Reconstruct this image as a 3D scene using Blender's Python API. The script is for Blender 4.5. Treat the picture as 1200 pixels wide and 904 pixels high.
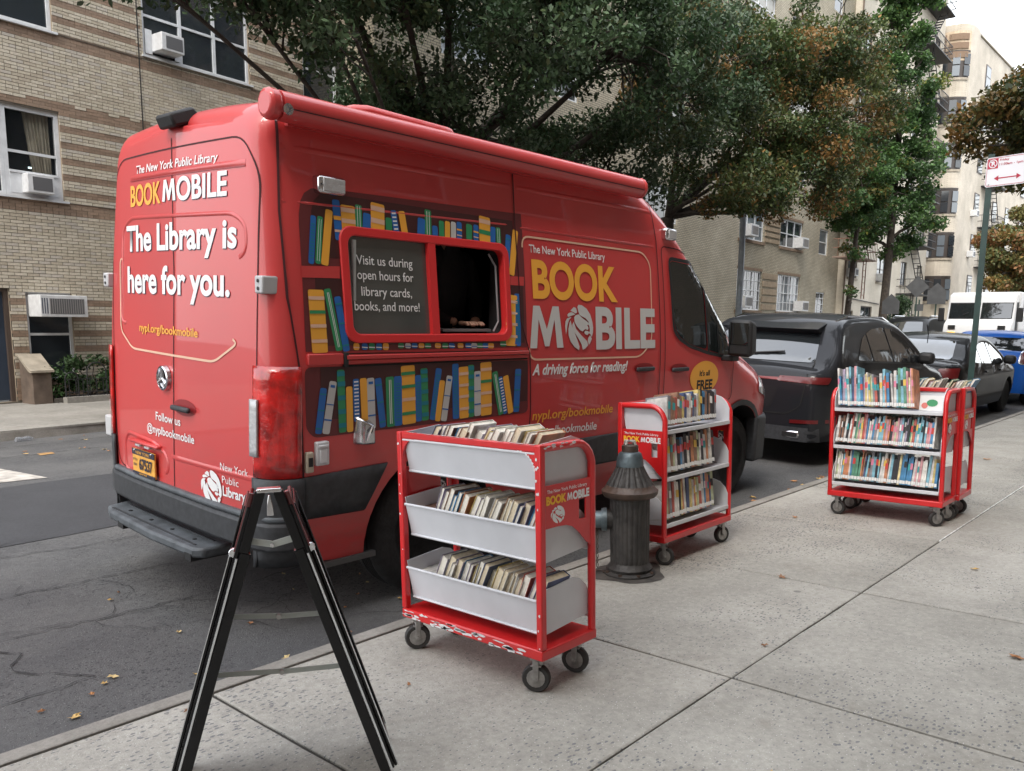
import bpy, bmesh, math, random
import numpy as np
from mathutils import Vector, Matrix
from mathutils.bvhtree import BVHTree
random.seed(7); rng=np.random.default_rng(7)
for o in list(bpy.data.objects): bpy.data.objects.remove(o)
SC=bpy.context.scene; COL=SC.collection
R=math.radians
# ---------------------------------------------------------------- camera
def make_camera():
    yaw,pit,rol=R(41.495),R(-8.783),R(.737)
    f=Vector((math.cos(yaw)*math.cos(pit),math.sin(yaw)*math.cos(pit),math.sin(pit)))
    r=Vector((math.sin(yaw),-math.cos(yaw),0)); u=r.cross(f)
    r2=r*math.cos(rol)+u*math.sin(rol); u2=-r*math.sin(rol)+u*math.cos(rol)
    cd=bpy.data.cameras.new('camera'); cam=bpy.data.objects.new('camera',cd); COL.objects.link(cam)
    M=Matrix((( r2.x,u2.x,-f.x,0),(r2.y,u2.y,-f.y,0),(r2.z,u2.z,-f.z,1.6),(0,0,0,1)))
    cam.matrix_world=M; cd.sensor_width=36; cd.lens=954.7/1200*36
    cd.shift_x=-20.3/1200; cd.shift_y=72.95/1200; cd.clip_end=2000; cd.clip_start=.05
    SC.camera=cam
make_camera()
# ---------------------------------------------------------------- world: overcast daylight
SUN_EL,SUN_AZ=R(52),R(200)
w=bpy.data.worlds.new('World'); SC.world=w; w.use_nodes=True
nt=w.node_tree; nt.nodes.clear()
sky=nt.nodes.new('ShaderNodeTexSky'); sky.sky_type='NISHITA'; sky.sun_disc=False
sky.sun_elevation=SUN_EL; sky.sun_rotation=R(90)-SUN_AZ; sky.air_density=1.5; sky.dust_density=4
bg1=nt.nodes.new('ShaderNodeBackground'); bg1.inputs[1].default_value=.06
bg2=nt.nodes.new('ShaderNodeBackground')   # the closed cloud deck
tc=nt.nodes.new('ShaderNodeTexCoord'); ns=nt.nodes.new('ShaderNodeTexNoise'); ns.inputs['Scale'].default_value=2.2; ns.inputs['Detail'].default_value=5
cr=nt.nodes.new('ShaderNodeValToRGB'); cr.color_ramp.elements[0].color=(.86,.90,.97,1); cr.color_ramp.elements[1].color=(1.0,1.0,1.0,1)
cr.color_ramp.elements[0].position=.3; cr.color_ramp.elements[1].position=.65
nt.links.new(tc.outputs['Generated'],ns.inputs['Vector']); nt.links.new(ns.outputs[0],cr.inputs[0]); nt.links.new(cr.outputs[0],bg2.inputs[0])
bg2.inputs[1].default_value=1.0
ad=nt.nodes.new('ShaderNodeAddShader'); wo=nt.nodes.new('ShaderNodeOutputWorld')
nt.links.new(sky.outputs[0],bg1.inputs[0]); nt.links.new(bg1.outputs[0],ad.inputs[0]); nt.links.new(bg2.outputs[0],ad.inputs[1]); nt.links.new(ad.outputs[0],wo.inputs[0])
sl=bpy.data.lights.new('sun','SUN'); sl.energy=1.1; sl.angle=R(20); sl.color=(1,.96,.9)
so=bpy.data.objects.new('sun',sl); COL.objects.link(so)
sd=Vector((math.cos(SUN_AZ)*math.cos(SUN_EL),math.sin(SUN_AZ)*math.cos(SUN_EL),math.sin(SUN_EL)))
so.rotation_euler=sd.to_track_quat('Z','Y').to_euler(); so.location=(0,0,30)
SC.view_settings.view_transform='Standard'; SC.view_settings.look='None'; SC.view_settings.gamma=1; SC.view_settings.exposure=1.25
SC.render.engine='CYCLES'
# ---------------------------------------------------------------- materials
MATS={}
def mat(name,col,rough=.5,metal=0,coat=0,nscale=0,namp=0,bump=0,bscale=40,spec=.5,trans=0,emit=None,alpha=1,col2=None,detail=4,tint=False,seed=0):
    if name in MATS: return MATS[name]
    m=bpy.data.materials.new(name); m.use_nodes=True; t=m.node_tree; b=t.nodes['Principled BSDF']
    b.inputs['Base Color'].default_value=(*col,1); b.inputs['Roughness'].default_value=rough; b.inputs['Metallic'].default_value=metal
    b.inputs['Coat Weight'].default_value=coat; b.inputs['Coat Roughness'].default_value=.04; b.inputs['Specular IOR Level'].default_value=spec
    if trans: b.inputs['Transmission Weight'].default_value=trans
    if alpha<1: b.inputs['Alpha'].default_value=alpha
    if emit: b.inputs['Emission Color'].default_value=(*emit[:3],1); b.inputs['Emission Strength'].default_value=emit[3]
    if nscale or bump or tint:
        tc=t.nodes.new('ShaderNodeTexCoord')
    last=None
    if nscale:
        n=t.nodes.new('ShaderNodeTexNoise'); n.inputs['Scale'].default_value=nscale; n.inputs['Detail'].default_value=detail
        t.links.new(tc.outputs['Object'],n.inputs['Vector'])
        r_=t.nodes.new('ShaderNodeValToRGB'); r_.color_ramp.elements[0].position=.33; r_.color_ramp.elements[1].position=.68
        c2=col2 if col2 else tuple(min(1,c*(1+namp)) for c in col)
        c1=col if col2 else tuple(c*(1-namp) for c in col)
        r_.color_ramp.elements[0].color=(*c1,1); r_.color_ramp.elements[1].color=(*c2,1)
        t.links.new(n.outputs[0],r_.inputs[0]); last=r_.outputs[0]
        t.links.new(last,b.inputs['Base Color'])
    if tint:
        a=t.nodes.new('ShaderNodeAttribute'); a.attribute_name='tint'
        if last:
            mx=t.nodes.new('ShaderNodeMixRGB'); mx.blend_type='MULTIPLY'; mx.inputs[0].default_value=1
            t.links.new(last,mx.inputs[1]); t.links.new(a.outputs['Color'],mx.inputs[2]); t.links.new(mx.outputs[0],b.inputs['Base Color'])
        else: t.links.new(a.outputs['Color'],b.inputs['Base Color'])
    if bump:
        n2=t.nodes.new('ShaderNodeTexNoise'); n2.inputs['Scale'].default_value=bscale; n2.inputs['Detail'].default_value=6
        t.links.new(tc.outputs['Object'],n2.inputs['Vector'])
        bp=t.nodes.new('ShaderNodeBump'); bp.inputs['Strength'].default_value=bump; bp.inputs['Distance'].default_value=.01
        t.links.new(n2.outputs[0],bp.inputs['Height']); t.links.new(bp.outputs[0],b.inputs['Normal'])
    MATS[name]=m; return m
RED=mat('van_red_vinyl',(.53,.042,.042),.42,coat=.5,nscale=.8,namp=.06)
DARKPL=mat('dark_plastic',(.030,.032,.036),.55,nscale=30,namp=.25,bump=.1,bscale=200)
GREYPL=mat('grey_plastic',(.075,.085,.095),.55,nscale=12,namp=.3,bump=.2,bscale=150)
BLACK=mat('black_gloss',(.006,.006,.007),.12,coat=.4)
BLACKM=mat('black_matte',(.010,.010,.011),.6,bump=.1,bscale=80)
def add_grime(m):
    t=m.node_tree; L=t.links; b=t.nodes['Principled BSDF']; src=b.inputs['Base Color'].links[0].from_socket
    tc=t.nodes.new('ShaderNodeTexCoord'); sp=t.nodes.new('ShaderNodeSeparateXYZ'); L.new(tc.outputs['Object'],sp.inputs[0])
    mr=t.nodes.new('ShaderNodeMapRange'); mr.inputs['From Min'].default_value=.3; mr.inputs['From Max'].default_value=1.0; mr.inputs['To Min'].default_value=.55; mr.inputs['To Max'].default_value=.06; L.new(sp.outputs[2],mr.inputs['Value'])
    mp=t.nodes.new('ShaderNodeMapping'); mp.inputs['Scale'].default_value=(3,3,9); L.new(tc.outputs['Object'],mp.inputs[0])
    n=t.nodes.new('ShaderNodeTexNoise'); n.inputs['Scale'].default_value=1.6; n.inputs['Detail'].default_value=8; n.inputs['Roughness'].default_value=.7; L.new(mp.outputs[0],n.inputs['Vector'])
    r_=t.nodes.new('ShaderNodeValToRGB'); r_.color_ramp.elements[0].position=.42; r_.color_ramp.elements[1].position=.8; L.new(n.outputs[0],r_.inputs[0])
    mu=t.nodes.new('ShaderNodeMath'); mu.operation='MULTIPLY'; L.new(mr.outputs[0],mu.inputs[0]); L.new(r_.outputs[0],mu.inputs[1])
    mx=t.nodes.new('ShaderNodeMixRGB'); L.new(mu.outputs[0],mx.inputs[0]); L.new(src,mx.inputs[1]); mx.inputs[2].default_value=(.16,.12,.10,1); L.new(mx.outputs[0],b.inputs['Base Color'])
    ad=t.nodes.new('ShaderNodeMath'); ad.operation='MULTIPLY_ADD'; L.new(mu.outputs[0],ad.inputs[0]); ad.inputs[1].default_value=.5; ad.inputs[2].default_value=.02; L.new(ad.outputs[0],b.inputs['Coat Roughness'])
add_grime(RED)
SEAM=mat('panel_gap',(.05,.006,.008),.8)
SEAMK=mat('panel_gap_black',(.006,.006,.006),.8)
CHROME=mat('chrome',(.62,.62,.64),.16,metal=1)
STEEL=mat('zinc_steel',(.36,.35,.34),.38,metal=.9,nscale=30,namp=.25)
RUBBER=mat('rubber',(.018,.018,.019),.8,bump=.4,bscale=60,nscale=25,namp=.3)
WHITEV=mat('white_vinyl',(.76,.76,.76),.45)
LETTERG=mat('grey_vinyl',(.52,.52,.51),.45)
YELV=mat('yellow_vinyl',(.80,.38,.045),.45)
BLUEV=mat('blue_vinyl',(.018,.13,.42),.45)
GREENV=mat('green_vinyl',(.03,.25,.10),.45)
MAROON=mat('maroon_vinyl',(.055,.014,.014),.45,nscale=3,namp=.15)
MAROON2=mat('maroon_light_vinyl',(.13,.022,.024),.45)
PINKV=mat('pale_vinyl',(.70,.45,.32),.5)
TEALV=mat('teal_vinyl',(.01,.20,.26),.5)
GLASS=mat('dark_glass',(.012,.016,.016),.03,spec=.8,coat=.5)
WHITEM=mat('white_enamel',(.62,.63,.65),.35,nscale=6,namp=.05,bump=.03,bscale=30)
AMBER=mat('amber_lens',(.8,.3,.02),.2,coat=.5)
REDLENS=mat('red_lens',(.46,.009,.007),.12,coat=.8,nscale=11,namp=.55,bump=.6,bscale=22)
REDLENS2=mat('dark_red_lens',(.10,.006,.007),.3,coat=.3)
CLEARL=mat('clear_lens',(.45,.45,.46),.15,coat=1,bump=.5,bscale=60)
SKIN=mat('skin',(.42,.24,.17),.5)
# ---------------------------------------------------------------- mesh helpers
def put(o,parent=None):
    COL.objects.link(o)
    if parent is not None: o.parent=parent
    return o
def tag(o,label=None,cat=None,group=None,kind=None):
    if label and len(label.split())>16: print('LONG LABEL',len(label.split()),label)
    if label: o['label']=label
    if cat: o['category']=cat
    if group: o['group']=group
    if kind: o['kind']=kind
    return o
def thing(name,label,cat,loc=(0,0,0),rot=(0,0,0),group=None):
    o=bpy.data.objects.new(name,None); o.empty_display_size=.1; COL.objects.link(o); o.location=loc; o.rotation_euler=rot
    return tag(o,label,cat,group)
class MB:
    def __init__(s): s.v=[]; s.f=[]; s.m=[]; s.mi=0; s.M=Matrix.Identity(4)
    def _add(s,vs,fs,mi=None):
        b=len(s.v); s.v+= [tuple(s.M@Vector(p)) for p in vs]; s.f+=[tuple(b+i for i in q) for q in fs]; s.m+=[s.mi if mi is None else mi]*len(fs); return s
    def box(s,x0,x1,y0,y1,z0,z1,mi=None):
        return s._add([(x0,y0,z0),(x1,y0,z0),(x1,y1,z0),(x0,y1,z0),(x0,y0,z1),(x1,y0,z1),(x1,y1,z1),(x0,y1,z1)],
          [(0,3,2,1),(4,5,6,7),(0,1,5,4),(1,2,6,5),(2,3,7,6),(3,0,4,7)],mi)
    def prism(s,poly,a0,a1,axis='z',mi=None):
        """poly 2D extruded along axis (x: poly=(y,z); y: poly=(x,z); z: poly=(x,y))"""
        n=len(poly)
        P={'z':lambda p,a:(p[0],p[1],a),'y':lambda p,a:(p[0],a,p[1]),'x':lambda p,a:(a,p[0],p[1])}[axis]
        A=sum(poly[i][0]*poly[(i+1)%n][1]-poly[(i+1)%n][0]*poly[i][1] for i in range(n))
        if axis=='y': A=-A
        if (A<0)!=(a1<a0): poly=poly[::-1]
        vs=[P(p,a0) for p in poly]+[P(p,a1) for p in poly]
        fs=[tuple(range(n-1,-1,-1)),tuple(range(n,2*n))]+[(i,(i+1)%n,n+(i+1)%n,n+i) for i in range(n)]
        return s._add(vs,fs,mi)
    def tube(s,pts,r,n=8,mi=None,cap=True,radii=None,flat=1):
        pts=[Vector(p) for p in pts]; rings=[]; up=None
        vs=[];fs=[]
        for i,p in enumerate(pts):
            d=(pts[min(i+1,len(pts)-1)]-pts[max(i-1,0)]).normalized()
            if up is None:
                up=Vector((0,0,1)) if abs(d.z)<.9 else Vector((1,0,0))
            a=d.cross(up).normalized(); b=a.cross(d).normalized(); up=b
            rr=radii[i] if radii else r
            for k in range(n):
                t=2*math.pi*k/n; vs.append(p+a*math.cos(t)*rr+b*math.sin(t)*rr*flat)
        for i in range(len(pts)-1):
            for k in range(n):
                fs.append((i*n+k,i*n+(k+1)%n,(i+1)*n+(k+1)%n,(i+1)*n+k))
        if cap: fs+= [tuple(range(n-1,-1,-1)),tuple(range((len(pts)-1)*n,len(pts)*n))]
        return s._add(vs,fs,mi)
    def lathe(s,prof,c=(0,0,0),axis='z',n=24,mi=None,ribs=0,ribamp=0):
        """prof [(r,h)]"""
        vs=[];fs=[]
        for i,(r_,h) in enumerate(prof):
            for k in range(n):
                t=2*math.pi*k/n; rr=r_
                if axis=='z': p=(c[0]+rr*math.cos(t),c[1]+rr*math.sin(t),c[2]+h)
                elif axis=='y': p=(c[0]+rr*math.sin(t),c[1]+h,c[2]+rr*math.cos(t))
                else: p=(c[0]+h,c[1]+rr*math.cos(t),c[2]+rr*math.sin(t))
                vs.append(p)
        for i in range(len(prof)-1):
            for k in range(n): fs.append((i*n+k,i*n+(k+1)%n,(i+1)*n+(k+1)%n,(i+1)*n+k))
        if prof[0][0]>1e-5: fs.append(tuple(range(n-1,-1,-1)))
        if prof[-1][0]>1e-5: fs.append(tuple(range((len(prof)-1)*n,len(prof)*n)))
        return s._add(vs,fs,mi)
    def build(s,name,mats,parent=None,bevel=0,smooth=None,sub=0):
        me=bpy.data.meshes.new(name); me.from_pydata([tuple(p) for p in s.v],[],s.f)
        if not isinstance(mats,(list,tuple)): mats=[mats]
        for m in mats: me.materials.append(m)
        if len(mats)>1: me.polygons.foreach_set('material_index',s.m)
        me.update()
        if smooth is not None:
            me.polygons.foreach_set('use_smooth',[True]*len(me.polygons)); me.set_sharp_from_angle(angle=R(smooth))
        o=bpy.data.objects.new(name,me); put(o,parent)
        if bevel:
            b=o.modifiers.new('bevel','BEVEL'); b.width=bevel; b.segments=2; b.limit_method='ANGLE'; b.angle_limit=R(40); b.harden_normals=False
            if smooth is None: me.polygons.foreach_set('use_smooth',[True]*len(me.polygons)); me.set_sharp_from_angle(angle=R(35))
        return o
def clone(o,parent=None):
    c=o.copy(); COL.objects.link(c)
    if parent is not None: c.parent=parent
    for ch in o.children: clone(ch,c)
    return c
def bake(o):
    dg=bpy.context.evaluated_depsgraph_get(); dg.update(); me=bpy.data.meshes.new_from_object(o.evaluated_get(dg)); o.modifiers.clear(); o.data=me
def cut(o,cutters):
    for c in cutters:
        c.parent=o.parent
        m=o.modifiers.new('b','BOOLEAN'); m.operation='DIFFERENCE'; m.object=c; m.solver='EXACT'; m.material_mode='TRANSFER'
    bake(o)
    for c in cutters: bpy.data.objects.remove(c)
def bvh_of(o): return BVHTree.FromPolygons([v.co.copy() for v in o.data.vertices],[tuple(p.vertices) for p in o.data.polygons])
# ---- flat print laid on a body: polygons in (a,b) dropped on the body along an axis
def decal(name,polys,m,parent,bv,axis='side',off=.003,maxe=.12,label=None,fallback=None,thick=0):
    bm=bmesh.new()
    for pl in polys:
        vs=[bm.verts.new((p[0],p[1],0)) for p in pl]
        try: bm.faces.new(vs)
        except ValueError: pass
    bmesh.ops.triangulate(bm,faces=bm.faces[:])
    for _ in range(5):
        es=[e for e in bm.edges if e.calc_length()>maxe]
        if not es: break
        bmesh.ops.subdivide_edges(bm,edges=es,cuts=1); bmesh.ops.triangulate(bm,faces=[f for f in bm.faces if len(f.verts)>3])
    return drape(name,bm,m,parent,bv,axis,off,label,thick)
def drape(name,bm,m,parent,bv,axis,off,label=None,thick=0):
    if axis=='side': og=lambda a,b:(Vector((a,-3,b)),Vector((0,1,0)))
    elif axis=='rear': og=lambda a,b:(Vector((-3,a,b)),Vector((1,0,0)))
    elif axis=='front': og=lambda a,b:(Vector((30,a,b)),Vector((-1,0,0)))
    elif axis=='top': og=lambda a,b:(Vector((a,b,9)),Vector((0,0,-1)))
    for v in bm.verts:
        o_,d=og(v.co.x,v.co.y); h=bv.ray_cast(o_,d)
        if h[0] is None:
            h=bv.find_nearest(o_+d*3.1); n=-d
            v.co=h[0]-d*off
        else:
            n=h[1]
            if n.dot(d)>0: n=-n
            v.co=h[0]+n*off
    o_,d=og(0,0)
    bm.normal_update()
    for f_ in bm.faces:
        if f_.normal.dot(d)>0: f_.normal_flip()
    me=bpy.data.meshes.new(name); bm.to_mesh(me); bm.free(); me.materials.append(m)
    me.polygons.foreach_set('use_smooth',[True]*len(me.polygons))
    o=bpy.data.objects.new(name,me); put(o,parent)
    if label: o['label']=label
    if thick:
        s=o.modifiers.new('s','SOLIDIFY'); s.thickness=thick; s.offset=-1
    return o
def stroke(pts,w,closed=False):
    """2D polyline -> quads"""
    out=[]; n=len(pts); P=[Vector(p) for p in pts]
    def nrm(i):
        a=P[(i-1)%n] if (closed or i>0) else P[i]; b=P[(i+1)%n] if (closed or i<n-1) else P[i]
        d=(b-a).normalized(); return Vector((-d.y,d.x))*w/2
    for i in range(n if closed else n-1):
        j=(i+1)%n; a,b=nrm(i),nrm(j)
        out.append([tuple(P[i]-a),tuple(P[j]-b),tuple(P[j]+b),tuple(P[i]+a)])
    return out
def rrect(x0,z0,x1,z1,r,n=5):
    out=[]
    for cx,cz,a0 in ((x1-r,z1-r,0),(x0+r,z1-r,90),(x0+r,z0+r,180),(x1-r,z0+r,270)):
        for k in range(n+1): t=R(a0+90*k/n); out.append((cx+r*math.cos(t),cz+r*math.sin(t)))
    return out
def rpoly(pts,r,n=4):
    """round the corners of a polygon"""
    out=[]; N=len(pts)
    for i in range(N):
        p=Vector(pts[i]); a=(Vector(pts[i-1])-p); b=(Vector(pts[(i+1)%N])-p)
        rr=min(r,a.length*.45,b.length*.45); A=p+a.normalized()*rr; B=p+b.normalized()*rr
        for k in range(n+1):
            t=k/n; q=A*(1-t)**2+p*2*t*(1-t)+B*t*t; out.append(tuple(q))
    return out
def circle(cx,cz,rx,rz,n=28): return [(cx+rx*math.cos(2*math.pi*k/n),cz+rz*math.sin(2*math.pi*k/n)) for k in range(n)]
def text2d(s,bold=0,shear=0,spacing=1.0):
    cu=bpy.data.curves.new('t','FONT'); cu.body=s; cu.size=1; cu.offset=bold; cu.shear=shear; cu.space_character=spacing; cu.resolution_u=6
    o=bpy.data.objects.new('t',cu); COL.objects.link(o)
    dg=bpy.context.evaluated_depsgraph_get(); dg.update(); me=bpy.data.meshes.new_from_object(o.evaluated_get(dg))
    bpy.data.objects.remove(o); return me
CAP=None
def cap_h():
    global CAP
    if CAP is None:
        me=text2d('H'); CAP=max(v.co.y for v in me.vertices)
    return CAP
def lettering(name,s,x0,x1,z,cap,m,parent,bv=None,axis='side',bold=0.02,shear=0,z1=None,off=.006,label=None,flip=False,place=None,spacing=1.0):
    """text between x0 and x1 on baseline z (z1 = baseline at x1), cap height cap"""
    if s in ('M','MOBILE') and bold>.015:
        # broad M drawn as its own outline: the sharp notches need crisp strokes
        xm=x1 if s=='M' else x0+(x1-x0)*.235; w_=xm-x0; zm=z if z1 is None else (z+(z1-z)*.12); a=.27; 
        PC=[[(0,0),(.20,0),(.265,.68),(.31,1),(.12,1)],[(.31,1),(.265,.68),(.435,.04),(.5,.04),(.5,.45)],[(.5,.45),(.5,.04),(.565,.04),(.735,.68),(.69,1)],[(.69,1),(.735,.68),(.80,0),(1,0),(.88,1)]]
        if s=='MOBILE': lettering(name,'OBILE',xm+(x1-x0)*.018,x1,z,cap,m,parent,bv,axis,bold,shear,z1,off,label,flip,place,spacing)
        bm=bmesh.new()
        for pc in PC: bm.faces.new([bm.verts.new((x0+w_*u,zm+cap*v,0)) for u,v in pc])
        bmesh.ops.remove_doubles(bm,verts=bm.verts[:],dist=1e-6)
        if place is None: return drape(name,bm,m,parent,bv,axis,off,label)
        for v in bm.verts: v.co=Vector(place(v.co.x,v.co.y))
        me=bpy.data.meshes.new(name); bm.to_mesh(me); bm.free(); me.materials.append(m); return put(bpy.data.objects.new(name,me),parent)
    me=text2d(s,bold,shear,spacing); c=cap_h()
    xs=[v.co.x for v in me.vertices]; a,b=min(xs),max(xs)
    bm=bmesh.new(); bm.from_mesh(me); bpy.data.meshes.remove(me)
    for v in bm.verts:
        t=(v.co.x-a)/(b-a); X=x0+(x1-x0)*t; Zb=z if z1 is None else z+(z1-z)*t
        v.co=Vector((X,Zb+v.co.y/c*cap,0))
    if place is None: return drape(name,bm,m,parent,bv,axis,off,label)
    for v in bm.verts: v.co=Vector(place(v.co.x,v.co.y))
    bm.normal_update()
    me=bpy.data.meshes.new(name); bm.to_mesh(me); bm.free(); me.materials.append(m)
    o=bpy.data.objects.new(name,me); put(o,parent)
    if label: o['label']=label
    return o
LION=[ # lion profile in a 245 x 400 field, y down, white pieces
 [(120,5),(150,8),(190,35),(222,85),(240,150),(246,200),(243,245),(232,285),(222,262),(208,250),(216,225),(212,190),(200,170),(206,150),(180,120),(150,105),(128,92),(118,62),(112,25)],
 [(80,25),(100,35),(108,70),(95,80),(50,58)],
 [(22,95),(35,78),(62,70),(92,88),(60,100),(30,112)],
 [(2,190),(6,150),(20,125),(45,115),(58,112),(38,135),(22,180),(14,230),(8,260)],
 [(80,115),(95,95),(120,88),(150,118),(195,150),(205,165),(203,178),(192,178),(205,205),(198,222),(172,215),(152,235),(130,225),(102,190),(84,158)],
 [(165,240),(175,228),(200,232),(210,245),(192,268),(172,258)],
 [(28,215),(40,160),(50,140),(56,175),(75,230),(105,310),(122,365),(118,398),(80,370),(45,320),(30,270)],
 [(62,180),(75,150),(95,215),(140,270),(190,320),(198,355),(172,385),(150,395),(140,345),(110,290),(70,225)],
 [(200,290),(218,268),(232,300),(215,340),(205,352),(196,315)],
]
def lion(name,x0,x1,z0,z1,m,parent,bv,axis='side',off=.006,place=None):
    polys=[[(x0+(x1-x0)*p[0]/246,z1+(z0-z1)*p[1]/400) for p in pl] for pl in LION]
    if place is None: return decal(name,polys,m,parent,bv,axis,off,maxe=.2)
    bm=bmesh.new()
    for pl in polys: bm.faces.new([bm.verts.new(place(*p)) for p in pl])
    bmesh.ops.triangulate(bm,faces=bm.faces[:])
    me=bpy.data.meshes.new(name); bm.to_mesh(me); bm.free(); me.materials.append(m); o=bpy.data.objects.new(name,me); return put(o,parent)
def fillet(pts,rad,n=4):
    return rpoly(pts,rad,n)
ORD=['first','second','third','fourth','fifth','sixth','seventh','eighth','ninth','tenth','eleventh','twelfth','thirteenth','fourteenth','fifteenth','sixteenth','seventeenth','eighteenth','nineteenth','twentieth']+['twenty-'+k for k in 'first second third fourth fifth sixth seventh eighth ninth'.split()]+['thirtieth']+['thirty-'+k for k in 'first second third fourth fifth sixth seventh eighth ninth'.split()]+['fortieth']+['forty-'+k for k in 'first second third fourth fifth sixth seventh eighth ninth'.split()]
# ================================================================ SETTING
def geo_mat(name,c1,c2,scale,rough=.9,fleck=None,fleck2=None,bump=.3,objvar=0,stain=None,fs=90):
    """mineral surface in world coordinates: broad mottling, aggregate flecks, relief"""
    m=bpy.data.materials.new(name); m.use_nodes=True; t=m.node_tree; L=t.links; b=t.nodes['Principled BSDF']; b.inputs['Roughness'].default_value=rough
    g=t.nodes.new('ShaderNodeNewGeometry'); P=g.outputs['Position']
    def noise(s,d=6,r=.6):
        n=t.nodes.new('ShaderNodeTexNoise'); n.inputs['Scale'].default_value=s; n.inputs['Detail'].default_value=d; n.inputs['Roughness'].default_value=r; L.new(P,n.inputs['Vector']); return n.outputs[0]
    def ramp(src,p0,p1,a,b_):
        r_=t.nodes.new('ShaderNodeValToRGB'); r_.color_ramp.elements[0].position=p0; r_.color_ramp.elements[1].position=p1; r_.color_ramp.elements[0].color=(*a,1); r_.color_ramp.elements[1].color=(*b_,1); L.new(src,r_.inputs[0]); return r_.outputs[0]
    def mix(fac,a,b_,mode='MIX'):
        x=t.nodes.new('ShaderNodeMixRGB'); x.blend_type=mode
        if isinstance(fac,float): x.inputs[0].default_value=fac
        else: L.new(fac,x.inputs[0])
        for i,v in ((1,a),(2,b_)):
            if isinstance(v,tuple): x.inputs[i].default_value=(*v,1)
            else: L.new(v,x.inputs[i])
        return x.outputs[0]
    c=ramp(noise(scale),.35,.65,c1,c2)
    c=mix(.55,c,ramp(noise(scale*18,7,.8),.3,.7,(.5,.5,.5),(1.3,1.3,1.3)),'MULTIPLY')
    h=noise(fs*1.3,3,.7)
    if fleck:
        mp=t.nodes.new('ShaderNodeMapping'); L.new(P,mp.inputs[0]); mp.inputs['Scale'].default_value=(.85,1.5,1); mp.inputs['Rotation'].default_value=(0,0,.5)
        v=t.nodes.new('ShaderNodeTexVoronoi'); v.inputs['Scale'].default_value=fs*.55; v.inputs['Randomness'].default_value=1
        dn=t.nodes.new('ShaderNodeTexNoise'); dn.inputs['Scale'].default_value=fs*1.1; dn.inputs['Detail'].default_value=2; L.new(P,dn.inputs['Vector'])
        dm=t.nodes.new('ShaderNodeVectorMath'); dm.operation='SCALE'; dm.inputs['Scale'].default_value=.9/fs; L.new(dn.outputs['Color'],dm.inputs[0])
        da=t.nodes.new('ShaderNodeVectorMath'); L.new(mp.outputs[0],da.inputs[0]); L.new(dm.outputs[0],da.inputs[1]); L.new(da.outputs[0],v.inputs['Vector'])
        area=ramp(noise(1.1,3),.42,.62,(.24,.24,.24),(.60,.60,.60))
        lt=t.nodes.new('ShaderNodeMath'); lt.operation='LESS_THAN'; L.new(v.outputs['Distance'],lt.inputs[0]); sc=t.nodes.new('ShaderNodeMath'); sc.operation='MULTIPLY'; L.new(area,sc.inputs[0]); sc.inputs[1].default_value=.62; L.new(sc.outputs[0],lt.inputs[1])
        hv=ramp(v.outputs['Color'],.36,.42,(0,0,0),(1,1,1)); 
        f2=t.nodes.new('ShaderNodeMath'); f2.operation='MULTIPLY'; L.new(lt.outputs[0],f2.inputs[0]); L.new(hv,f2.inputs[1])
        c=mix(f2.outputs[0],c,fleck)
        v2=t.nodes.new('ShaderNodeTexVoronoi'); v2.inputs['Scale'].default_value=fs*1.2; L.new(P,v2.inputs['Vector'])
        l2=t.nodes.new('ShaderNodeMath'); l2.operation='LESS_THAN'; L.new(v2.outputs['Distance'],l2.inputs[0]); l2.inputs[1].default_value=.18
        h2=ramp(v2.outputs['Color'],.62,.66,(0,0,0),(1,1,1)); f3=t.nodes.new('ShaderNodeMath'); f3.operation='MULTIPLY'; L.new(l2.outputs[0],f3.inputs[0]); L.new(h2,f3.inputs[1])
        c=mix(f3.outputs[0],c,fleck2)
    if stain:
        vg=t.nodes.new('ShaderNodeTexVoronoi'); vg.inputs['Scale'].default_value=2.6; L.new(P,vg.inputs['Vector'])
        lg=t.nodes.new('ShaderNodeMath'); lg.operation='LESS_THAN'; L.new(vg.outputs['Distance'],lg.inputs[0]); lg.inputs[1].default_value=.055
        hg=ramp(vg.outputs['Color'],.5,.52,(0,0,0),(.55,.55,.55)); fg=t.nodes.new('ShaderNodeMath'); fg.operation='MULTIPLY'; L.new(lg.outputs[0],fg.inputs[0]); L.new(hg,fg.inputs[1])
        c=mix(fg.outputs[0],c,(.09,.088,.085))
        c=mix(.8,c,ramp(noise(.55,7,.65),.52,.74,(1,1,1),stain),'MULTIPLY')
        c=mix(.6,c,ramp(noise(3.1,4,.6),.62,.75,(1,1,1),stain),'MULTIPLY')
    if objvar:
        oi=t.nodes.new('ShaderNodeObjectInfo'); c=mix(1.,c,ramp(oi.outputs['Random'],0,1,(1-objvar,1-objvar,1-objvar*1.1),(1+objvar*.6,1+objvar*.6,1+objvar*.55)),'MULTIPLY')
    L.new(c,b.inputs['Base Color'])
    bp=t.nodes.new('ShaderNodeBump'); bp.inputs['Strength'].default_value=bump; bp.inputs['Distance'].default_value=.006; L.new(h,bp.inputs['Height']); L.new(bp.outputs[0],b.inputs['Normal'])
    return m
CONC=geo_mat('sidewalk_concrete',(.31,.295,.262),(.41,.392,.352),1.7,.85,fleck=(.16,.16,.162),fleck2=(.54,.53,.51),bump=.6,objvar=.10,stain=(.74,.71,.67),fs=78)
CURBM=geo_mat('curb_concrete',(.24,.225,.20),(.34,.32,.29),3,.9,bump=.4,stain=(.65,.6,.55),objvar=.06)
ASPH=geo_mat('asphalt',(.072,.072,.075),(.110,.109,.108),1.2,.85,fleck=(.035,.035,.037),fleck2=(.24,.24,.23),bump=1.0,stain=(.7,.7,.7),fs=80)
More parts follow.
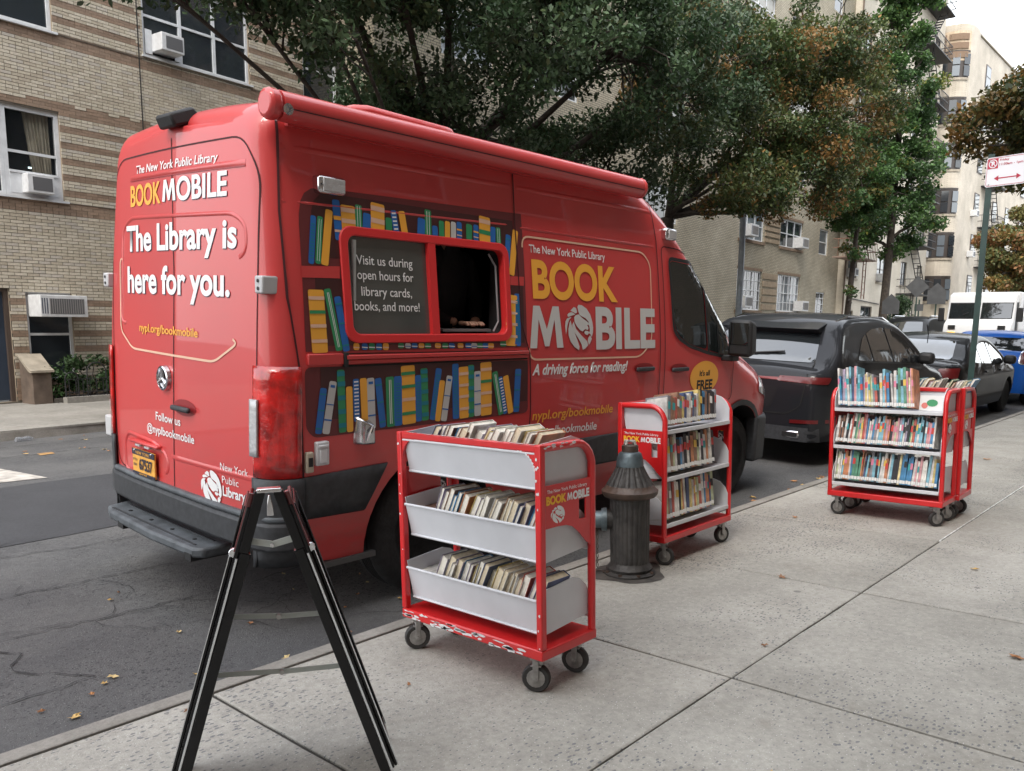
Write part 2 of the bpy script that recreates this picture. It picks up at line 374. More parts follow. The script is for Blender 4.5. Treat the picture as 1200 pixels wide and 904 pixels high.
ASPH2=geo_mat('asphalt_patch',(.036,.037,.041),(.046,.047,.052),2,.8,fleck=(.028,.028,.03),fleck2=(.075,.075,.08),bump=.6,fs=130)
FARM=geo_mat('far_sidewalk_concrete',(.22,.21,.19),(.29,.275,.25),.9,.9,bump=.3,stain=(.7,.68,.65),objvar=.07)
PAINTW=mat('road_paint_white',(.40,.375,.34),.85,nscale=9,namp=.3,bump=.4,bscale=60)
JOINT=mat('joint_dirt',(.045,.04,.034),.95,nscale=20,namp=.3)
def zroad(Y):
    if Y<7.6: return .0308*(Y-3.5)
    return .126-(Y-7.6)*.038
def zwalk(Y): return .13-.0336*(Y-2.97)
def sheet(name,m,xs,ys,zf,kind='structure',parent=None,dz=0):
    vs=[(x,y,zf(y)+dz) for x in xs for y in ys]; n=len(ys)
    fs=[(i*n+j,(i+1)*n+j,(i+1)*n+j+1,i*n+j+1) for i in range(len(xs)-1) for j in range(n-1)]
    mb=MB(); mb._add(vs,fs); o=mb.build(name,m,parent)
    if kind: o['kind']=kind
    return o
g=MB(); g._add([(-900,-900,-.45),(1500,-900,-.45),(1500,900,-.45),(-900,900,-.45)],[(0,1,2,3)]); tag(g.build('ground',ASPH),kind='structure')
road=sheet('road',ASPH,[-40,-5,0,5,10,30,60,120,300],[2.9,3.5,4.5,6,7.6,9,10.5,12,14,18],zroad)
# darker resurfaced strip, ragged edge
pm=MB(); vs=[]; xs=np.arange(-40,60,.5)
for i,x in enumerate(xs):
    j=random.uniform(-.02,.02)
    vs+=[(x,6.05+.0*x+j+(.10 if x>3 else .06*x-.08),0),(x,7.95+random.uniform(-.03,.03)+.04*x,0)]
vs=[(a,b,zroad(b)+.004) for a,b,_ in vs]
mid=[]; 
pv=[];pf=[]
for i in range(len(xs)):
    a=vs[2*i]; b=vs[2*i+1]; k=[a[1],a[1]+(7.58-a[1])*.6,7.6,b[1]] if b[1]>7.6 else [a[1],a[1]+.3,(a[1]+b[1])/2,b[1]]
    pv+=[(a[0],yy,zroad(yy)+.004) for yy in k]
for i in range(len(xs)-1):
    for q in range(3): pf.append((i*4+q,(i+1)*4+q,(i+1)*4+q+1,i*4+q+1))
pm._add(pv,pf); pm.build('asphalt_patch',ASPH2,road)
# cracks in the near lane
def crack(pts,w,jit,seed):
    rr=random.Random(seed); P=[Vector(p) for p in pts]; out=[]
    for a,b in zip(P[:-1],P[1:]):
        n=max(2,int((b-a).length/.06))
        for k in range(n):
            out.append(a.lerp(b,k/n)+Vector((rr.uniform(-jit,jit),rr.uniform(-jit,jit))))
    out.append(P[-1]); return out
ck=MB()
def add_crack(pts,w=.012,jit=.014,seed=0):
    c=crack(pts,w,jit,seed); rr=random.Random(seed+5)
    for a,b in zip(c[:-1],c[1:]):
        ww=w*rr.uniform(.15,.75); d=(b-a).normalized(); n=Vector((-d.y,d.x))*ww/2
        ck._add([(a.x-n.x,a.y-n.y,zroad(a.y)+.0075),(b.x-n.x,b.y-n.y,zroad(b.y)+.0075),(b.x+n.x,b.y+n.y,zroad(b.y)+.0075),(a.x+n.x,a.y+n.y,zroad(a.y)+.0075)],[(0,1,2,3)])
add_crack([(-1,3.72),(.9,3.70),(1.3,3.72)],.012,.012,1); add_crack([(-1,4.45),(1.0,4.42),(2.2,4.36),(3.6,4.5),(6,4.45)],.014,.02,2)
add_crack([(-1,5.12),(1,5.05),(2.2,5.02),(5,5.1),(9,5.0)],.014,.014,3); add_crack([(.9,4.42),(1.15,4.2),(1.05,4.0),(1.3,3.72)],.016,.02,4)
add_crack([(-1,4.6),(1.0,4.52),(2.0,4.3)],.008,.02,5); add_crack([(.2,5.9),(.5,5.6),(.35,5.3),(.6,5.05)],.01,.03,6)
add_crack([(1.6,4.4),(1.9,4.7),(1.8,5.0)],.008,.03,7); add_crack([(2.0,4.38),(2.4,4.05),(2.35,3.7),(2.9,3.3)],.009,.03,8); add_crack([(2.4,4.05),(3.1,3.9),(4,3.95)],.008,.03,9)
add_crack([(-.5,10.2),(3,10.3),(7,10.9)],.03,.03,10); add_crack([(-.5,11.0),(4,11.5),(8,12)],.03,.03,11); add_crack([(.3,6.0),(2,5.75),(4,5.8)],.012,.02,12)
add_crack([(2.2,3.9),(2.8,4.2),(3.3,4.1)],.008,.03,14);add_crack([(1.5,4.4),(1.7,4.1),(2.1,3.9),(2.2,3.6)],.008,.03,13)
add_crack([(-1,3.95),(.5,3.98),(1.1,4.0)],.006,.02,15)
for k in range(26):
    x=random.uniform(.2,5.5); y=random.uniform(3.2,5.9); a=random.uniform(0,6.3); 
    p=[(x,y)]
    for q in range(3): a+=random.uniform(-.9,.9); p.append((p[-1][0]+.16*math.cos(a),p[-1][1]+.16*math.sin(a)))
    add_crack(p,.006,.012,40+k)
o=ck.build('crack',mat('crack_dark',(.026,.026,.027),.95),road); o['kind']='stuff'
# worn crosswalk bar and utility paint
cw=MB(); cw._add([(x,y,zroad(y)+.006) for x,y in ((.6,8.55),(2.62,8.33),(2.52,9.42),(.6,9.6))],[(0,1,2,3)]); cw.build('crosswalk_bar',PAINTW,road,)
um=MB(); um._add([(x,y,zroad(y)+.006) for x,y in ((3.15,10.2),(3.32,10.25),(3.34,10.42),(3.18,10.4))],[(0,1,2,3)]); um.build('utility_mark',mat('utility_orange',(.42,.24,.09),.8),road)
# near sidewalk: base, slabs, curb
sidewalk=sheet('sidewalk',JOINT,[-30,0,30,150],[-2.6,0,2.965],zwalk,dz=-.010)
slabm=None; protos=[]
def slab_mesh(wx,wy,m,seed):
    rr=random.Random(seed); mb=MB(); n=9
    def edge(): return [rr.uniform(-.0022,.0022) for _ in range(n+1)]
    e=[edge() for _ in range(4)]; loop=[]
    for k in range(n): loop.append((wx*k/n,0+e[0][k]))
    for k in range(n): loop.append((wx+e[1][k],wy*k/n))
    for k in range(n): loop.append((wx-wx*k/n,wy+e[2][k]))
    for k in range(n): loop.append((0+e[3][k],wy-wy*k/n))
    N=len(loop); cx,cy=wx/2,wy/2
    inn=[(cx+(x-cx)*(1-.006/ (wx/2)),cy+(y-cy)*(1-.006/(wy/2))) for x,y in loop]
    vs=[(x,y,-.03) for x,y in loop]+[(x,y,-.004) for x,y in loop]+[(x,y,0) for x,y in inn]
    fs=[(i,(i+1)%N,N+(i+1)%N,N+i) for i in range(N)]+[(N+i,N+(i+1)%N,2*N+(i+1)%N,2*N+i) for i in range(N)]+[tuple(range(2*N,3*N))]
    mb._add(vs,fs); me=bpy.data.meshes.new('paving_slab'); me.from_pydata(mb.v,[],mb.f); me.materials.append(m); me.update(); return me
JX=[1.445+1.457*k for k in range(-3,34)]; JY=[2.942,1.452,-.045,-1.54,-2.6]
sm={}
for i in range(len(JX)-1):
    for j in range(len(JY)-1):
        if JX[i]>25 and j>1: continue
        wy=JY[j]-JY[j+1]-.008; key=(round(wy,3),(i*3+j)%4)
        if key not in sm: sm[key]=slab_mesh(1.457-.015,wy,CONC,int(key[0]*1000)+key[1])
        o=bpy.data.objects.new('paving_slab',sm[key]); put(o,sidewalk)
        y0=JY[j+1]+.004; tilt=random.uniform(-.0012,.0012)
        o.location=(JX[i]+.0075,y0,zwalk(y0)); o.rotation_euler=(-math.atan(.0336)+tilt*.6,tilt,0)
sl2=MB(); sl2.box(5.82,9.4,1.4475,1.4565,zwalk(1.452)-.02,zwalk(1.452)+.003); sl2.build('joint_sealant',mat('white_sealant',(.6,.6,.58),.7,nscale=18,namp=.35),sidewalk)
def curb_piece(x0,x1):
    mb=MB(); mb.prism([(2.952,-.1),(2.952,zwalk(2.952)),(2.957,zwalk(2.957)+.003),(3.035,zwalk(3.035)+.002),(3.048,zwalk(3.04)-.008),(3.055,.0-.1)],x0+.003,x1-.003,'x'); return mb
for k in range(24):
    x=-6+3.03*k
    o=curb_piece(x,x+3.03).build('curb_stone',CURBM,sidewalk)
# leaves on the ground
LEAFM=mat('fallen_leaf',(.35,.16,.06),.8,tint=True)
def leaf_shape(r):
    out=[]
    for k in range(10):
        a=2*math.pi*k/10; rr=r*(1 if k%2==0 else .45); out.append((rr*math.cos(a),rr*math.sin(a)))
    return out
fl=MB(); cols=[]
def drop(x,y,z,r):
    a=random.uniform(0,6.3); P=[(x+p[0]*math.cos(a)-p[1]*math.sin(a)*.7,y+p[0]*math.sin(a)+p[1]*math.cos(a)*.7,z+random.uniform(.004,.014)) for p in leaf_shape(r)]
    fl._add(P+[(x,y,z+.004)],[(i,(i+1)%10,10) for i in range(10)]); cols.extend([random.choice([(.42,.2,.08),(.3,.14,.06),(.5,.33,.12),(.55,.42,.2),(.25,.13,.07)])]*10)
for x,y in [(1.3,3.62),(1.35,3.66),(1.22,3.55),(1.75,3.5),(1.1,3.4),(.8,3.7),(.75,4.9),(1.0,3.25),(2.4,3.35),(2.0,3.3),(2.1,3.8),(2.15,3.85),(2.9,3.55),(2.95,3.15)]: drop(x,y,zroad(y)+.002,random.uniform(.02,.035))
for k in range(60):
    x=random.uniform(-1,6); y=random.uniform(3.1,6.2); drop(x,y,zroad(y)+.002,random.uniform(.008,.022))
for k in range(50):
    x=random.uniform(6.5,14); y=random.uniform(3.06,3.5); drop(x,y,zroad(y)+.002,random.uniform(.03,.06))
for k in range(60):
    x=random.uniform(-2,9); y=random.uniform(9,12.2); drop(x,y,zroad(y)+.002,random.uniform(.02,.05))
for x,y,r in [(4.35,1.9,.045),(3.85,.62,.04),(3.1,.1,.05),(2.3,1.0,.02),(1.32,2.86,.04),(6.6,.75,.05),(7.3,.95,.05),(5.2,1.1,.03),(2.75,-.2,.05),(2.0,2.4,.015),(3.3,1.5,.02),(5.9,2.5,.03),(9,1.2,.06),(10,2.1,.06),(8.3,2.4,.05),(1.25,-.3,.04)]: drop(x,y,zwalk(y)+.001,r)
me=bpy.data.meshes.new('fallen_leaves'); me.from_pydata(fl.v,[],fl.f); me.materials.append(LEAFM); ca=me.color_attributes.new('tint','FLOAT_COLOR','CORNER')
cc=[]
for c in cols: cc+= [*c,1]*3
ca.data.foreach_set('color',cc); o=bpy.data.objects.new('fallen_leaves',me); put(o); o['kind']='stuff'
# ---------------------------------------------------------------- far pavement
AF=Matrix.Translation((4.7,16.2,0))@Matrix.Rotation(R(7),4,'Z')
t7=math.tan(R(7))
def far_curb(X): return 12.27+(X-3.34)*math.tan(R(8.5)) if X<8 else 12.27+4.66*math.tan(R(8.5))+(X-8)*.0
fs_=MB(); X=[-40,-5,0,8,30,150]
vs=[]
for x in X: vs+=[(x,far_curb(x)+.15,.06),(x,far_curb(x)+12,.10)]
fs_._add(vs,[(2*i,2*i+2,2*i+3,2*i+1) for i in range(len(X)-1)]); far_walk=tag(fs_.build('far_sidewalk',FARM),kind='structure')
fc=MB()
for x0,x1 in zip(X[:-1],X[1:]):
    a,b=far_curb(x0),far_curb(x1)
    fc._add([(x0,a,-.3),(x1,b,-.3),(x1,b+.15,-.3),(x0,a+.15,-.3),(x0,a,.062),(x1,b,.062),(x1,b+.16,.064),(x0,a+.16,.064)],[(4,5,6,7),(0,1,5,4),(2,3,7,6)])
fc.build('far_curb',CURBM,far_walk)
root=bpy.data.objects.new('slab_frame',None)
for i in range(8):
    for j in range(2):
        key=('f',i%3); 
        if key not in sm: sm[key]=slab_mesh(1.78,1.5,FARM,i)
        o=bpy.data.objects.new('paving_slab',sm[key]); put(o,far_walk); p=AF@Vector((-5+1.79*i,-3.72+1.51*j,.086+.006*j)); o.location=p; o.rotation_euler=(.004,0,R(7))
bpy.data.objects.remove(root)
# ---------------------------------------------------------------- buildings
def brick_mat(name,c1,c2,mortar,bw=.21,bh=.067,msize=.010,bump=.4,var=.25):
    m=bpy.data.materials.new(name); m.use_nodes=True; t=m.node_tree; L=t.links; b=t.nodes['Principled BSDF']; b.inputs['Roughness'].default_value=.9
    tc=t.nodes.new('ShaderNodeTexCoord'); sp=t.nodes.new('ShaderNodeSeparateXYZ'); L.new(tc.outputs['Object'],sp.inputs[0])
    ad=t.nodes.new('ShaderNodeMath'); L.new(sp.outputs[0],ad.inputs[0]); L.new(sp.outputs[1],ad.inputs[1]); cb=t.nodes.new('ShaderNodeCombineXYZ'); L.new(ad.outputs[0],cb.inputs[0]); L.new(sp.outputs[2],cb.inputs[1])
    br=t.nodes.new('ShaderNodeTexBrick'); L.new(cb.outputs[0],br.inputs['Vector']); br.inputs['Scale'].default_value=1; br.inputs['Brick Width'].default_value=bw; br.inputs['Row Height'].default_value=bh; br.inputs['Mortar Size'].default_value=msize; br.inputs['Mortar Smooth'].default_value=.1
    br.inputs['Color1'].default_value=(*c1,1); br.inputs['Color2'].default_value=(*c2,1); br.inputs['Mortar'].default_value=(*mortar,1)
    n=t.nodes.new('ShaderNodeTexNoise'); n.inputs['Scale'].default_value=.8; n.inputs['Detail'].default_value=6; L.new(tc.outputs['Object'],n.inputs['Vector'])
    r_=t.nodes.new('ShaderNodeValToRGB'); r_.color_ramp.elements[0].position=.3; r_.color_ramp.elements[1].position=.7; r_.color_ramp.elements[0].color=(1-var,1-var,1-var*1.1,1); r_.color_ramp.elements[1].color=(1.08,1.08,1.08,1); L.new(n.outputs[0],r_.inputs[0])
    mx=t.nodes.new('ShaderNodeMixRGB'); mx.blend_type='MULTIPLY'; mx.inputs[0].default_value=1; L.new(br.outputs['Color'],mx.inputs[1]); L.new(r_.outputs[0],mx.inputs[2]); L.new(mx.outputs[0],b.inputs['Base Color'])
    bp=t.nodes.new('ShaderNodeBump'); bp.invert=True; bp.inputs['Strength'].default_value=bump; bp.inputs['Distance'].default_value=.01; L.new(br.outputs['Fac'],bp.inputs['Height']); L.new(bp.outputs[0],b.inputs['Normal'])
    return m
BRY=brick_mat('yellow_brick',(.46,.41,.31),(.39,.345,.26),(.17,.155,.13))
BRC=brick_mat('cream_painted_brick',(.60,.55,.46),(.56,.51,.43),(.50,.45,.37),var=.2)
BRT=brick_mat('tan_brick',(.60,.54,.45),(.55,.49,.41),(.42,.38,.32),var=.2)
BRN=brick_mat('brown_brick_near',(.28,.20,.14),(.23,.16,.11),(.15,.13,.11))
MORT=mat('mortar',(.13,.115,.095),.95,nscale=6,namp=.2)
STONE=mat('cast_stone',(.33,.29,.23),.85,nscale=5,namp=.2,bump=.2,bscale=40)
CORN=mat('cornice_band',(.20,.14,.095),.9,nscale=5,namp=.2)
WF=mat('white_window_frame',(.60,.62,.64),.45,nscale=8,namp=.08)
BF=mat('brown_window_frame',(.05,.04,.035),.5)
PANE=mat('window_glass',(.02,.024,.028),.05,spec=1,alpha=.42)
PANE2=mat('window_glass_far',(.025,.03,.036),.06,spec=1)
ROOM=mat('dark_room',(.02,.019,.018),.9)
CURT=mat('cream_curtain',(.62,.57,.45),.9,nscale=4,namp=.2)
IRON=mat('black_iron',(.018,.018,.02),.6)
RUSTI=mat('faded_rust_iron',(.24,.13,.09),.8,nscale=10,namp=.3)
ACW=mat('ac_white',(.58,.59,.60),.5,nscale=10,namp=.1)
ACG=mat('ac_grille',(.10,.10,.105),.6)
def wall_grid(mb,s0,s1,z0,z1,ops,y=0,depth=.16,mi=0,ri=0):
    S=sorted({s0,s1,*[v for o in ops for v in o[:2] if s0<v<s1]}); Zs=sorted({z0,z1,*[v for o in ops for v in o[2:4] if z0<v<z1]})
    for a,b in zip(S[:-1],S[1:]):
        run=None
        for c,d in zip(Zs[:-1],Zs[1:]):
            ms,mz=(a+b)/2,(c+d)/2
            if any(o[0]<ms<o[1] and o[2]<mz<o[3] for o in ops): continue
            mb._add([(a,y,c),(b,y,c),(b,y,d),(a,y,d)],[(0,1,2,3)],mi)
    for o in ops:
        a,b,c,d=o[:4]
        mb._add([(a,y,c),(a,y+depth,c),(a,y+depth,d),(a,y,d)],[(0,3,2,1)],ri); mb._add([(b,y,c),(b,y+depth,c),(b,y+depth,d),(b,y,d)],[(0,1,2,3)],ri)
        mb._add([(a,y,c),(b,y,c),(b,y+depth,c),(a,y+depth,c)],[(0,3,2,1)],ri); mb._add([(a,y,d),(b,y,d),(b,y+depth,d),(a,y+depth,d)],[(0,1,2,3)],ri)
def window(parent,s0,s1,z0,z1,y,nb=1,fm=None,pm=None,fw=.05,sash=True,grid=0,room=True,curtain=0,name='window'):
    fm=fm or WF; pm=pm or PANE2; mb=MB()
    e=.001
    mb.box(s0+e,s0+fw,y,y+.07,z0+e,z1-e); mb.box(s1-fw,s1-e,y,y+.07,z0+e,z1-e); mb.box(s0+fw,s1-fw,y+.002,y+.068,z1-fw,z1-e); mb.box(s0+fw,s1-fw,y+.002,y+.068,z0+e,z0+fw)
    w_=(s1-s0-2*fw)/nb
    for k in range(1,nb): mb.box(s0+fw+k*w_-fw*.6,s0+fw+k*w_+fw*.6,y+.004,y+.066,z0+fw,z1-fw)
    if sash: 
        for k in range(nb):
            a=s0+fw+k*w_+(fw*.6 if k else 0)+.001; b=s0+fw+(k+1)*w_-(fw*.6 if k<nb-1 else 0)-.001; zm=(z0+z1)/2
            mb.box(a,b,y+.008,y+.05,zm-.022,zm+.022)
    if grid:
        for k in range(nb):
            a=s0+fw+k*w_; 
            for q in range(1,grid+1): x=a+w_*q/(grid+1); mb.box(x-.012,x+.012,y-.02,y-.006,z0+.03,z1-.03)
        for q in range(1,4): zz=z0+(z1-z0)*q/4; mb.box(s0+.03,s1-.03,y-.022,y-.004,zz-.012,zz+.012)
    o=mb.build(name,fm,parent)
    for k in range(nb):
        p=MB(); a=s0+fw+k*w_; p._add([(a,y+.035,z0+fw),(a+w_,y+.035,z0+fw),(a+w_,y+.035,z1-fw),(a,y+.035,z1-fw)],[(0,1,2,3)]); p.build('pane',pm,o)
    if room:
        r_=MB(); r_._add([(s0,y+.5,z0),(s1,y+.5,z0),(s1,y+.5,z1),(s0,y+.5,z1)],[(0,1,2,3)]); r_._add([(s0,y+.07,z0),(s0,y+.5,z0),(s0,y+.5,z1),(s0,y+.07,z1)],[(0,1,2,3)]); r_._add([(s1,y+.07,z0),(s1,y+.5,z0),(s1,y+.5,z1),(s1,y+.07,z1)],[(0,1,2,3)]); r_._add([(s0,y+.07,z1),(s1,y+.07,z1),(s1,y+.5,z1),(s0,y+.5,z1)],[(0,1,2,3)]); r_.build('room_recess',ROOM,o)
    if curtain:
        c=MB(); n=24; a,b=curtain; vs=[]
        for i in range(n+1):
            x=a+(b-a)*i/n; yy=y+.16+.03*math.sin(i*1.9); 
            for q,zf in enumerate((0,.45,1)): 
                xx=x if q==2 else (x+(.08 if q==1 else .16)*(1-i/n)); vs.append((xx,yy,z0+.05+(z1-z0-.1)*zf))
        c._add(vs,[(i*3+q,(i+1)*3+q,(i+1)*3+q+1,i*3+q+1) for i in range(n) for q in range(2)]); c.build('curtain',CURT,o,smooth=60)
    return o
def ac_unit(M,s0,s1,z0,z1,y0,y1,label,group='air conditioners in the windows',simple=False):
    """M: building matrix"""
    t=thing('air_conditioner',label,'air conditioner',group=group); t.matrix_world=M@Matrix.Translation(((s0+s1)/2,0,z0))
    w=(s1-s0)/2; h=z1-z0
    mb=MB(); mb.box(-w,w,y0,y1,0,h); mb.build('casing',ACW,t,bevel=.01)
    g_=MB(); g_.box(-w*.62,w*.86,y0-.004,y0+.01,h*.14,h*.84)
    g_.build('grille',ACG,t)
    if not simple:
        f_=MB()
        n=16
        for k in range(n): x=-w*.60+k*(w*1.44)/(n-1); f_.box(x-.004,x+.004,y0-.009,y0-.0045,h*.16,h*.82)
        f_.build('fin',mat('ac_fin',(.28,.27,.26),.5),t)['kind']='stuff'
        for k in range(3):
            l=MB(); x=-w*.94+k*w*.1; l.box(x,x+w*.045,y0-.003,y0+.01,h*.15,h*.85); l.build('louver',mat('louver_dark',(.06,.07,.10),.6),t)
    return t
BW,BH=.205,.0555
BRICKS={'light':[mat('light_brick_%s'%n,c,.85,nscale=30,namp=.12) for n,c in zip(('sand','cream','buff','grey'),((.46,.41,.32),(.51,.46,.37),(.41,.36,.28),(.44,.40,.34)))],
        'brown':[mat('brown_brick_%s'%n,c,.85,nscale=25,namp=.12) for n,c in zip(('mid','dark','warm'),((.25,.18,.13),(.22,.155,.11),(.27,.19,.135)))]}
def left_building():
    b=thing('apartment_building','yellow and brown striped brick apartment building across the street at the left','building'); b.matrix_world=AF
    ops=[(-1.15,.02,.10,2.06),(.29,1.08,.52,2.02),(-.80,1.08,3.63,5.14),(-.80,1.08,6.49,8.0),(2.75,5.15,3.63,5.14),(2.75,5.15,6.55,8.05),(6.6,8.6,3.63,5.14),(6.6,8.6,6.55,8.05),(-3.6,-2.0,3.63,5.14),(2.75,5.15,9.4,10.9),(-.8,1.08,9.4,10.9)]
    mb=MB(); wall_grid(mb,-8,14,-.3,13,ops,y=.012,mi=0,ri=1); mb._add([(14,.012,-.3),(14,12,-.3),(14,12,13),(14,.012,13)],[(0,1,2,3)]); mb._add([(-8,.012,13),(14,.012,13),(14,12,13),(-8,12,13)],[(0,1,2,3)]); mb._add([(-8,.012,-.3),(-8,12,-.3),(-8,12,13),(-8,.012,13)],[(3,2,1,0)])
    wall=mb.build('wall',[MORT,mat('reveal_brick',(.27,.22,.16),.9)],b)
    def colour(s,z,row):
        # returns brown / light
        for zb in (3.41,6.28): 
            if zb<z<zb+.185: return 'brown'
        for zb in (5.14,8.03):
            if zb<z<zb+.17: return 'brown' if not (z>zb+.12 and random.random()<.3) else 'light'
        for za,zt in ((.45,2.06),(3.6,5.14),(6.47,8.03)):
            if za<z<zt and (1.08<s<2.64 or (za<1 and (s>1.08 or s<.29)) or s<-.8 or (s>5.2)):
                k=(zt-z)%(5*BH)
                return 'brown' if k>3*BH else 'light'
        if z<.45: return 'brown'
        return 'light'
    cache={}
    def brick_mesh(L,kind,v):
        key=(round(L,3),kind,v)
        if key in cache: return cache[key]
        m=MB(); m.box(0,L-.009,-.004 if kind=='light' else -.001,.02,0,BH-.009 if kind=='light' else BH-.004)
        me=bpy.data.meshes.new('brick'); me.from_pydata(m.v,[],m.f); me.materials.append(BRICKS[kind][v]); me.update(); cache[key]=me; return me
    allb=[]
    rows=int((8.9-.12)/BH)
    for r_ in range(rows):
        z=.12+r_*BH; s=-1.6+(BW/2 if r_%2 else 0)
        while s<9.5:
            e=s+BW; head=False
            if r_%6==5: e=s+BW/2
            segs=[(s,e)]
            for o in ops:
                if o[2]-.03<z<o[3]-.02:
                    ns_=[]
                    for a,c in segs:
                        if c<=o[0] or a>=o[1]: ns_.append((a,c))
                        else:
                            if a<o[0]-.03: ns_.append((a,o[0]))
                            if c>o[1]+.03: ns_.append((o[1],c))
                    segs=ns_
            for a,c in segs: allb.append((a,z,c-a,colour((a+c)/2,z+BH/2,r_)))
            s=e
    cam=Vector((0,0,1.6))
    def d(bk): return (AF@Vector((bk[0],0,bk[1]))-cam).length
    vis=[k for k in range(len(allb)) if 1.08<allb[k][0]<1.95 or allb[k][0]<.9]
    order=sorted([k for k in range(len(allb)) if allb[k][0]>-.3 and allb[k][0]<2.0 and 2.05<allb[k][1]<3.55],key=lambda k:d(allb[k]))[:300]; near=set(order)
    rest=MB(); mats=BRICKS['light']+BRICKS['brown']
    for k,(s,z,L,kind) in enumerate(allb):
        v=random.choice([0,0,1,1,2,3]) if kind=='light' else random.choice([0,1,2])
        jy=random.uniform(-.003,.002)
        if k in near:
            o=bpy.data.objects.new('brick',brick_mesh(L,kind,v)); put(o,wall); o.location=(s,jy,z)
        else:
            m_=v if kind=='light' else 4+v; y0=(-.004 if kind=='light' else .001)+jy; hh=BH-.009 if kind=='light' else BH-.004; g_=.009 if kind=='light' else .004
            rest._add([(s,.02,z),(s+L-g_,.02,z),(s+L-g_,.02,z+hh),(s,.02,z+hh),(s,y0,z),(s+L-g_,y0,z),(s+L-g_,y0,z+hh),(s,y0,z+hh)],[(4,5,6,7),(0,1,5,4),(1,2,6,5),(2,3,7,6),(3,0,4,7)],m_)
    rest.build('bricks',mats,wall)['kind']='stuff'
    # openings
    dm=MB(); dm.box(-1.08,-.05,.10,.16,.13,2.0); dd=dm.build('door',mat('blue_steel_door',(.028,.042,.065),.45,nscale=3,namp=.1),b)
    h=MB(); h.box(-.23,-.20,.06,.10,1.5,1.72); h.build('push_plate',STEEL,dd)
    fr=MB(); fr.box(-1.15,-1.08,.04,.16,.10,2.06); fr.box(-.05,.02,.04,.16,.10,2.06); fr.box(-1.08,-.05,.041,.16,2.0,2.06); fr.build('door_frame',mat('brown_door_frame',(.07,.05,.04),.6),b)
    window(b,.29,1.08,.52,2.02,.06,1,fw=.05)
    window(b,-.80,.14,3.63,5.14,.05,1,fw=.06); window(b,.14,1.08,3.63,5.14,.05,1,pm=PANE,fw=.07,curtain=(.55,1.0))
    window(b,-.80,1.08,6.49,8.0,.05,2,fw=.06,sash=False)
    for s0,s1,z0,z1 in ((2.75,5.15,3.63,5.14),(2.75,5.15,6.55,8.05)): window(b,s0,s1,z0,z1,.05,3,fw=.055)
    for s0,s1,z0,z1 in ((6.6,8.6,3.63,5.14),(6.6,8.6,6.55,8.05),(-3.6,-2,3.63,5.14),(2.75,5.15,9.4,10.9),(-.8,1.08,9.4,10.9)): window(b,s0,s1,z0,z1,.05,2,fw=.055)
    for s0,s1,z in ((-.86,1.14,3.63),(-.86,1.14,6.49),(2.7,5.2,3.63),(2.7,5.2,6.55)): si=MB(); si.box(s0,s1,-.05,.10,z-.035,z-.001); si.build('sill',WF,b)
    si=MB(); si.box(.25,1.12,-.03,.10,.48,.519); si.build('sill',WF,b)
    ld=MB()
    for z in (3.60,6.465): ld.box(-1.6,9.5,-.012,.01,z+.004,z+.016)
    ld.build('shadow_line',MORT,b)  # dark strips standing in for the shadow above each sill band
    dp=MB(); dp.box(2.635,2.655,-.012,.01,2.2,9); dp.build('expansion_joint',mat('joint_black',(.03,.028,.025),.9),b)
    sp=MB(); sp.tube([(.5,.3,4.62),(.72,.32,4.66),(.95,.3,4.70)],.012,6); 
    pr=MB(); pr.box(.62,.95,.25,.27,4.16,4.185); pr.build('ceiling_lamp',mat('lamp_glow',(.7,.8,.8),.4,emit=(.7,.95,.95,2.0)),b)
    ac_unit(AF,.33,1.14,1.58,1.96,-.42,.10,'boxy white air conditioner over the small ground floor window beside the blue door')
    ac_unit(AF,.40,.84,3.70,4.02,-.16,.10,'white air conditioner in the bottom of the curtained window',simple=True)
    ac_unit(AF,2.95,3.42,6.66,6.98,-.30,.10,'white air conditioner with hanging hose in the upper window half behind the tree',simple=True)
    pn=MB(); pn.box(.21,.40,.045,.055,3.69,4.04); pn.box(.84,1.01,.045,.055,3.69,4.04); pn.box(.21,1.01,.03,.06,4.03,4.07); pn.build('filler_panel',WF,b)
    pn=MB(); pn.box(2.81,2.95,.03,.045,6.61,7.05); pn.box(3.42,3.52,.03,.045,6.61,7.05); pn.build('filler_panel',WF,b)
    # stoop pier and planter
    m=MB(); m.prism([(-.46,.05),(-.46,.62),(-.40,.64),(-.05,.88),(-.012,.88),(-.012,.05)],.09,.40,'x'); 
    st=thing('stoop_pier','sloped stone pier beside the blue door across the street','pier'); st.matrix_world=AF; m.build('pier_body',mat('pier_stone',(.12,.09,.07),.9,nscale=4,namp=.3,bump=.3),st)
    c=MB(); c.prism([(-.50,.622),(-.50,.66),(-.41,.69),(-.05,.93),(-.014,.93),(-.014,.882),(-.05,.882),(-.40,.642),(-.46,.622)],.05,.44,'x'); c.build('cap_stone',STONE,st)
    pl=thing('planter_curb','low concrete planter curb along the striped building','planter'); pl.matrix_world=AF
    m=MB(); m.box(.42,9,-.92,-.78,.05,.20); m.build('curb_wall',FARM,pl); m=MB(); m.box(.42,9,-.78,-.014,.05,.16); m.build('soil',mat('soil',(.03,.025,.02),.95,nscale=20,namp=.4),pl)
    fe=thing('garden_fence','low black iron hoop fence in front of the basement window across the street','fence'); fe.matrix_world=AF
    ra=MB(); ra.box(.45,9,-.86,-.845,.27,.285); ra.box(.45,9,-.86,-.845,.50,.512); ra.build('rail',IRON,fe)
    hm=None
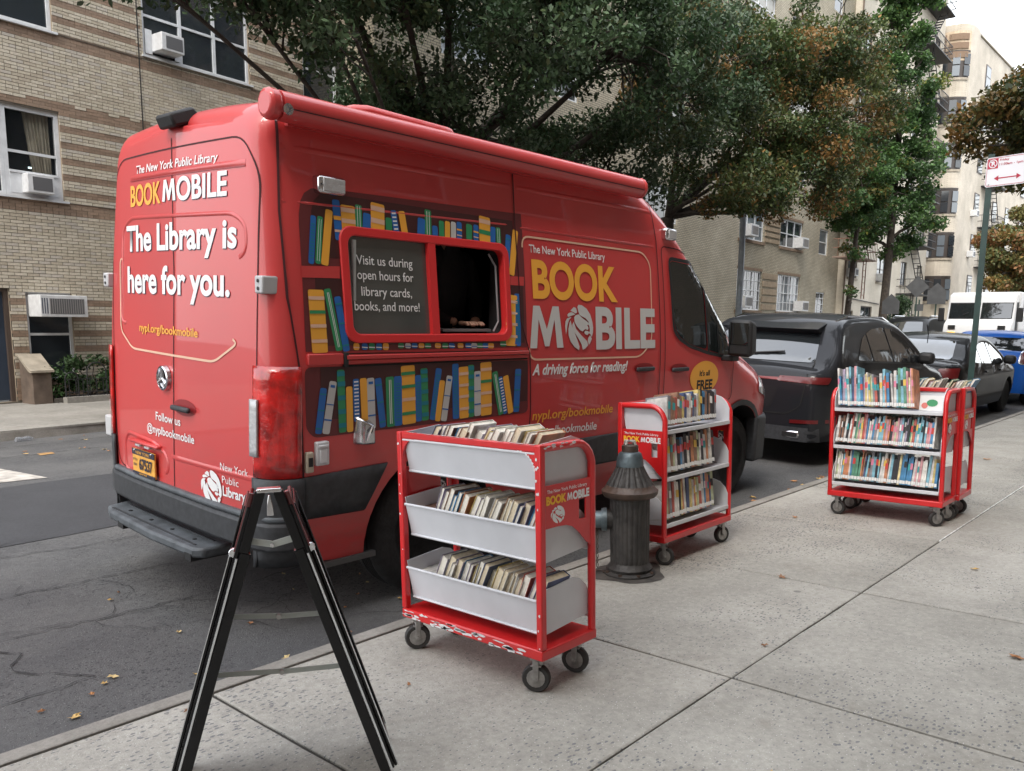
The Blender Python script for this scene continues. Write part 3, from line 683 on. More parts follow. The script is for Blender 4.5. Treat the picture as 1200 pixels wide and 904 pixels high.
    for k in range(20):
        x=.55+k*.22*2
        m=MB(); w_=.17 if k%2 else .11; top=.62 if k%2 else .52
        m.tube([(-w_,0,.2),(-w_,0,top)]+[(-w_*math.cos(a),0,top+w_*math.sin(a)) for a in (.4,.8,1.2,1.57,1.95,2.35,2.75)]+[(w_,0,top),(w_,0,.2)],.011,5)
        o=m.build('hoop',IRON,fe); o.location=(x,-.852,0)
    for k in range(32):
        m=MB(); m.box(-.006,.006,-.006,.006,.2,.50); o=m.build('picket',IRON,fe); o.location=(.5+k*.12,-.852,0)
    return b
left_building()
def leaves_mesh(name,centres,radii,counts,size,cols,parent,seed,droop=.3,flat=.7,m=None):
    """small leaf blades spread through clumps; vectorised"""
    g_=np.random.default_rng(seed); N=int(sum(counts)); c=np.repeat(np.array(centres),counts,axis=0); r_=np.repeat(np.array(radii),counts)[:,None]
    d=g_.normal(size=(N,3)); d/=np.linalg.norm(d,axis=1)[:,None]; rad=g_.random((N,1))**.45; P=c+d*rad*r_*np.array([1,1,flat])
    n=g_.normal(size=(N,3)); n[:,2]=np.abs(n[:,2])*.9+.35; n/=np.linalg.norm(n,axis=1)[:,None]
    a=np.cross(n,g_.normal(size=(N,3))); a/=np.linalg.norm(a,axis=1)[:,None]; b=np.cross(n,a)
    s=size*g_.uniform(.6,1.25,(N,1)); a=a*s; b=b*s*g_.uniform(.45,.75,(N,1)); a[:,2]-=s[:,0]*droop
    V=np.empty((N,6,3)); V[:,0]=P-a; V[:,1]=P-a*.25-b*.8; V[:,2]=P+a*.35-b; V[:,3]=P+a; V[:,4]=P+a*.35+b; V[:,5]=P-a*.25+b*.8
    V[:,3,2]-=s[:,0]*.12
    me=bpy.data.meshes.new(name); me.vertices.add(N*6); me.vertices.foreach_set('co',V.ravel()); me.loops.add(N*6); me.loops.foreach_set('vertex_index',np.arange(N*6)); me.polygons.add(N); me.polygons.foreach_set('loop_start',np.arange(0,N*6,6)); 
    me.update(calc_edges=True); me.validate()
    cols=np.array(cols); nc=len(cols); base=g_.integers(0,nc,len(counts)); ci=np.repeat(base,counts); sw=g_.random(N)<.35; ci=np.where(sw,g_.integers(0,nc,N),ci)
    C=cols[ci]*g_.uniform(.7,1.3,(N,1)); C=np.concatenate([C,np.ones((N,1))],1); C=np.repeat(C,6,axis=0)
    ca=me.color_attributes.new('tint','FLOAT_COLOR','CORNER'); ca.data.foreach_set('color',C.astype(np.float32).ravel())
    me.materials.append(m or LEAF); o=bpy.data.objects.new(name,me); put(o,parent); return o
def leaf_mat():
    m=bpy.data.materials.new('tree_leaf'); m.use_nodes=True; t=m.node_tree; b=t.nodes['Principled BSDF']; a=t.nodes.new('ShaderNodeAttribute'); a.attribute_name='tint'
    t.links.new(a.outputs['Color'],b.inputs['Base Color']); b.inputs['Roughness'].default_value=.5; b.inputs['Specular IOR Level'].default_value=.3
    tr=t.nodes.new('ShaderNodeBsdfTranslucent'); t.links.new(a.outputs['Color'],tr.inputs[0]); mx=t.nodes.new('ShaderNodeMixShader'); mx.inputs[0].default_value=.3
    t.links.new(b.outputs[0],mx.inputs[1]); t.links.new(tr.outputs[0],mx.inputs[2]); t.links.new(mx.outputs[0],t.nodes['Material Output'].inputs[0]); return m
LEAF=leaf_mat()
BARK=mat('bark',(.050,.040,.032),.9,nscale=9,namp=.35,bump=.8,bscale=22)
def tree(name,label,x,y,z0,tr,fork,blobs,nclump,nleaf,size,cols,seed,lean=(0,0),clr=.55,group='street trees along the far pavement',hole=0,limbr=.45,droop=.3,top=None):
    """blobs: ellipsoids (cx,cy,cz,rx,ry,rz,weight) in metres from the trunk base that the crown fills"""
    rr=random.Random(seed); t=thing(name,label,'tree',(x,y,z0),group=group)
    tk=MB(); H=top or fork
    pts=[(0,0,-.2),(0,0,.3),(lean[0]*.3,lean[1]*.3,fork*.4),(lean[0],lean[1],fork)]
    tk.tube(pts,tr,10,radii=[tr*1.35,tr*1.08,tr*.95,tr*.85])
    if top: tk.tube([(lean[0],lean[1],fork),(lean[0]*1.3+.1,lean[1]*1.2,(fork+top)/2),(lean[0]*1.5,lean[1],top)],tr,8,radii=[tr*.85,tr*.5,tr*.12])
    tk.build('trunk',BARK,t,smooth=60)
    W=sum(b[6] for b in blobs); cl=[];ra=[];lb=[]
    br=MB()
    for b in blobs:
        n=max(2,int(nclump*b[6]/W)); F=Vector((lean[0],lean[1],fork)); C=Vector(b[:3])
        if top: F=Vector((lean[0]*1.2,lean[1],min(max(C.z-b[5]*.5-.5,fork*.5),top*.9)))
        mid=F.lerp(C,.5)+Vector((rr.uniform(-.3,.3),rr.uniform(-.3,.3),-.1*(C-F).length+rr.uniform(-.2,.4)))
        lr=tr*limbr*(1 if b[6]>=1 else .6)
        br.tube([F,F.lerp(mid,.5)+Vector((0,0,.1)),mid,C],lr,7,radii=[lr,lr*.8,lr*.62,lr*.35])
        for k in range(n):
            while True:
                p=Vector((rr.uniform(-1,1),rr.uniform(-1,1),rr.uniform(-1,1)))
                if .25<p.length<1: break
            q=C+Vector((p.x*b[3],p.y*b[4],p.z*b[5])); cl.append(q); ra.append(clr*rr.uniform(.6,1.25))
            st=mid.lerp(C,rr.uniform(.55,1)); m2=st.lerp(q,.5)+Vector((rr.uniform(-.25,.25),rr.uniform(-.25,.25),rr.uniform(-.1,.3)))
            r1=lr*.28; br.tube([st,m2,q],r1,5,radii=[r1,r1*.6,r1*.2],cap=False)
            for s_ in range(3):
                e=q+Vector((rr.uniform(-1,1),rr.uniform(-1,1),rr.uniform(-.6,.6)))*ra[-1]; br.tube([m2.lerp(q,.5),e],r1*.25,3,radii=[r1*.3,.004],cap=False)
    br.build('limb',BARK,t,smooth=60)
    cnt=[max(4,int(nleaf/len(cl)*(r_/clr)**2)) for r_ in ra]
    crown=leaves_mesh('crown',[tuple(c) for c in cl],ra,cnt,size,cols,t,seed,droop); return t
DG=[(.042,.080,.034),(.058,.100,.046),(.080,.125,.062),(.034,.062,.026),(.100,.14,.085)]
BG=[(.17,.11,.035),(.22,.12,.036),(.06,.095,.03),(.05,.08,.03),(.09,.115,.038),(.12,.13,.042),(.24,.14,.05),(.085,.115,.04),(.07,.105,.036),(.10,.13,.045),(.08,.12,.04)]
GG=[(.055,.105,.034),(.07,.14,.04),(.045,.09,.032),(.09,.17,.05),(.05,.10,.034)]
YG=[(.10,.10,.03),(.08,.09,.03),(.15,.12,.03),(.06,.08,.03),(.09,.10,.035)]
LG=[(.20,.13,.04),(.15,.14,.05),(.10,.12,.04),(.24,.12,.05),(.13,.15,.06)]
def trees():
    # big dark pin oak behind the bookmobile
    tree('oak_tree','big dark green oak spreading behind the bookmobile roof',12.2,13.3,.06,.30,4.4,
      [(-5.0,-2.2,8.1,1.9,1.8,1.0,1.3),(-3.4,-2.6,7.0,1.5,1.5,.9,1.1),(-2.2,-2.6,8.0,2.0,2.0,1.4,1.9),(-2.0,-1.0,6.0,1.8,1.6,.9,1.1),(0,-2.8,6.8,2.2,2.0,1.5,2.4),(2.4,-2.8,7.2,2.3,2.1,1.7,2.4),(4.8,-2.4,7.2,2.3,2.0,1.9,2.2),
       (.3,-1.0,5.3,2.2,1.5,1.0,1.5),(2.9,-1.2,5.2,2.2,1.5,1.1,1.5),(5.0,-1.0,5.2,1.8,1.5,1.1,1.1),(0,0,9.4,3.6,3,1.8,2.4),(4.2,0,9.8,3.4,3,1.8,2.2),(-3.6,0,9.6,2.6,2.4,1.2,1.3),(-6.2,-2.5,6.0,1.3,1.1,.55,.8),(-7.7,-2.9,5.75,1.0,.9,.40,.55),(-5.0,-2.6,6.3,1.3,1.2,.6,.8),(-4.4,-2.9,5.6,.8,.8,.4,.3),(7.4,-1.5,8.0,1.8,1.8,1.9,1.4)],
      330,120000,.054,DG+DG+[(.07,.10,.04),(.065,.075,.03)],11,lean=(-.3,-.2),clr=.62,limbr=.38)
    # browning oak in the middle
    tree('oak_tree','browning oak with orange brown leaves hanging beyond the bookmobile windscreen',22.4,14.2,.06,.24,4.8,
      [(-1.4,-2.9,5.6,1.8,1.6,1.2,1.2),(.0,-3.2,5.0,1.4,1.2,.8,.9),(1.2,-2.4,7.0,2.3,2.0,2.0,2.1),(3.6,-2.8,7.6,2.3,2.0,2.3,2.2),(5.8,-2.8,8.6,2.3,2.0,2.3,1.9),(2.4,-2.9,5.8,1.6,1.4,.9,1.0),(5.0,-2.9,6.7,1.7,1.5,1.1,1.1),(-1.2,-1.2,8.6,2.6,2.2,2.2,1.8),(3,-.4,11.4,4.0,3,2.4,2.4),(7.0,-2.0,11.4,2.8,2.4,2.2,1.8),(-2.6,-2.0,7.2,1.5,1.5,1.4,1.0),(2.2,-2.8,9.4,2.0,1.7,1.5,1.6),(4.4,-3.0,10.0,1.9,1.7,1.5,1.5),(.2,-2.6,9.2,1.8,1.6,1.4,1.3)],
      260,108000,.056,BG+[(.05,.07,.025),(.06,.08,.03),(.045,.06,.025)],23,clr=.62,limbr=.4)
    tree('slender_tree','slender leaning street tree with a few green leaves beside the fire escape',38.2,14.4,.06,.15,4.4,
      [(-.3,-.2,8.6,2.4,1.4,1.8,1.4),(-.2,0,6.6,1.3,1.0,.9,.8),(1.7,0,6.9,1.5,1.1,1.2,1.0),(-.7,-.3,3.3,.35,.4,.4,.15),(.9,-.2,7.8,1.6,1.4,1.6,1.2),(-.2,-.2,4.9,.4,.5,.4,.15),(-2.2,0,7.6,1.4,1.2,1.3,.9)],
      90,15000,.085,GG+[(.12,.11,.03)],31,lean=(.5,0),clr=.5,top=10,droop=.2)
    bl=[]; rr=random.Random(5)
    for k in range(30):
        z=5.4+k*.50; w_=2.9-.07*k if k>3 else 2.3; a=k*2.4
        bl.append((w_*.62*math.cos(a),w_*.62*math.sin(a),z+.5,max(.7,w_*.55),max(.6,w_*.5),.62,1.0 if k<14 else .7))
    tree('ginkgo_tree','tall bright green ginkgo with upswept branches in front of the cream building',45.5,15.2,.06,.24,5.2,bl,210,44000,.095,GG+GG+GG+[(.16,.17,.04)],41,lean=(.35,0),clr=.66,top=19,droop=.1)
    tree('plane_tree','olive green autumn tree reaching in from the right above the parking sign',20.0,1.7,zwalk(1.7),.22,3.8,
      [(.9,3.0,5.9,1.3,1.1,.75,1.2),(1.9,2.5,6.7,1.3,1.2,.8,1.2),(.5,1.9,6.0,1.3,1.1,.9,1.2),(.2,.6,6.6,1.6,1.5,1.1,1.3),(-.6,-.8,6.8,2.0,1.6,1.3,1.3),(2.0,1.2,5.2,1.0,1.0,.7,.8),(1.2,2.4,5.1,.9,.8,.5,.6)],
      130,30000,.060,YG+BG[:2]+[(.07,.08,.03)],51,clr=.45,group='street trees on the near pavement')
    tree('plane_tree','unseen street tree right of the view, added so its high crown darkens reflections',13.4,1.5,zwalk(1.5),.24,6.0,  # added out of view: its canopy darkens what the parked cars reflect
      [(0,0,10.4,2.6,2.2,1.5,2),(2,1.6,10.8,2.6,2.4,1.4,1.8),(-1.6,2.4,10.4,2.6,2.4,1.3,1.6),(.5,.5,12,2.6,2.4,1.2,1),(3.5,-.5,10.6,2.4,2,1.2,1.4),(-4,0,9.8,2.4,2.2,1.3,1.5)],110,26000,.10,YG+DG,52,clr=.6,group='street trees on the near pavement')
    tree('plane_tree','unseen street tree behind the photographer, added to darken reflections',-5.0,1.2,zwalk(1.2),.24,4.0,  # second tree added out of view, to darken reflections in the paintwork
      [(0,0,7.6,2.6,2.2,1.6,2),(2,-.6,8.0,2.2,2,1.4,1.4),(-1.6,-1,8.2,2,2,1.5,1.2),(.5,.5,9.8,2.4,2,1.4,1.2)],60,12000,.09,YG+DG,53,clr=.6,group='street trees on the near pavement')
    tree('maple_tree','pale orange and green tree low behind the white truck',63.5,13.3,.06,.25,3.2,
      [(0,-.5,6.6,2.6,2.4,1.9,2.0),(-1.7,-.5,5.2,1.9,1.7,1.2,1.2),(1.5,-1,8.2,2.2,2.0,1.6,1.4),(1.6,-1,5.0,2.0,2.0,1.3,1.2),(3.2,-1.5,6.6,2.0,2,1.8,1.2)],
      110,26000,.12,LG,61,clr=.8)
    # shrubs by the far wall
    for nm,lb,s,y_,z_,r_,n in (('shrub','dark leafy shrub growing over the hoop fence below the basement window',1.05,-.48,.62,.42,2600),):
        t=thing(nm,lb,'shrub',tuple(AF@Vector((s,y_,.15)))); cc=[(random.uniform(-.62,.6),random.uniform(-.22,.22),random.uniform(.12,.68)) for _ in range(22)]
        leaves_mesh('foliage',cc,[.17]*22,[n//22]*22,.035,[(.035,.07,.025),(.05,.10,.035),(.03,.055,.02)],t,71)
        m=MB()
        for c_ in cc[:12]: m.tube([(0,0,0),(c_[0]*.5,c_[1]*.5,c_[2]*.6),c_],.008,4)
        m.build('stem',BARK,t)
    t=thing('shrub','round dark green evergreen bush by the entrance under the bow windows','shrub',(54.5,17.2,.1)); cc=[(random.uniform(-.9,.9),random.uniform(-.5,.5),random.uniform(.8,3.2)) for _ in range(26)]
    leaves_mesh('foliage',cc,[.5]*26,[110]*26,.09,DG,t,72); m=MB(); m.tube([(0,0,0),(0,0,2)],.05,6); m.build('stem',BARK,t)
trees()
# ---------------------------------------------------------------- buildings along the right of the far side
BM=Matrix.Translation((32.6,17.2,0))@Matrix.Rotation(R(3),4,'Z')
PANES=[PANE2,PANE2,mat('window_glass_sky',(.12,.14,.16),.08,spec=1),mat('window_blind',(.30,.29,.26),.25,spec=.8,nscale=2,namp=.2),PANE2]
def right_building():
    b=thing('apartment_building','long yellow brick apartment block across the street beyond the bookmobile windscreen','building'); b.matrix_world=BM
    ops=[]; FZ=[(2.25,4.0)]+[(5.3+3*k,6.6+3*k) for k in range(6)]
    for i,(z0,z1) in enumerate(FZ):
        for s0,s1 in ((.3,2.9),(4.85,7.65),(-7.6,-5.2),(-14.5,-11.8),(-17.8,-15.8)): ops.append((s0,s1,z0,z1))
        ops.append((10.1,11.4,z0 if i else 2.1,z1 if i else 3.35))
    mb=MB(); wall_grid(mb,-20,13.3,-.3,24.5,ops,y=0,depth=.14,mi=0,ri=0); mb._add([(-20,0,-.3),(-20,10,-.3),(-20,10,24.5),(-20,0,24.5)],[(3,2,1,0)]); mb._add([(-20,0,24.5),(13.3,0,24.5),(13.3,12,24.5),(-20,12,24.5)],[(0,1,2,3)])
    mb.build('wall',BRY,b)
    st=MB()
    for (s0,s1,z0,z1) in ops:
        if s1-s0>2 and s0>-1: 
            st=MB(); st.box(s0-.05,s1+.05,-.03,.02,z1+.002,z1+.12); st.build('lintel',CORN,b); st=MB(); st.box(s0-.1,s1+.1,-.07,.1,z0-.13,z0-.002); st.build('sill',CORN,b)
    for i,(z0,z1) in enumerate(FZ):    # raised brick courses between the paired windows
        if i>3: break
        for k in range(5):
            zz=z0+.05+k*(z1-z0)/5
            bd=MB(); bd.box(3.02,4.72,-.05,.0,zz,zz+(z1-z0)/5-.1); bd.build('raised_band',mat('stripe_stone',(.30,.235,.165),.9,nscale=6,namp=.15),b)
    for i,(s0,s1,z0,z1) in enumerate(ops):
        vis=z0<7
        window(b,s0,s1,z0,z1,.05,3 if s1-s0>2.3 else (2 if s1-s0>1.5 else 1),fw=.06,grid=(1 if (z0<3 and vis) else 0),room=False,pm=PANES[(i*7)%5])
    # cream wing beyond
    c=thing('cream_building','cream painted apartment wing with fire escapes behind the ginkgo','building'); c.matrix_world=BM
    ops=[]
    ops+=[(14.1,15.3,2.08,2.48),(16.7,18.9,2.12,2.78),(20.6,21.6,2.1,2.4)]
    for k in range(6):
        for s0,s1 in ((13.9,15.5),(19.3,21.3),(24.6,26.0),(28.6,30.1)): ops.append((s0,s1,4.3+3*k,5.85+3*k))
    mb=MB(); wall_grid(mb,13.3,31.0,-.3,25.2,ops,y=-.35,depth=.14); mb._add([(13.3,-.35,-.3),(13.3,0,-.3),(13.3,0,25.2),(13.3,-.35,25.2)],[(3,2,1,0)]); mb._add([(31,-.35,-.3),(31,12,-.3),(31,12,25.2),(31,-.35,25.2)],[(0,1,2,3)]); mb._add([(13.3,-.35,25.2),(31,-.35,25.2),(31,12,25.2),(13.3,12,25.2)],[(0,1,2,3)])
    mb.build('wall',BRC,c)
    for o in ops: window(c,*o[:4],-.28,2 if o[1]-o[0]>1.3 else 1,fm=BF if o[2]>4 else BF,fw=.07,room=False,sash=o[2]>4,pm=random.choice(PANES))
    for o in ops[3:]: si=MB(); si.box(o[0]-.08,o[1]+.08,-.42,-.25,o[2]-.12,o[2]-.001); si.build('sill',STONE,c)
    pp=MB(); pp.tube([(14.1,-.42,2.95+.1),(14.4,-.42,3.15),(20,-.42,2.95)],.03,5); pp.build('pipe',IRON,c)
    pp=MB(); pp.box(13.32,13.4,-.42,-.355,.2,24); pp.build('drain_pipe',mat('drain_brown',(.16,.12,.09),.8),c)
    def escape(M,label,s0,s1,y0,floors,m,ladder=None,stairs=True,dep=1.1,bars=14):
        t=thing('fire_escape',label,'fire escape',group=None); t.matrix_world=M
        for fi,z in enumerate(floors):
            p=MB(); p.box(s0,s1,y0-dep,y0-.002,z-.07,z); p.build('platform',mat('platform_tan',(.28,.20,.16),.8) if m is RUSTI else m,t)
            r_=MB()
            for zz in (.45,.9): r_.box(s0,s1,y0-dep,y0-dep+.03,z+zz-.02,z+zz+.02); r_.box(s0,s0+.03,y0-dep,y0,z+zz-.02,z+zz+.02); r_.box(s1-.03,s1,y0-dep,y0,z+zz-.02,z+zz+.02)
            for k in range(bars+1): x=s0+(s1-s0-.02)*k/bars; r_.box(x,x+.022,y0-dep+.004,y0-dep+.026,z,z+.9)
            for k in range(4): yy=y0-dep+dep*k/4; r_.box(s0+.002,s0+.02,yy,yy+.022,z,z+.9)
            r_.build('railing',m,t)
            if stairs and fi+1<len(floors):
                z2=floors[fi+1]; sa=s0+.5 if fi%2 else s1-.5; sb=s1-.9 if fi%2 else s0+.9; s_=MB()
                for yy in (y0-dep*.75,y0-dep*.35): s_.tube([(sa,yy,z),(sb,yy,z2)],.03,4)
                n=11
                for k in range(1,n): q=k/n; x=sa+(sb-sa)*q; s_.box(x-.1,x+.1,y0-dep*.75,y0-dep*.35,z+(z2-z)*q-.015,z+(z2-z)*q+.015)
                s_.build('stair',m,t)
        if ladder:
            sx,za,zb=ladder; l=MB()
            for dx in (-.25,.25): l.tube([(sx+dx,y0-dep*.8,za),(sx+dx,y0-dep*.8,zb)],.028,4)
            k=za+.2
            while k<zb: l.box(sx-.25,sx+.25,y0-dep*.8-.015,y0-dep*.8+.015,k-.015,k+.015); k+=.33
            l.build('ladder',m,t)
        return t
    escape(BM,'rust red fire escape with a drop ladder at the corner of the cream wing',11.2,15.3,-.36,[5.25,8.3,11.3,14.3],RUSTI,(13.9,3.1,5.3))
    escape(BM,'black fire escape on the cream wing seen between the ginkgo and the road signs',23.8,28.6,-.36,[3.75,6.9,9.9,12.9,15.9,19.0,21.8],IRON,(24.3,1.6,3.8))
    for (s0,z0,lb) in ((19.2,4.35,'white air conditioner on the cream wing just right of the ginkgo trunk'),(13.6,4.35,'white air conditioner on the cream wing beside the rust red ladder')):
        ac_unit(BM,s0,s0+.62,z0,z0+.42,-.85,-.3,lb,simple=True)
    ac_unit(BM,21.0,21.9,20.5,21.2,-1.0,-.3,'white air conditioner high on the cream wing beside the topmost fire escape',simple=True)
    for s0,z0,lb in ((.35,2.35,'white air conditioner in the barred ground floor window left of the lamp post'),(7.2,2.3,'white air conditioner at the right end of the second barred ground floor window'),(.6,5.4,'white air conditioner in the first floor window under the brown leaves'),(6.7,5.35,'white air conditioner in the first floor window right of the lamp post')):
        ac_unit(BM,s0,s0+.8,z0,z0+.5,-.42,.1,lb)
    # rounded corner building
    d=thing('corner_building','tan apartment house with rounded corner and stacked bow windows at the far right','building')
    path=[(64,26),(64,18.0)]; cx,cy,rr_=65.2,18.2,1.2
    for k in range(1,7): a=math.pi+ (math.pi/2)*k/7; path.append((cx+rr_*math.cos(a),cy+rr_*math.sin(a)))
    path+=[(65.4,17.0),(66.6,17.0),(66.6,17.3),(95,17.3)]
    mb=MB()
    for (a,b_) in zip(path[:-1],path[1:]): mb._add([(a[0],a[1],-.3),(b_[0],b_[1],-.3),(b_[0],b_[1],22.2),(a[0],a[1],22.2)],[(0,1,2,3)])
    mb._add([(p[0],p[1],22.2) for p in path]+[(95,26,22.2)],[tuple(range(len(path)+1))]); mb.build('wall',BRT,d)
    def bow(z0,z1,nm='window',m=BF,off=.03,frac=(0,1)):
        pts=[]; 
        pts=[(64-off,19.0),(64-off,18.2)]
        for k in range(1,7): a=math.pi+(math.pi/2)*k/7*.86; pts.append((cx+(rr_+off)*math.cos(a),cy+(rr_+off)*math.sin(a)))
        q=MB()
        for a,b_ in zip(pts[:-1],pts[1:]): q._add([(a[0],a[1],z0),(b_[0],b_[1],z0),(b_[0],b_[1],z1),(a[0],a[1],z1)],[(0,1,2,3)])
        o=q.build(nm,m,d); return o,pts
    for k in range(6):
        z0=3.45+3.05*k; z1=z0+1.66
        o,pts=bow(z0,z1,'window',BF,.02)
        L=[(pts[0],pts[1])]; segs=[(18.92,18.28)]
        for (ya,yb) in ((18.95,18.25),):
            p=MB(); p._add([(63.95,ya,z0+.1),(63.95,yb,z0+.1),(63.95,yb,z1-.1),(63.95,ya,z1-.1)],[(0,1,2,3)]); p.build('pane',PANE2,o)
        for (i0,i1) in ((2,4),(5,7)):
            a,b_=Vector(pts[i0]),Vector(pts[i1]); n_=Vector((-(b_-a).y,(b_-a).x)).normalized()*-.09; a,b_=a+n_,b_+n_
            if (a-Vector((cx,cy))).length<rr_: pass
            for za,zb in ((z0+.1,z0+.78),(z0+.86,z1-.1)):
                p=MB(); p._add([(a.x,a.y,za),(b_.x,b_.y,za),(b_.x,b_.y,zb),(a.x,a.y,zb)],[(0,1,2,3)]); p.build('pane',PANES[2] if (k*3+i0)%2 else PANE2,o)
        bow(z0-.16,z0-.002,'sill_band',STONE,.07); bow(z1+.002,z1+.13,'lintel_band',BF,.05)
    bow(21.0-1.2,21.75,'parapet_frieze',mat('frieze_brick',(.50,.40,.29),.9,nscale=7,namp=.15),.03)
    for k in range(16):
        for r_ in range(3):
            i=k/16*(6)+.2; i0=int(i); pts=[(64-.07,18.9),(64-.07,18.2)]+[(cx+(rr_+.07)*math.cos(math.pi+(math.pi/2)*q/7*.86),cy+(rr_+.07)*math.sin(math.pi+(math.pi/2)*q/7*.86)) for q in range(1,7)]
            a,b_=Vector(pts[min(i0,6)]),Vector(pts[min(i0+1,7)]); p=a.lerp(b_,i-i0); q=MB(); q.box(p.x-.045,p.x+.045,p.y-.045,p.y+.045,20.0+r_*.58,20.4+r_*.58); q.build('soldier_brick',mat('frieze_dark',(.24,.17,.12),.9),d)
    bow(1.9,2.2,'water_table',STONE,.10)
    for k in range(7):
        z0=4.0+3.05*k
        if z0+1.6>22: break
        for x0 in (70.0,75.6,80,85):
            f_=MB(); f_.box(x0,x0+1.4,17.26,17.299,z0,z0+1.6); o=f_.build('window',BF,d); p=MB(); p.box(x0+.1,x0+1.3,17.245,17.262,z0+.1,z0+.75); p.box(x0+.1,x0+1.3,17.246,17.262,z0+.82,z0+1.5); p.build('pane',PANE2,o)
    cp=MB(); cp.box(66.6,95,17.2,17.5,22.21,22.32); cp.build('coping',STONE,d)
    DM=Matrix.Translation((0,17.3,0))
    escape(DM,'black fire escape stacked up the corner building near the sign post',71.6,75.2,0,[3.2,6.3,9.3,12.4,15.4],IRON,None,bars=10)
    for k,(x0,z0) in enumerate(((69.3,9.9),(69.3,6.9),(76.2,8.0))):
        ac_unit(DM,x0,x0+.7,z0,z0+.45,-.45,0,'white air conditioner on the corner building, '+('upper one left of the fire escape','lower one left of the fire escape','right of the fire escape')[k],simple=True)
    for z0,lb in ((18.7+1.0,'white air conditioner in the top bow window of the corner building'),(6.55,'white air conditioner in the bow window one floor above the road signs'),(3.5,'white air conditioner at the right end of the lowest bow window')):
        yy=18.9 if z0>18 else (18.8 if z0>6 else 17.5)
        t=thing('air_conditioner',lb,'air conditioner',(63.7,yy,z0),group='air conditioners in the windows'); m=MB(); m.box(-.3,.25,-.35,.35,0,.42); m.build('casing',ACW,t); m=MB(); m.box(-.31,-.295,-.2,.28,.06,.36); m.build('grille',ACG,t)
right_building()
def near_building():
    # stands behind the camera; fills the reflections on paint and glass
    M=Matrix.Translation((0,-2.7,0))@Matrix.Rotation(math.pi,4,'Z')
    b=thing('brown_building','brown brick apartment house along the near pavement','building'); b.matrix_world=M
    ops=[]
    for k in range(5):
        for q in range(-14,8): s=q*3.2; ops.append((s,s+1.6,1.2+3.1*k,2.9+3.1*k))
    mb=MB(); wall_grid(mb,-48,28,-.3,17,ops,y=0,depth=.15); mb._add([(-48,0,17),(28,0,17),(28,12,17),(-48,12,17)],[(0,1,2,3)]); mb.build('wall',BRN,b)
    for o in ops:
        w_=MB(); 
        w_.box(o[0],o[1],.1,.14,o[2],o[2]+.06);w_.box(o[0],o[1],.1,.14,o[3]-.06,o[3]-.001);w_.box(o[0],o[0]+.06,.101,.139,o[2]+.06,o[3]-.06);w_.box(o[1]-.06,o[1],.101,.139,o[2]+.06,o[3]-.06);w_.box(o[0]+.06,o[1]-.06,.101,.139,(o[2]+o[3])/2-.03,(o[2]+o[3])/2+.03)
        f_=w_.build('window',WF,b); p=MB(); p._add([(o[0],.13,o[2]),(o[1],.13,o[2]),(o[1],.13,o[3]),(o[0],.13,o[3])],[(0,1,2,3)]); p.build('pane',PANE2,f_)
near_building()
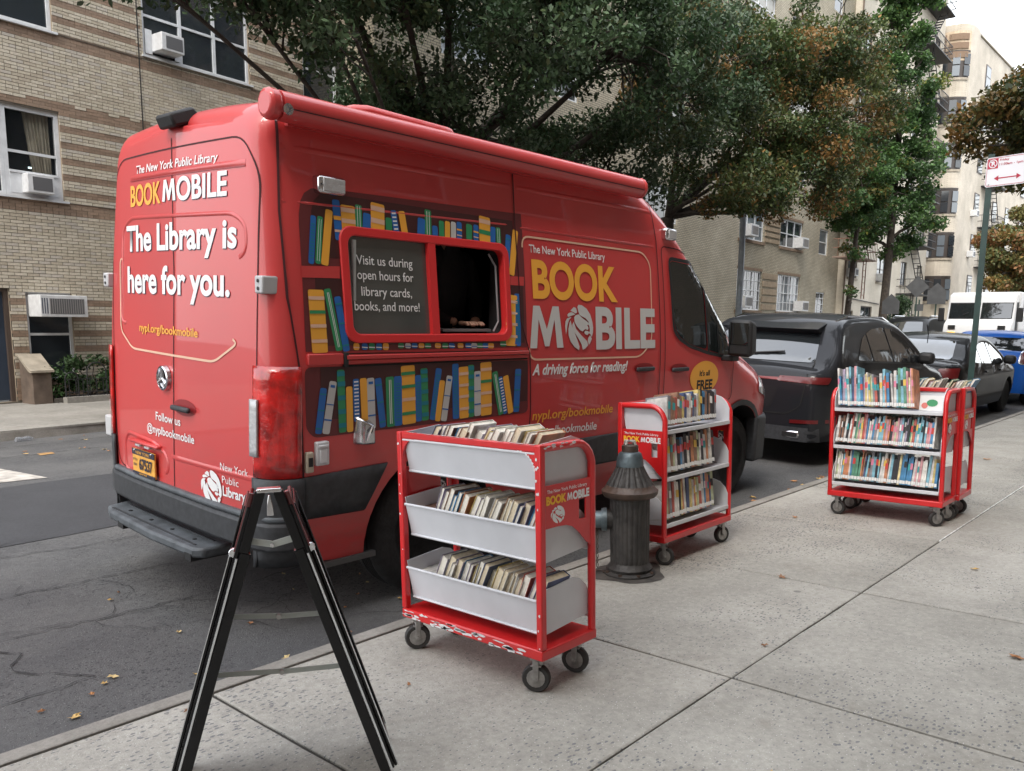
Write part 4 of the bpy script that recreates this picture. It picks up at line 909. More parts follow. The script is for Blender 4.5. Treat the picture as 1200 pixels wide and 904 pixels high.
# ================================================================ BOOKMOBILE
VSL=.0308
def interp(x,t):
    if x<=t[0][0]: return t[0][1]
    for (a,b),(c,d) in zip(t[:-1],t[1:]):
        if x<=c: return b+(d-b)*(x-a)/(c-a)
    return t[-1][1]
def smooth_interp(x,t):
    if x<=t[0][0]: return t[0][1]
    for i in range(len(t)-1):
        (a,b),(c,d)=t[i],t[i+1]
        if x<=c:
            m0=(d-(t[i-1][1] if i else b))/(c-(t[i-1][0] if i else a)) ; m1=((t[i+2][1] if i+2<len(t) else d)-b)/((t[i+2][0] if i+2<len(t) else c)-a)
            h=c-a; s=(x-a)/h
            return (2*s**3-3*s*s+1)*b+(s**3-2*s*s+s)*h*m0+(-2*s**3+3*s*s)*d+(s**3-s*s)*h*m1
    return t[-1][1]
def ring_body(name,xs,half,ztop,zbot,inset,side_in,rc,lean,mats,parent,nz=18,crown=.03,bulge_r=.03,bulge_f=.08):
    """loft of closed sections; half = half width, inset(x) plan inset, side_in(z,x) side inset"""
    rings=[]
    for x in xs:
        zt,zb=ztop(x),zbot(x); ins=inset(x); r_=min(rc(x),(zt-zb)*.45); pts=[]
        zs=zt-r_
        for k in range(nz+1):
            z=zb+(zs-zb)*k/nz; pts.append((-half+side_in(z,x)+ins,z))
        y1=pts[-1][0]; z1=pts[-1][1]
        for k in range(1,7):
            a=math.pi/2*k/6; pts.append((y1+r_*(1-math.cos(a)),z1+r_*math.sin(a)))
        y2,z2=pts[-1]
        for k in range(1,5):
            t=k/5; pts.append((y2*(1-t),z2+crown*(1-(1-t)**2)))
        full=pts+[(0,z2+crown)]+[(-p[0],p[1]) for p in pts[::-1]]
        rings.append([(x+lean(x,z),y,z) for y,z in full])
    n=len(rings[0]); vs=[p for r_ in rings for p in r_]; fs=[]
    for i in range(len(rings)-1):
        for k in range(n-1): fs.append((i*n+k,i*n+k+1,(i+1)*n+k+1,(i+1)*n+k))
        fs.append((i*n+n-1,i*n,(i+1)*n,(i+1)*n+n-1))
    def cap(ri,sgn,bulge,flip):
        nonlocal vs
        h=(n-1)//2; base=ri*n; cols=[0,.08,.18,.30,.42,.5,.58,.70,.82,.92,1]; idx=[]
        for k in range(h):
            a=rings[ri][k]; b=rings[ri][n-1-k]; row=[base+k]
            for c in cols[1:-1]:
                y=a[1]+(b[1]-a[1])*c; vs.append((a[0]+sgn*bulge*(1-(2*c-1)**2),y,a[2])); row.append(len(vs)-1)
            row.append(base+n-1-k); idx.append(row)
        for k in range(h-1):
            for c in range(10):
                q=(idx[k][c],idx[k][c+1],idx[k+1][c+1],idx[k+1][c]); fs.append(q if flip else q[::-1])
        q=tuple(idx[0]); fs.append(q[::-1] if flip else q)
        row=idx[-1]; top=base+h
        q=tuple(row)+(top,); fs.append(q if flip else q[::-1])
    cap(0,-1,bulge_r,False); cap(len(rings)-1,1,bulge_f,True)
    me=bpy.data.meshes.new(name); me.from_pydata(vs,[],fs)
    for m in mats: me.materials.append(m)
    bm=bmesh.new(); bm.from_mesh(me); bmesh.ops.remove_doubles(bm,verts=bm.verts[:],dist=1e-5); bmesh.ops.recalc_face_normals(bm,faces=bm.faces[:]); bm.to_mesh(me); bm.free()
    me.polygons.foreach_set('use_smooth',[True]*len(me.polygons)); me.set_sharp_from_angle(angle=R(38))
    o=bpy.data.objects.new(name,me); put(o,parent); return o
def tmp_box(x0,x1,y0,y1,z0,z1,m,bev=0):
    mb=MB(); mb.box(x0,x1,y0,y1,z0,z1); o=mb.build('cutter',m)
    return o
def tmp_cyl(x,z,r_,y0,y1,m,n=40):
    mb=MB(); mb.lathe([(r_,y0),(r_,y1)],(x,0,z),'y',n); return mb.build('cutter',m)
def wheel(parent,x,yf,z,r_,w,sgn,rim=None,name='wheel',hole=5,rr=.62,hub=True):
    """yf = y of outer face; sgn -1: outer face toward -y"""
    t=MB(); s=-sgn
    pr=[(r_*rr,0),(r_*.80,-.008*1),(r_*.93,.004),(r_*.985,.03),(r_,.06)]
    prof=[(a,s*b) for a,b in pr]
    for k in range(1,6): 
        yy=.06+(w-.12)*k/6; prof+=[(r_,s*(yy-.008)),(r_-.012,s*(yy-.006)),(r_-.012,s*(yy+.002)),(r_,s*(yy+.004))]
    prof+=[(r_,s*(w-.06)),(r_*.98,s*(w-.03)),(r_*.9,s*w),(r_*rr,s*w)]
    ty=t
    t.lathe([(a,b) for a,b in prof],(x,yf,z),'y',48); t.lathe([(r_*rr,s*w),(r_*rr,0)],(x,yf,z),'y',48)
    o=t.build(name,RUBBER,parent,smooth=50)
    m=MB(); m.lathe([(0,s*.05),(r_*.16,s*.045),(r_*.20,s*.075),(r_*.38,s*.05),(r_*.50,s*.065),(r_*.56,s*.02),(r_*rr+.004,s*.01),(r_*rr+.004,s*.06)],(x,yf,z),'y',40)
    ro=m.build('rim',rim or STEEL,o,smooth=40)
    if hole:
        h=MB()
        for k in range(hole):
            a=2*math.pi*k/hole; h.lathe([(r_*.075,-s*.0+s*.045),(r_*.075,s*.07)],(x+r_*.43*math.cos(a),yf,z+r_*.43*math.sin(a)),'y',10)
        h.build('rim_hole',BLACKM,ro)
    return o
def rearx(y,z): return 2.04+.03*(abs(y-.975)/.87)**2+.05*(max(z-.7,0)/1.8)**1.5
def van_side_in(z,x=0):
    if z<.9: return .06*((.9-z)/.55)**2
    if z>1.3: return .15*((z-1.3)/1.25)**1.4
    return 0.
def bookmobile():
    V=thing('bookmobile_van','red library bookmobile van with a serving window and painted bookshelves parked at the kerb','van',(0,3.5+.975,.975*VSL),(math.atan(VSL),0,0))
    root=V
    # body is built about its centre line (y' = y-.975)
    ZT=[(2.0,2.61),(2.3,2.635),(4.9,2.65),(5.2,2.63),(5.5,2.51),(5.8,2.31),(6.2,1.96),(6.5,1.70),(6.75,1.47),(6.95,1.37),(7.3,1.25),(7.55,1.13),(7.7,.98),(7.76,.85)]
    xs=[2.07,2.073,2.078,2.088,2.105,2.13,2.17,2.24,2.5,2.8,3.2,3.8,4.4,4.9,5.2,5.4,5.6,5.8,6.0,6.2,6.4,6.6,6.75,6.9,7.1,7.3,7.45,7.56,7.64,7.70,7.74,7.76]
    def inset(x):
        if x<2.23: 
            t=max(0,min(1,(2.23-x)/.16)); return .13*(1-math.sqrt(max(0,1-t*t)))
        if x>7.0:
            t=(x-7.0)/.76; return .40*(1-math.sqrt(max(0.0,1-t**2.2)))
        return 0
    def ztop(x): return smooth_interp(x,ZT)-inset(x)*(.7 if x<3 else 0)
    def zbot(x): return .33+ (0.0 if x>2.3 else (2.3-x)*.6)
    def rc(x): return .16 if x<5 else min(.30,.16+(x-5)*.1)
    def lean(x,z):
        w=max(0,min(1,(2.6-x)/.5)); return .05*(max(z-.7,0)/1.8)**1.5*w
    body=ring_body('body',xs,.975,ztop,zbot,inset,van_side_in,rc,lean,[RED,BLACKM],V)
    # a little rear curvature offset
    bv0=bvh_of(body)
    # shift helper: all the side coordinates below are metres along the van and up; rear coordinates are metres from the right side
    bv=bv0
    INT=mat('van_interior',(.012,.011,.012),.8)
    cs=[tmp_box(2.35,5.0,-.80,.80,.62,2.36,INT)]
    pl=rrect(2.535,1.515,3.70,2.03,.05)
    mb=MB(); mb.prism([(x,z) for x,z in pl],-1.2,-.79,'y'); cs.append(mb.build('cutter',INT))
    for wx in (3.12,6.84): cs.append(tmp_cyl(wx,.40,.475,-1.3,-.62,BLACKM)); cs.append(tmp_cyl(wx,.40,.475,.62,1.3,BLACKM)); 
    body.data.materials.append(INT)
    cut(body,cs)
    body.data.set_sharp_from_angle(angle=R(38))
    # ---- wheels
    for wx in (3.12,6.84):
        wheel(V,wx,-.975+.075,.385,.385,.235,-1,mat('steel_wheel',(.12,.12,.12),.5,metal=.6,nscale=8,namp=.2),hole=6); wheel(V,wx,.975-.075,.385,.385,.235,1,MATS['steel_wheel'],hole=6)
    ax=MB(); ax.box(2.4,7.2,-.55,.55,.36,.5); ax.tube([(3.12,-.8,.385),(3.12,.8,.385)],.06,8); ax.build('chassis',BLACKM,V)
    S=lambda n,p,m,off=.003,**k: decal(n,p,m,V,bv,'side',off,**k)
    Rr=lambda n,p,m,off=.003,**k: decal(n,[[(y-.975,z) for y,z in q] for q in p],m,V,bv,'rear',off,**k)
    # ---- cladding
    S('side_cladding',[[(2.235,.605),(2.235,.82),(2.76,.835),(2.62,.595)],[(3.62,.585),(3.50,.80),(6.38,.80),(6.37,.585)]],DARKPL,.012,thick=.012)
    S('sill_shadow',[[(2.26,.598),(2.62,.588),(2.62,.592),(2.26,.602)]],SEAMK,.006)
    sp=MB(); sp.box(2.3,2.72,-.93,-.90,.305,.335); sp.build('exhaust_bracket',mat('dull_metal',(.12,.12,.12),.6,metal=.5),V)
    # ---- rear corner trim (dark) + bumper
    def corner_patch(name,m,za,zb,x0,x1,off,parent=V,n=10,nz=8,side=-1,yin=None):
        vs=[];fs=[]; path=[]
        if yin: path+= [(2.055,-.975+yin),(2.055,-.975+.5*(yin+.13))]
        for k in range(n+1):
            x=x0+(x1-x0)*(k/n)**1.6; path.append((x,None))
        for (x,y) in path:
            for j in range(nz+1):
                z=za+(zb-za)*j/nz; 
                yy=(-.975+inset(max(x,2.07))+van_side_in(z)) if y is None else y
                nx=-1 if y is not None else -math.cos(math.asin(max(0,min(1,(x-2.07)/.16)))) ; ny=-math.sqrt(max(0,1-nx*nx))
                xx=(x if y is None else rearx(y+.975,z)-lean(2.07,z))+lean(2.07,z)*max(0,(2.6-x)/.5 if x>2.1 else 1)
                vs.append((xx+nx*off,(yy+ny*off)*(-side),z) if side==-1 else (xx+nx*off,-(yy+ny*off),z))
        m_=nz+1
        for i in range(len(path)-1):
            for j in range(nz):
                q=(i*m_+j,(i+1)*m_+j,(i+1)*m_+j+1,i*m_+j+1); fs.append(q)
        mb=MB(); mb._add(vs,fs)
        o=mb.build(name,m,parent,smooth=60); s=o.modifiers.new('s','SOLIDIFY'); s.thickness=.014; s.offset=0; return o
    lamp=corner_patch('tail_lamp',REDLENS,.825,1.372,2.071,2.222,.012,yin=.15)
    cl=corner_patch('reversing_lens',CLEARL,.93,1.21,2.0711,2.0735,.028,yin=.155); cl.parent=lamp
    corner_patch('corner_trim',DARKPL,.36,.82,2.071,2.235,.014,yin=.16)
    lamp2=corner_patch('tail_lamp',REDLENS,.825,1.372,2.071,2.222,.012,side=1,yin=.15); corner_patch('corner_trim',DARKPL,.36,.82,2.071,2.235,.014,side=1,yin=.16)
    def plan_prism(name,pts,z0,z1,m,bev=.012,parent=V):
        mb=MB(); mb.prism([(x,y-.975) for x,y in pts],z0,z1,'z'); return mb.build(name,m,parent,bevel=bev)
    bl=[(2.22,-.012),(2.13,.006),(2.065,.06),(2.03,.18),(2.01,.5),(2.005,.975),(2.01,1.45),(2.03,1.77),(2.065,1.89),(2.13,1.944),(2.22,1.962),(2.22,1.85),(2.16,1.8),(2.16,.975),(2.16,.15),(2.22,.1)]
    plan_prism('rear_bumper',bl,.445,.60,DARKPL,.02)
    plan_prism('bumper_top',[(p[0]+.006 if i<11 else p[0],p[1]) for i,p in enumerate(bl)],.60,.632,GREYPL,.012)
    bd=[(2.12,.47),(1.945,.47),(1.905,.52),(1.885,.975),(1.905,1.55),(1.945,1.68),(2.12,1.74)]
    step=plan_prism('step_board',bd,.350,.405,GREYPL,.014)
    for y in (.66,.92,1.18,1.46):
        m=MB(); m.lathe([(.012,0),(.012,.004)],(1.99,y-.975,.4055),'z',10); m.build('bolt',BLACKM,step)
    for x in (1.945,2.05):
        m=MB(); m.box(x-.006,x+.006,.56-.975,1.6-.975,.4048,.4085); m.build('grip_rib',DARKPL,step)
    br=MB(); br.box(1.9,2.3,-.45,-.38,.33,.37); br.box(1.9,2.3,.38,.45,.33,.37); br.build('step_bracket',BLACKM,step)
    # ---- rear doors: gaps, pressings, print
    Rr('door_gap',stroke([(.975,.635),(.955,1.2),(.935,1.8),(.96,2.50)],.009),SEAM,.002)
    Rr('door_gap',stroke(rpoly([(.155,.635),(.145,1.2),(.145,1.8),(.165,2.28),(.28,2.45),(1.67,2.45),(1.79,2.28),(1.80,1.7),(1.80,.9),(1.77,.64)],.10,5),.008),SEAM,.002)
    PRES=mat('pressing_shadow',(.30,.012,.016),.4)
    def ridge(name,pts,w,h,side='rear',closed=False):
        """raised or sunk pressing line as real relief"""
        P=[Vector(p) for p in pts]; bm=bmesh.new(); n=len(P); prev=None
        rows=[]
        for i,p in enumerate(P):
            a=P[(i-1)%n] if (closed or i>0) else P[i]; b=P[(i+1)%n] if (closed or i<n-1) else P[i]
            d=(b-a).normalized(); nn=Vector((-d.y,d.x)); row=[]
            e=1 if closed or 0<i<n-1 else 0
            for k,(o_,hh) in enumerate(((-1,0),(-.45,.8),(0,1),(.45,.8),(1,0))):
                q=p+nn*o_*w/2; 
                if side=='rear': h_=bv.ray_cast(Vector((-3,q.x-.975,q.y)),Vector((1,0,0)))
                else: h_=bv.ray_cast(Vector((q.x,-3,q.y)),Vector((0,1,0)))
                c=h_[0]; no=h_[1]; 
                if no.dot(Vector((1,0,0)) if side=='rear' else Vector((0,1,0)))>0: no=-no
                row.append(bm.verts.new(c+no*(.001+h*hh*e)))
            rows.append(row)
        R_=rows+[rows[0]] if closed else rows
        for a,b in zip(R_[:-1],R_[1:]):
            for k in range(4): bm.faces.new((a[k],a[k+1],b[k+1],b[k]))
        bmesh.ops.recalc_face_normals(bm,faces=bm.faces[:])
        me=bpy.data.meshes.new(name); bm.to_mesh(me); bm.free(); me.materials.append(RED); me.polygons.foreach_set('use_smooth',[True]*len(me.polygons)); o=bpy.data.objects.new(name,me); put(o,V)
        # make sure it faces out
        return o
    def dens(pts,st=.06,closed=False):
        out=[]; n=len(pts)
        for i in range(n if closed else n-1):
            a,b=Vector(pts[i]),Vector(pts[(i+1)%n]); k=max(1,int((b-a).length/st))
            for q in range(k): out.append(tuple(a.lerp(b,q/k)))
        if not closed: out.append(tuple(pts[-1]))
        return out
    ridge('pressed_line',dens(rpoly([(1.66,1.5),(1.62,2.06),(1.5,2.115),(.36,2.095),(.25,2.04),(.24,1.9)],.08)),.022,.005)
    ridge('pressed_line',dens([(.26,2.325),(1.5,2.335)]),.03,.006)
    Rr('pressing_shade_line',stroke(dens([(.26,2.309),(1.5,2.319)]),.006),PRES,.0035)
    ridge('pressed_line',dens([(.16,.806),(1.0,.800)]),.03,.004)
    ridge('pressed_line',dens(rpoly([(1.66,.62),(1.655,.80),(1.60,.862),(1.22,.85),(1.06,.80),(1.04,.70)],.06)),.026,.006)
    Rr('outline_stripe',stroke(rpoly([(1.668,1.9),(1.668,1.47),(1.49,1.372),(.52,1.362),(.30,1.47)],.05),.012),PINKV,.0035)
    D=DARKOL=mat('letter_outline',(.05,.015,.04),.5)  # thin dark outline printed behind the white letters
    fl=lambda a:.975-a   # text runs from the left of the rear view to the right: y decreases
    def RT(s,y0,y1,z,cap,m,bold=.02,shear=0,z1=None,outlined=False,sp=1.0):
        if outlined: lettering('lettering_outline',s,y0-.975-.003,y1-.975-.003,z-.003,cap,D,V,bv,'rear',bold+.006,shear,z1=None if z1 is None else z1-.003,off=.0022,spacing=sp)
        return lettering('lettering',s,y0-.975,y1-.975,z,cap,m,V,bv,'rear',bold,shear,z1=z1,off=.004,spacing=sp)
    RT('The New York Public Library',1.405,.49,2.353,.042,WHITEV,.012,.18,z1=2.347)
    RT('BOOK',1.491,1.083,2.18,.108,YELV,.025); RT('MOBILE',1.063,.408,2.182,.112,WHITEV,.025,outlined=True)
    RT('The Library is',1.557,.317,1.932,.134,WHITEV,.028,outlined=True)
    RT('here for you.',1.547,.374,1.698,.140,WHITEV,.028,outlined=True)
    RT('nypl.org/bookmobile',1.381,.679,1.478,.044,YELV,.018)
    RT('Follow us',1.182,.88,.987,.045,WHITEV,.012); RT('@nyplbookmobile',1.303,.731,.908,.044,WHITEV,.012)
    lion('lion_logo',.667-.975,.459-.975,.600,.795,WHITEV,V,bv,'rear')
    RT('New York',.471,.22,.81,.038,WHITEV,-.004); RT('Public',.456,.304,.744,.037,WHITEV,-.004); RT('Library',.452,.241,.677,.05,WHITEV,.025)
    # licence plate
    pl=MB(); X0=rearx(1.32,.72)-.03
    pl.box(X0,X0+.012,1.165-.975,1.455-.975,.64,.79); plate=pl.build('licence_plate',mat('plate_orange',(.72,.36,.06),.45,nscale=20,namp=.12),V,bevel=.004)
    pf=MB(); pf.box(X0-.002,X0+.001,1.165-.975,1.455-.975,.755,.79); pf.box(X0-.002,X0+.001,1.165-.975,1.455-.975,.64,.655); pf.build('plate_band',mat('plate_navy',(.02,.02,.04),.5),plate)
    NAVY=MATS['plate_navy']
    def pt(s,y0,y1,z,cap,m,b=.02): lettering('lettering',s,y0,y1,z,cap,m,plate,place=lambda a,z_:(X0-.004,a-.975,z_),bold=b)
    pt('67537',1.36,1.19,.675,.062,NAVY,.03); pt('NEW YORK',1.40,1.22,.762,.018,MATS['plate_orange'],.01); pt('EMPIRE',1.36,1.26,.643,.009,MATS['plate_orange'],.01); pt('FD',1.435,1.385,.72,.014,NAVY,.01); pt('BK',1.435,1.385,.69,.014,NAVY,.01)
    for y in (1.20,1.42): 
        m=MB(); m.lathe([(.008,0),(.006,-.006),(0,-.007)],(X0-.002,y-.975,.78),'x',10); m.build('screw',CHROME,plate)
    lu=MB(); lu.box(X0-.005,X0+.03,1.12-.975,1.50-.975,.822,.842); lu.build('plate_lamp_housing',RED,V,bevel=.008)
    for y in (1.24,1.36):
        m=MB(); m.box(X0-.01,X0+.01,y-.975-.03,y-.975+.03,.812,.823); m.build('plate_lamp',CLEARL,V)
    # round emblem
    ex=rearx(1.05,1.235); em=MB(); em.lathe([(.072,-.002),(.068,-.022),(.06,-.026),(.055,-.014),(0,-.010)],(ex,1.05-.975,1.235),'x',32); e=em.build('rear_emblem',CHROME,V,smooth=40)
    for a in (90,210,330):
        m=MB(); m.tube([(ex-.018,1.05-.975,1.235),(ex-.022,1.05-.975+.055*math.cos(R(a)),1.235+.055*math.sin(R(a)))],.008,5); m.build('emblem_spoke',CHROME,e)
    # rear handle
    hx=rearx(.84,1.09); 
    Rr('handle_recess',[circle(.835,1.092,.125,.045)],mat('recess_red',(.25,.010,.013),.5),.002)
    h=MB(); h.box(hx-.038,hx-.012,.735-.975,.935-.975,1.072,1.102); h.build('rear_handle',DARKPL,V,bevel=.011)
    # hinges
    def hinge(y,z,xc,side):
        m=MB(); m.box(xc-.03,xc+.055,y-.035,y+.035,z-.042,z+.042); o=m.build('hinge',mat('hinge_grey',(.46,.46,.47),.45),V,bevel=.008)
        for dz in (-.018,.018):
            k=MB(); k.lathe([(.009,-.002),(.009,-.004),(0,-.005)],(xc-.03,y,z+dz),'x',10); k.build('hinge_bolt',BLACKM,o)
    hinge(.10-.975,1.755,2.10,-1); hinge(1.855-.975,1.765,2.10,1); hinge(1.86-.975,.99,2.10,1)
    m=MB(); m.box(2.05,2.14,1.84-.975,1.93-.975,.80,.93); m.build('side_marker_box',MATS['hinge_grey'],V,bevel=.01)
    # rear view camera on the roof lip
    m=MB(); m._add([(2.05,.83-.975,2.535),(2.05,1.01-.975,2.535),(2.22,.99-.975,2.60),(2.22,.85-.975,2.60),(2.02,.835-.975,2.60),(2.02,1.005-.975,2.60),(2.17,.97-.975,2.665),(2.17,.87-.975,2.665)],[(0,3,2,1),(4,5,6,7),(0,1,5,4),(1,2,6,5),(2,3,7,6),(3,0,4,7)]); m.build('reversing_camera',BLACKM,V,bevel=.015)
    m=MB(); m.box(2.105,2.2,.74-.975,1.16-.975,2.485,2.52); m.build('brake_lamp_lip',RED,V,bevel=.015)
    # ---- side: mural
    S('mural_panel',[[(2.275,2.05),(2.28,2.10),(2.295,2.16),(2.32,2.20),(2.36,2.225),(2.40,2.235),(3.885,2.262),(3.885,2.05)],[(2.275,2.05),(2.52,2.05),(2.52,1.50),(2.262,1.50)],[(3.715,2.05),(3.885,2.05),(3.88,1.50),(3.715,1.50)],[(2.262,1.50),(3.88,1.50),(3.878,1.442),(2.262,1.442)]],MAROON2,.002)
    S('mural_panel',[[(2.345,2.05),(2.35,2.12),(2.37,2.17),(2.41,2.205),(2.46,2.213),(3.80,2.212),(3.80,2.05)],[(2.345,2.05),(2.52,2.05),(2.52,1.90),(2.34,1.90)],[(3.715,2.05),(3.80,2.05),(3.80,1.90),(3.715,1.90)],[(2.34,1.80),(2.52,1.80),(2.52,1.47),(2.33,1.47)],[(3.715,1.822),(3.86,1.822),(3.855,1.47),(3.715,1.47)],[(2.52,1.49),(3.715,1.49),(3.715,1.47),(2.52,1.47)]],MAROON,.003)
    S('mural_panel',[rpoly([(2.25,1.366),(3.885,1.362),(3.90,1.024),(2.30,1.015),(2.255,1.06)],.04)],MAROON2,.002)
    S('mural_panel',[[(2.34,1.364),(3.885,1.36),(3.885,1.10),(2.34,1.10)]],MAROON,.003)
    S('mural_shelf',[[(2.268,1.852),(2.49,1.862),(2.485,1.803),(2.264,1.797)]],RED,.0045); S('mural_shelf',[[(3.74,1.876),(3.872,1.877),(3.868,1.822),(3.74,1.822)]],RED,.0045)
    COLR={'b':BLUEV,'g':GREENV,'y':YELV,'w':LETTERG,'B':BLUEV}
    groups={k:[] for k in 'bgywB'}; bands={}
    rr=random.Random(3)
    def addband(m,q): bands.setdefault(m,[]).append(q)
    for c,bx,bz,tx,tz,w_ in MURAL:
        d=Vector((tx-bx,tz-bz)); n=Vector((d.y,-d.x)).normalized()*(w_/2); B_=Vector((bx,bz)); T=Vector((tx,tz))
        q=rpoly([tuple(B_-n),tuple(B_+n),tuple(T+n),tuple(T-n)],.012,3); o=S('painted_book',[q],COLR[c],.0055,maxe=.3)
        L=d.length
        def band(t0,t1,mm,inset=0): a=B_+d*t0; b=B_+d*t1; k=n*(1-inset); addband(mm,[tuple(a-k),tuple(a+k),tuple(b+k),tuple(b-k)])
        def vstripe(u0,u1,mm,t0=.06,t1=.94): addband(mm,[tuple(B_+d*t0+n*u0),tuple(B_+d*t0+n*u1),tuple(B_+d*t1+n*u1),tuple(B_+d*t1+n*u0)])
        if L<.06: 
            band(.3,.45,{'y':'p','w':'b','b':'w','g':'w','B':'w'}[c]); continue
        if c=='y' and w_>.07:
            for t in (.16,.40,.62,.84) if L>.2 else (.30,.72): band(t,t+(.055 if L>.2 else .17),'p' if rr.random()<.8 else 'g')
        elif c=='g' and L>.25: 
            if rr.random()<.6: 
                for t in (.08,.3,.52,.74,.9): band(t,t+.075,'t')
            else: vstripe(-.25,-.08,'w'); vstripe(.15,.3,'w')
        elif c=='g' and L>.1: vstripe(-.45,-.3,'w'); vstripe(.3,.45,'w')
        elif c=='b' and L>.2:
            k=rr.random()
            if k<.45:
                n_=int(L/.014)
                for i in range(2,n_-2): band(i/n_,(i+.35)/n_,'t',.35)
            else:
                for t in (.1,.5,.85): band(t,t+.03,'t')
        elif c=='B':
            n_=int(L/.018)
            for i in range(1,n_): band(i/n_,(i+.4)/n_,'w',.3)
        elif c=='w' and L>.2: band(.25,.28,'b'); band(.55,.57,'b'); band(.88,.93,'b',.4)
        elif c=='y' and L>.2 and rr.random()<.5: band(.88,.93,'w',.4)
        elif c=='b' and L>.09 and rr.random()<.6: band(.5,.6,'y'); band(.2,.26,'p')
    for k,q in bands.items(): o=S('painted_band',q,{'p':PINKV,'g':GREENV,'t':TEALV,'w':WHITEV,'b':BLUEV,'y':YELV}[k],.0068,maxe=.5); o['kind']='stuff'
    # body creases and gaps on the side
    for pts,w_ in ((([(2.215,2.53),(2.185,2.1),(2.185,1.7),(2.222,1.37),(2.235,.82),(2.26,.6),(2.285,.35)]),.010),
                   (([(3.835,2.545),(3.815,2.2),(3.822,1.6),(3.90,1.40),(3.92,1.04),(3.91,.82)]),.010),
                   (([(5.345,2.55),(5.41,2.22),(5.42,1.6),(5.43,1.04),(5.42,.82)]),.010),
                   (([(3.835,2.545),(5.345,2.55)]),.008),
                   (rpoly([(5.50,.82),(5.49,1.6),(5.475,2.186),(5.70,2.18),(6.02,2.13),(6.16,1.99),(6.50,1.62),(6.62,1.36),(6.62,.95)],.05),.009)):
        S('panel_gap',stroke(dens(pts,.12),w_),SEAM,.0075)
    ridge('body_crease',dens([(2.2,2.150),(3.80,2.185)],.12),.016,.005,'side'); ridge('body_crease',dens([(3.84,2.178),(5.38,2.175)],.12),.016,.005,'side')
    ridge('body_crease',dens([(2.22,2.405),(3.8,2.42)],.12),.03,.006,'side'); ridge('body_crease',dens([(3.86,2.42),(5.36,2.43)],.12),.03,.006,'side')
    S('sliding_rail_gap',[[(2.486,1.432),(3.878,1.424),(3.878,1.418),(2.486,1.426)],[(2.486,1.372),(3.878,1.376),(3.878,1.366),(2.486,1.362)]],SEAMK,.0075)
    rl=MB(); 
    for z0,z1,y0 in ((1.40,1.422,-.020),(1.376,1.398,-.012)): rl.box(2.488,3.876,-.975+y0,-.965,z0,z1)
    rl.build('sliding_door_rail',RED,V,bevel=.004)
    rl=MB(); rl.box(2.475,2.50,-.975-.018,-.965,1.362,1.436); rl.build('rail_end_cap',BLACKM,V,bevel=.004)
    rl=MB(); rl.box(2.265,2.474,-.975-.012,-.965,1.375,1.432); rl.build('rail_cover',RED,V,bevel=.006)
    # ---- serving window
    fo=rrect(2.497,1.482,3.735,2.068,.075,6); fi=rrect(2.545,1.527,3.69,2.022,.05,6)
    def ring_frame(name,outer,inner,y0,y1,m,tiltz=0):
        n=len(outer); vs=[]
        for y in (y0,y1):
            vs+=[(p[0],y+van_side_in(p[1])-.975,p[1]) for p in outer]+[(p[0],y+van_side_in(p[1])-.975,p[1]) for p in inner]
        fs=[]
        for i in range(n):
            j=(i+1)%n
            fs+= [(i,j,n+j,n+i),(2*n+j,2*n+i,3*n+i,3*n+j),(j,i,2*n+i,2*n+j),(n+i,n+j,3*n+j,3*n+i)]
        mb=MB(); mb._add(vs,fs); return mb.build(name,m,V,bevel=.006)
    FR=mat('window_frame_red',(.62,.028,.030),.4)
    sw=ring_frame('serving_window_frame',fo,fi,-.016,.04,FR)
    def sp(x,z,y): return (x,y+van_side_in(z)-.975,z)
    m=MB(); a,b=3.082,3.135
    m._add([sp(a,1.525,-.014),sp(b,1.525,-.014),sp(b,2.024,-.014),sp(a,2.024,-.014),sp(a,1.525,.02),sp(b,1.525,.02),sp(b,2.024,.02),sp(a,2.024,.02)],[(0,1,2,3),(0,4,5,1),(1,5,6,2),(2,6,7,3),(3,7,4,0)]); m.build('window_mullion',FR,sw)
    m=MB(); m._add([sp(2.535,1.52,.012),sp(3.085,1.52,.012),sp(3.085,2.03,.012),sp(2.535,2.03,.012)],[(0,1,2,3)]); m.build('sliding_pane',mat('grey_pane',(.075,.08,.075),.10,spec=1,nscale=3,namp=.12),sw)
    m=MB(); m.box(2.575,2.590,-.975+.045+.0,-.975+.062,1.54,2.0); m.build('pane_track',mat('alu',(.5,.52,.52),.4,metal=.7),sw)
    for s,x0,x1,z in (('Visit us during',2.603,2.977,1.882),('open hours for',2.603,2.978,1.807),('library cards,',2.622,2.960,1.723),('books, and more!',2.573,3.010,1.648)):
        lettering('lettering',s,x0,x1,z,.046,WHITEV,sw,place=lambda X,Z_:sp(X,Z_,.008),bold=.006)
    # pane edge, counter, tablet
    t_=MB(); t_.tube([sp(3.15,1.54,.03),sp(3.14,1.9,.03),sp(3.16,2.0,.03)],.006,6); t_.build('pane_seal',mat('seal_grey',(.25,.25,.26),.5),sw)
    t_=MB(); t_.tube([sp(3.60,2.0,.03),sp(3.655,1.93,.03),sp(3.655,1.60,.03),sp(3.61,1.54,.03)],.006,6); t_.build('pane_seal',MATS['seal_grey'],sw)
    c_=MB(); c_.box(2.5,3.8,-.79,-.55,1.36,1.385); c_.build('counter',mat('counter_dark',(.04,.04,.042),.5),V)
    # ---- side print
    def T(s,x0,x1,z,cap,m,bold=.02,shear=0,z1=None,off=.0052,sp=1.0): return lettering('lettering',s,x0,x1,z,cap,m,V,bv,'side',bold,shear,z1=z1,off=off,spacing=sp)
    T('The New York Public Library',3.936,4.740,2.033,.048,WHITEV,.012)
    T('BOOK',3.950,4.872,1.758,.222,YELV,.035); T('M',3.905,4.241,1.434,.268,LETTERG,.03); T('BILE',4.602,5.352,1.428,.268,LETTERG,.035)
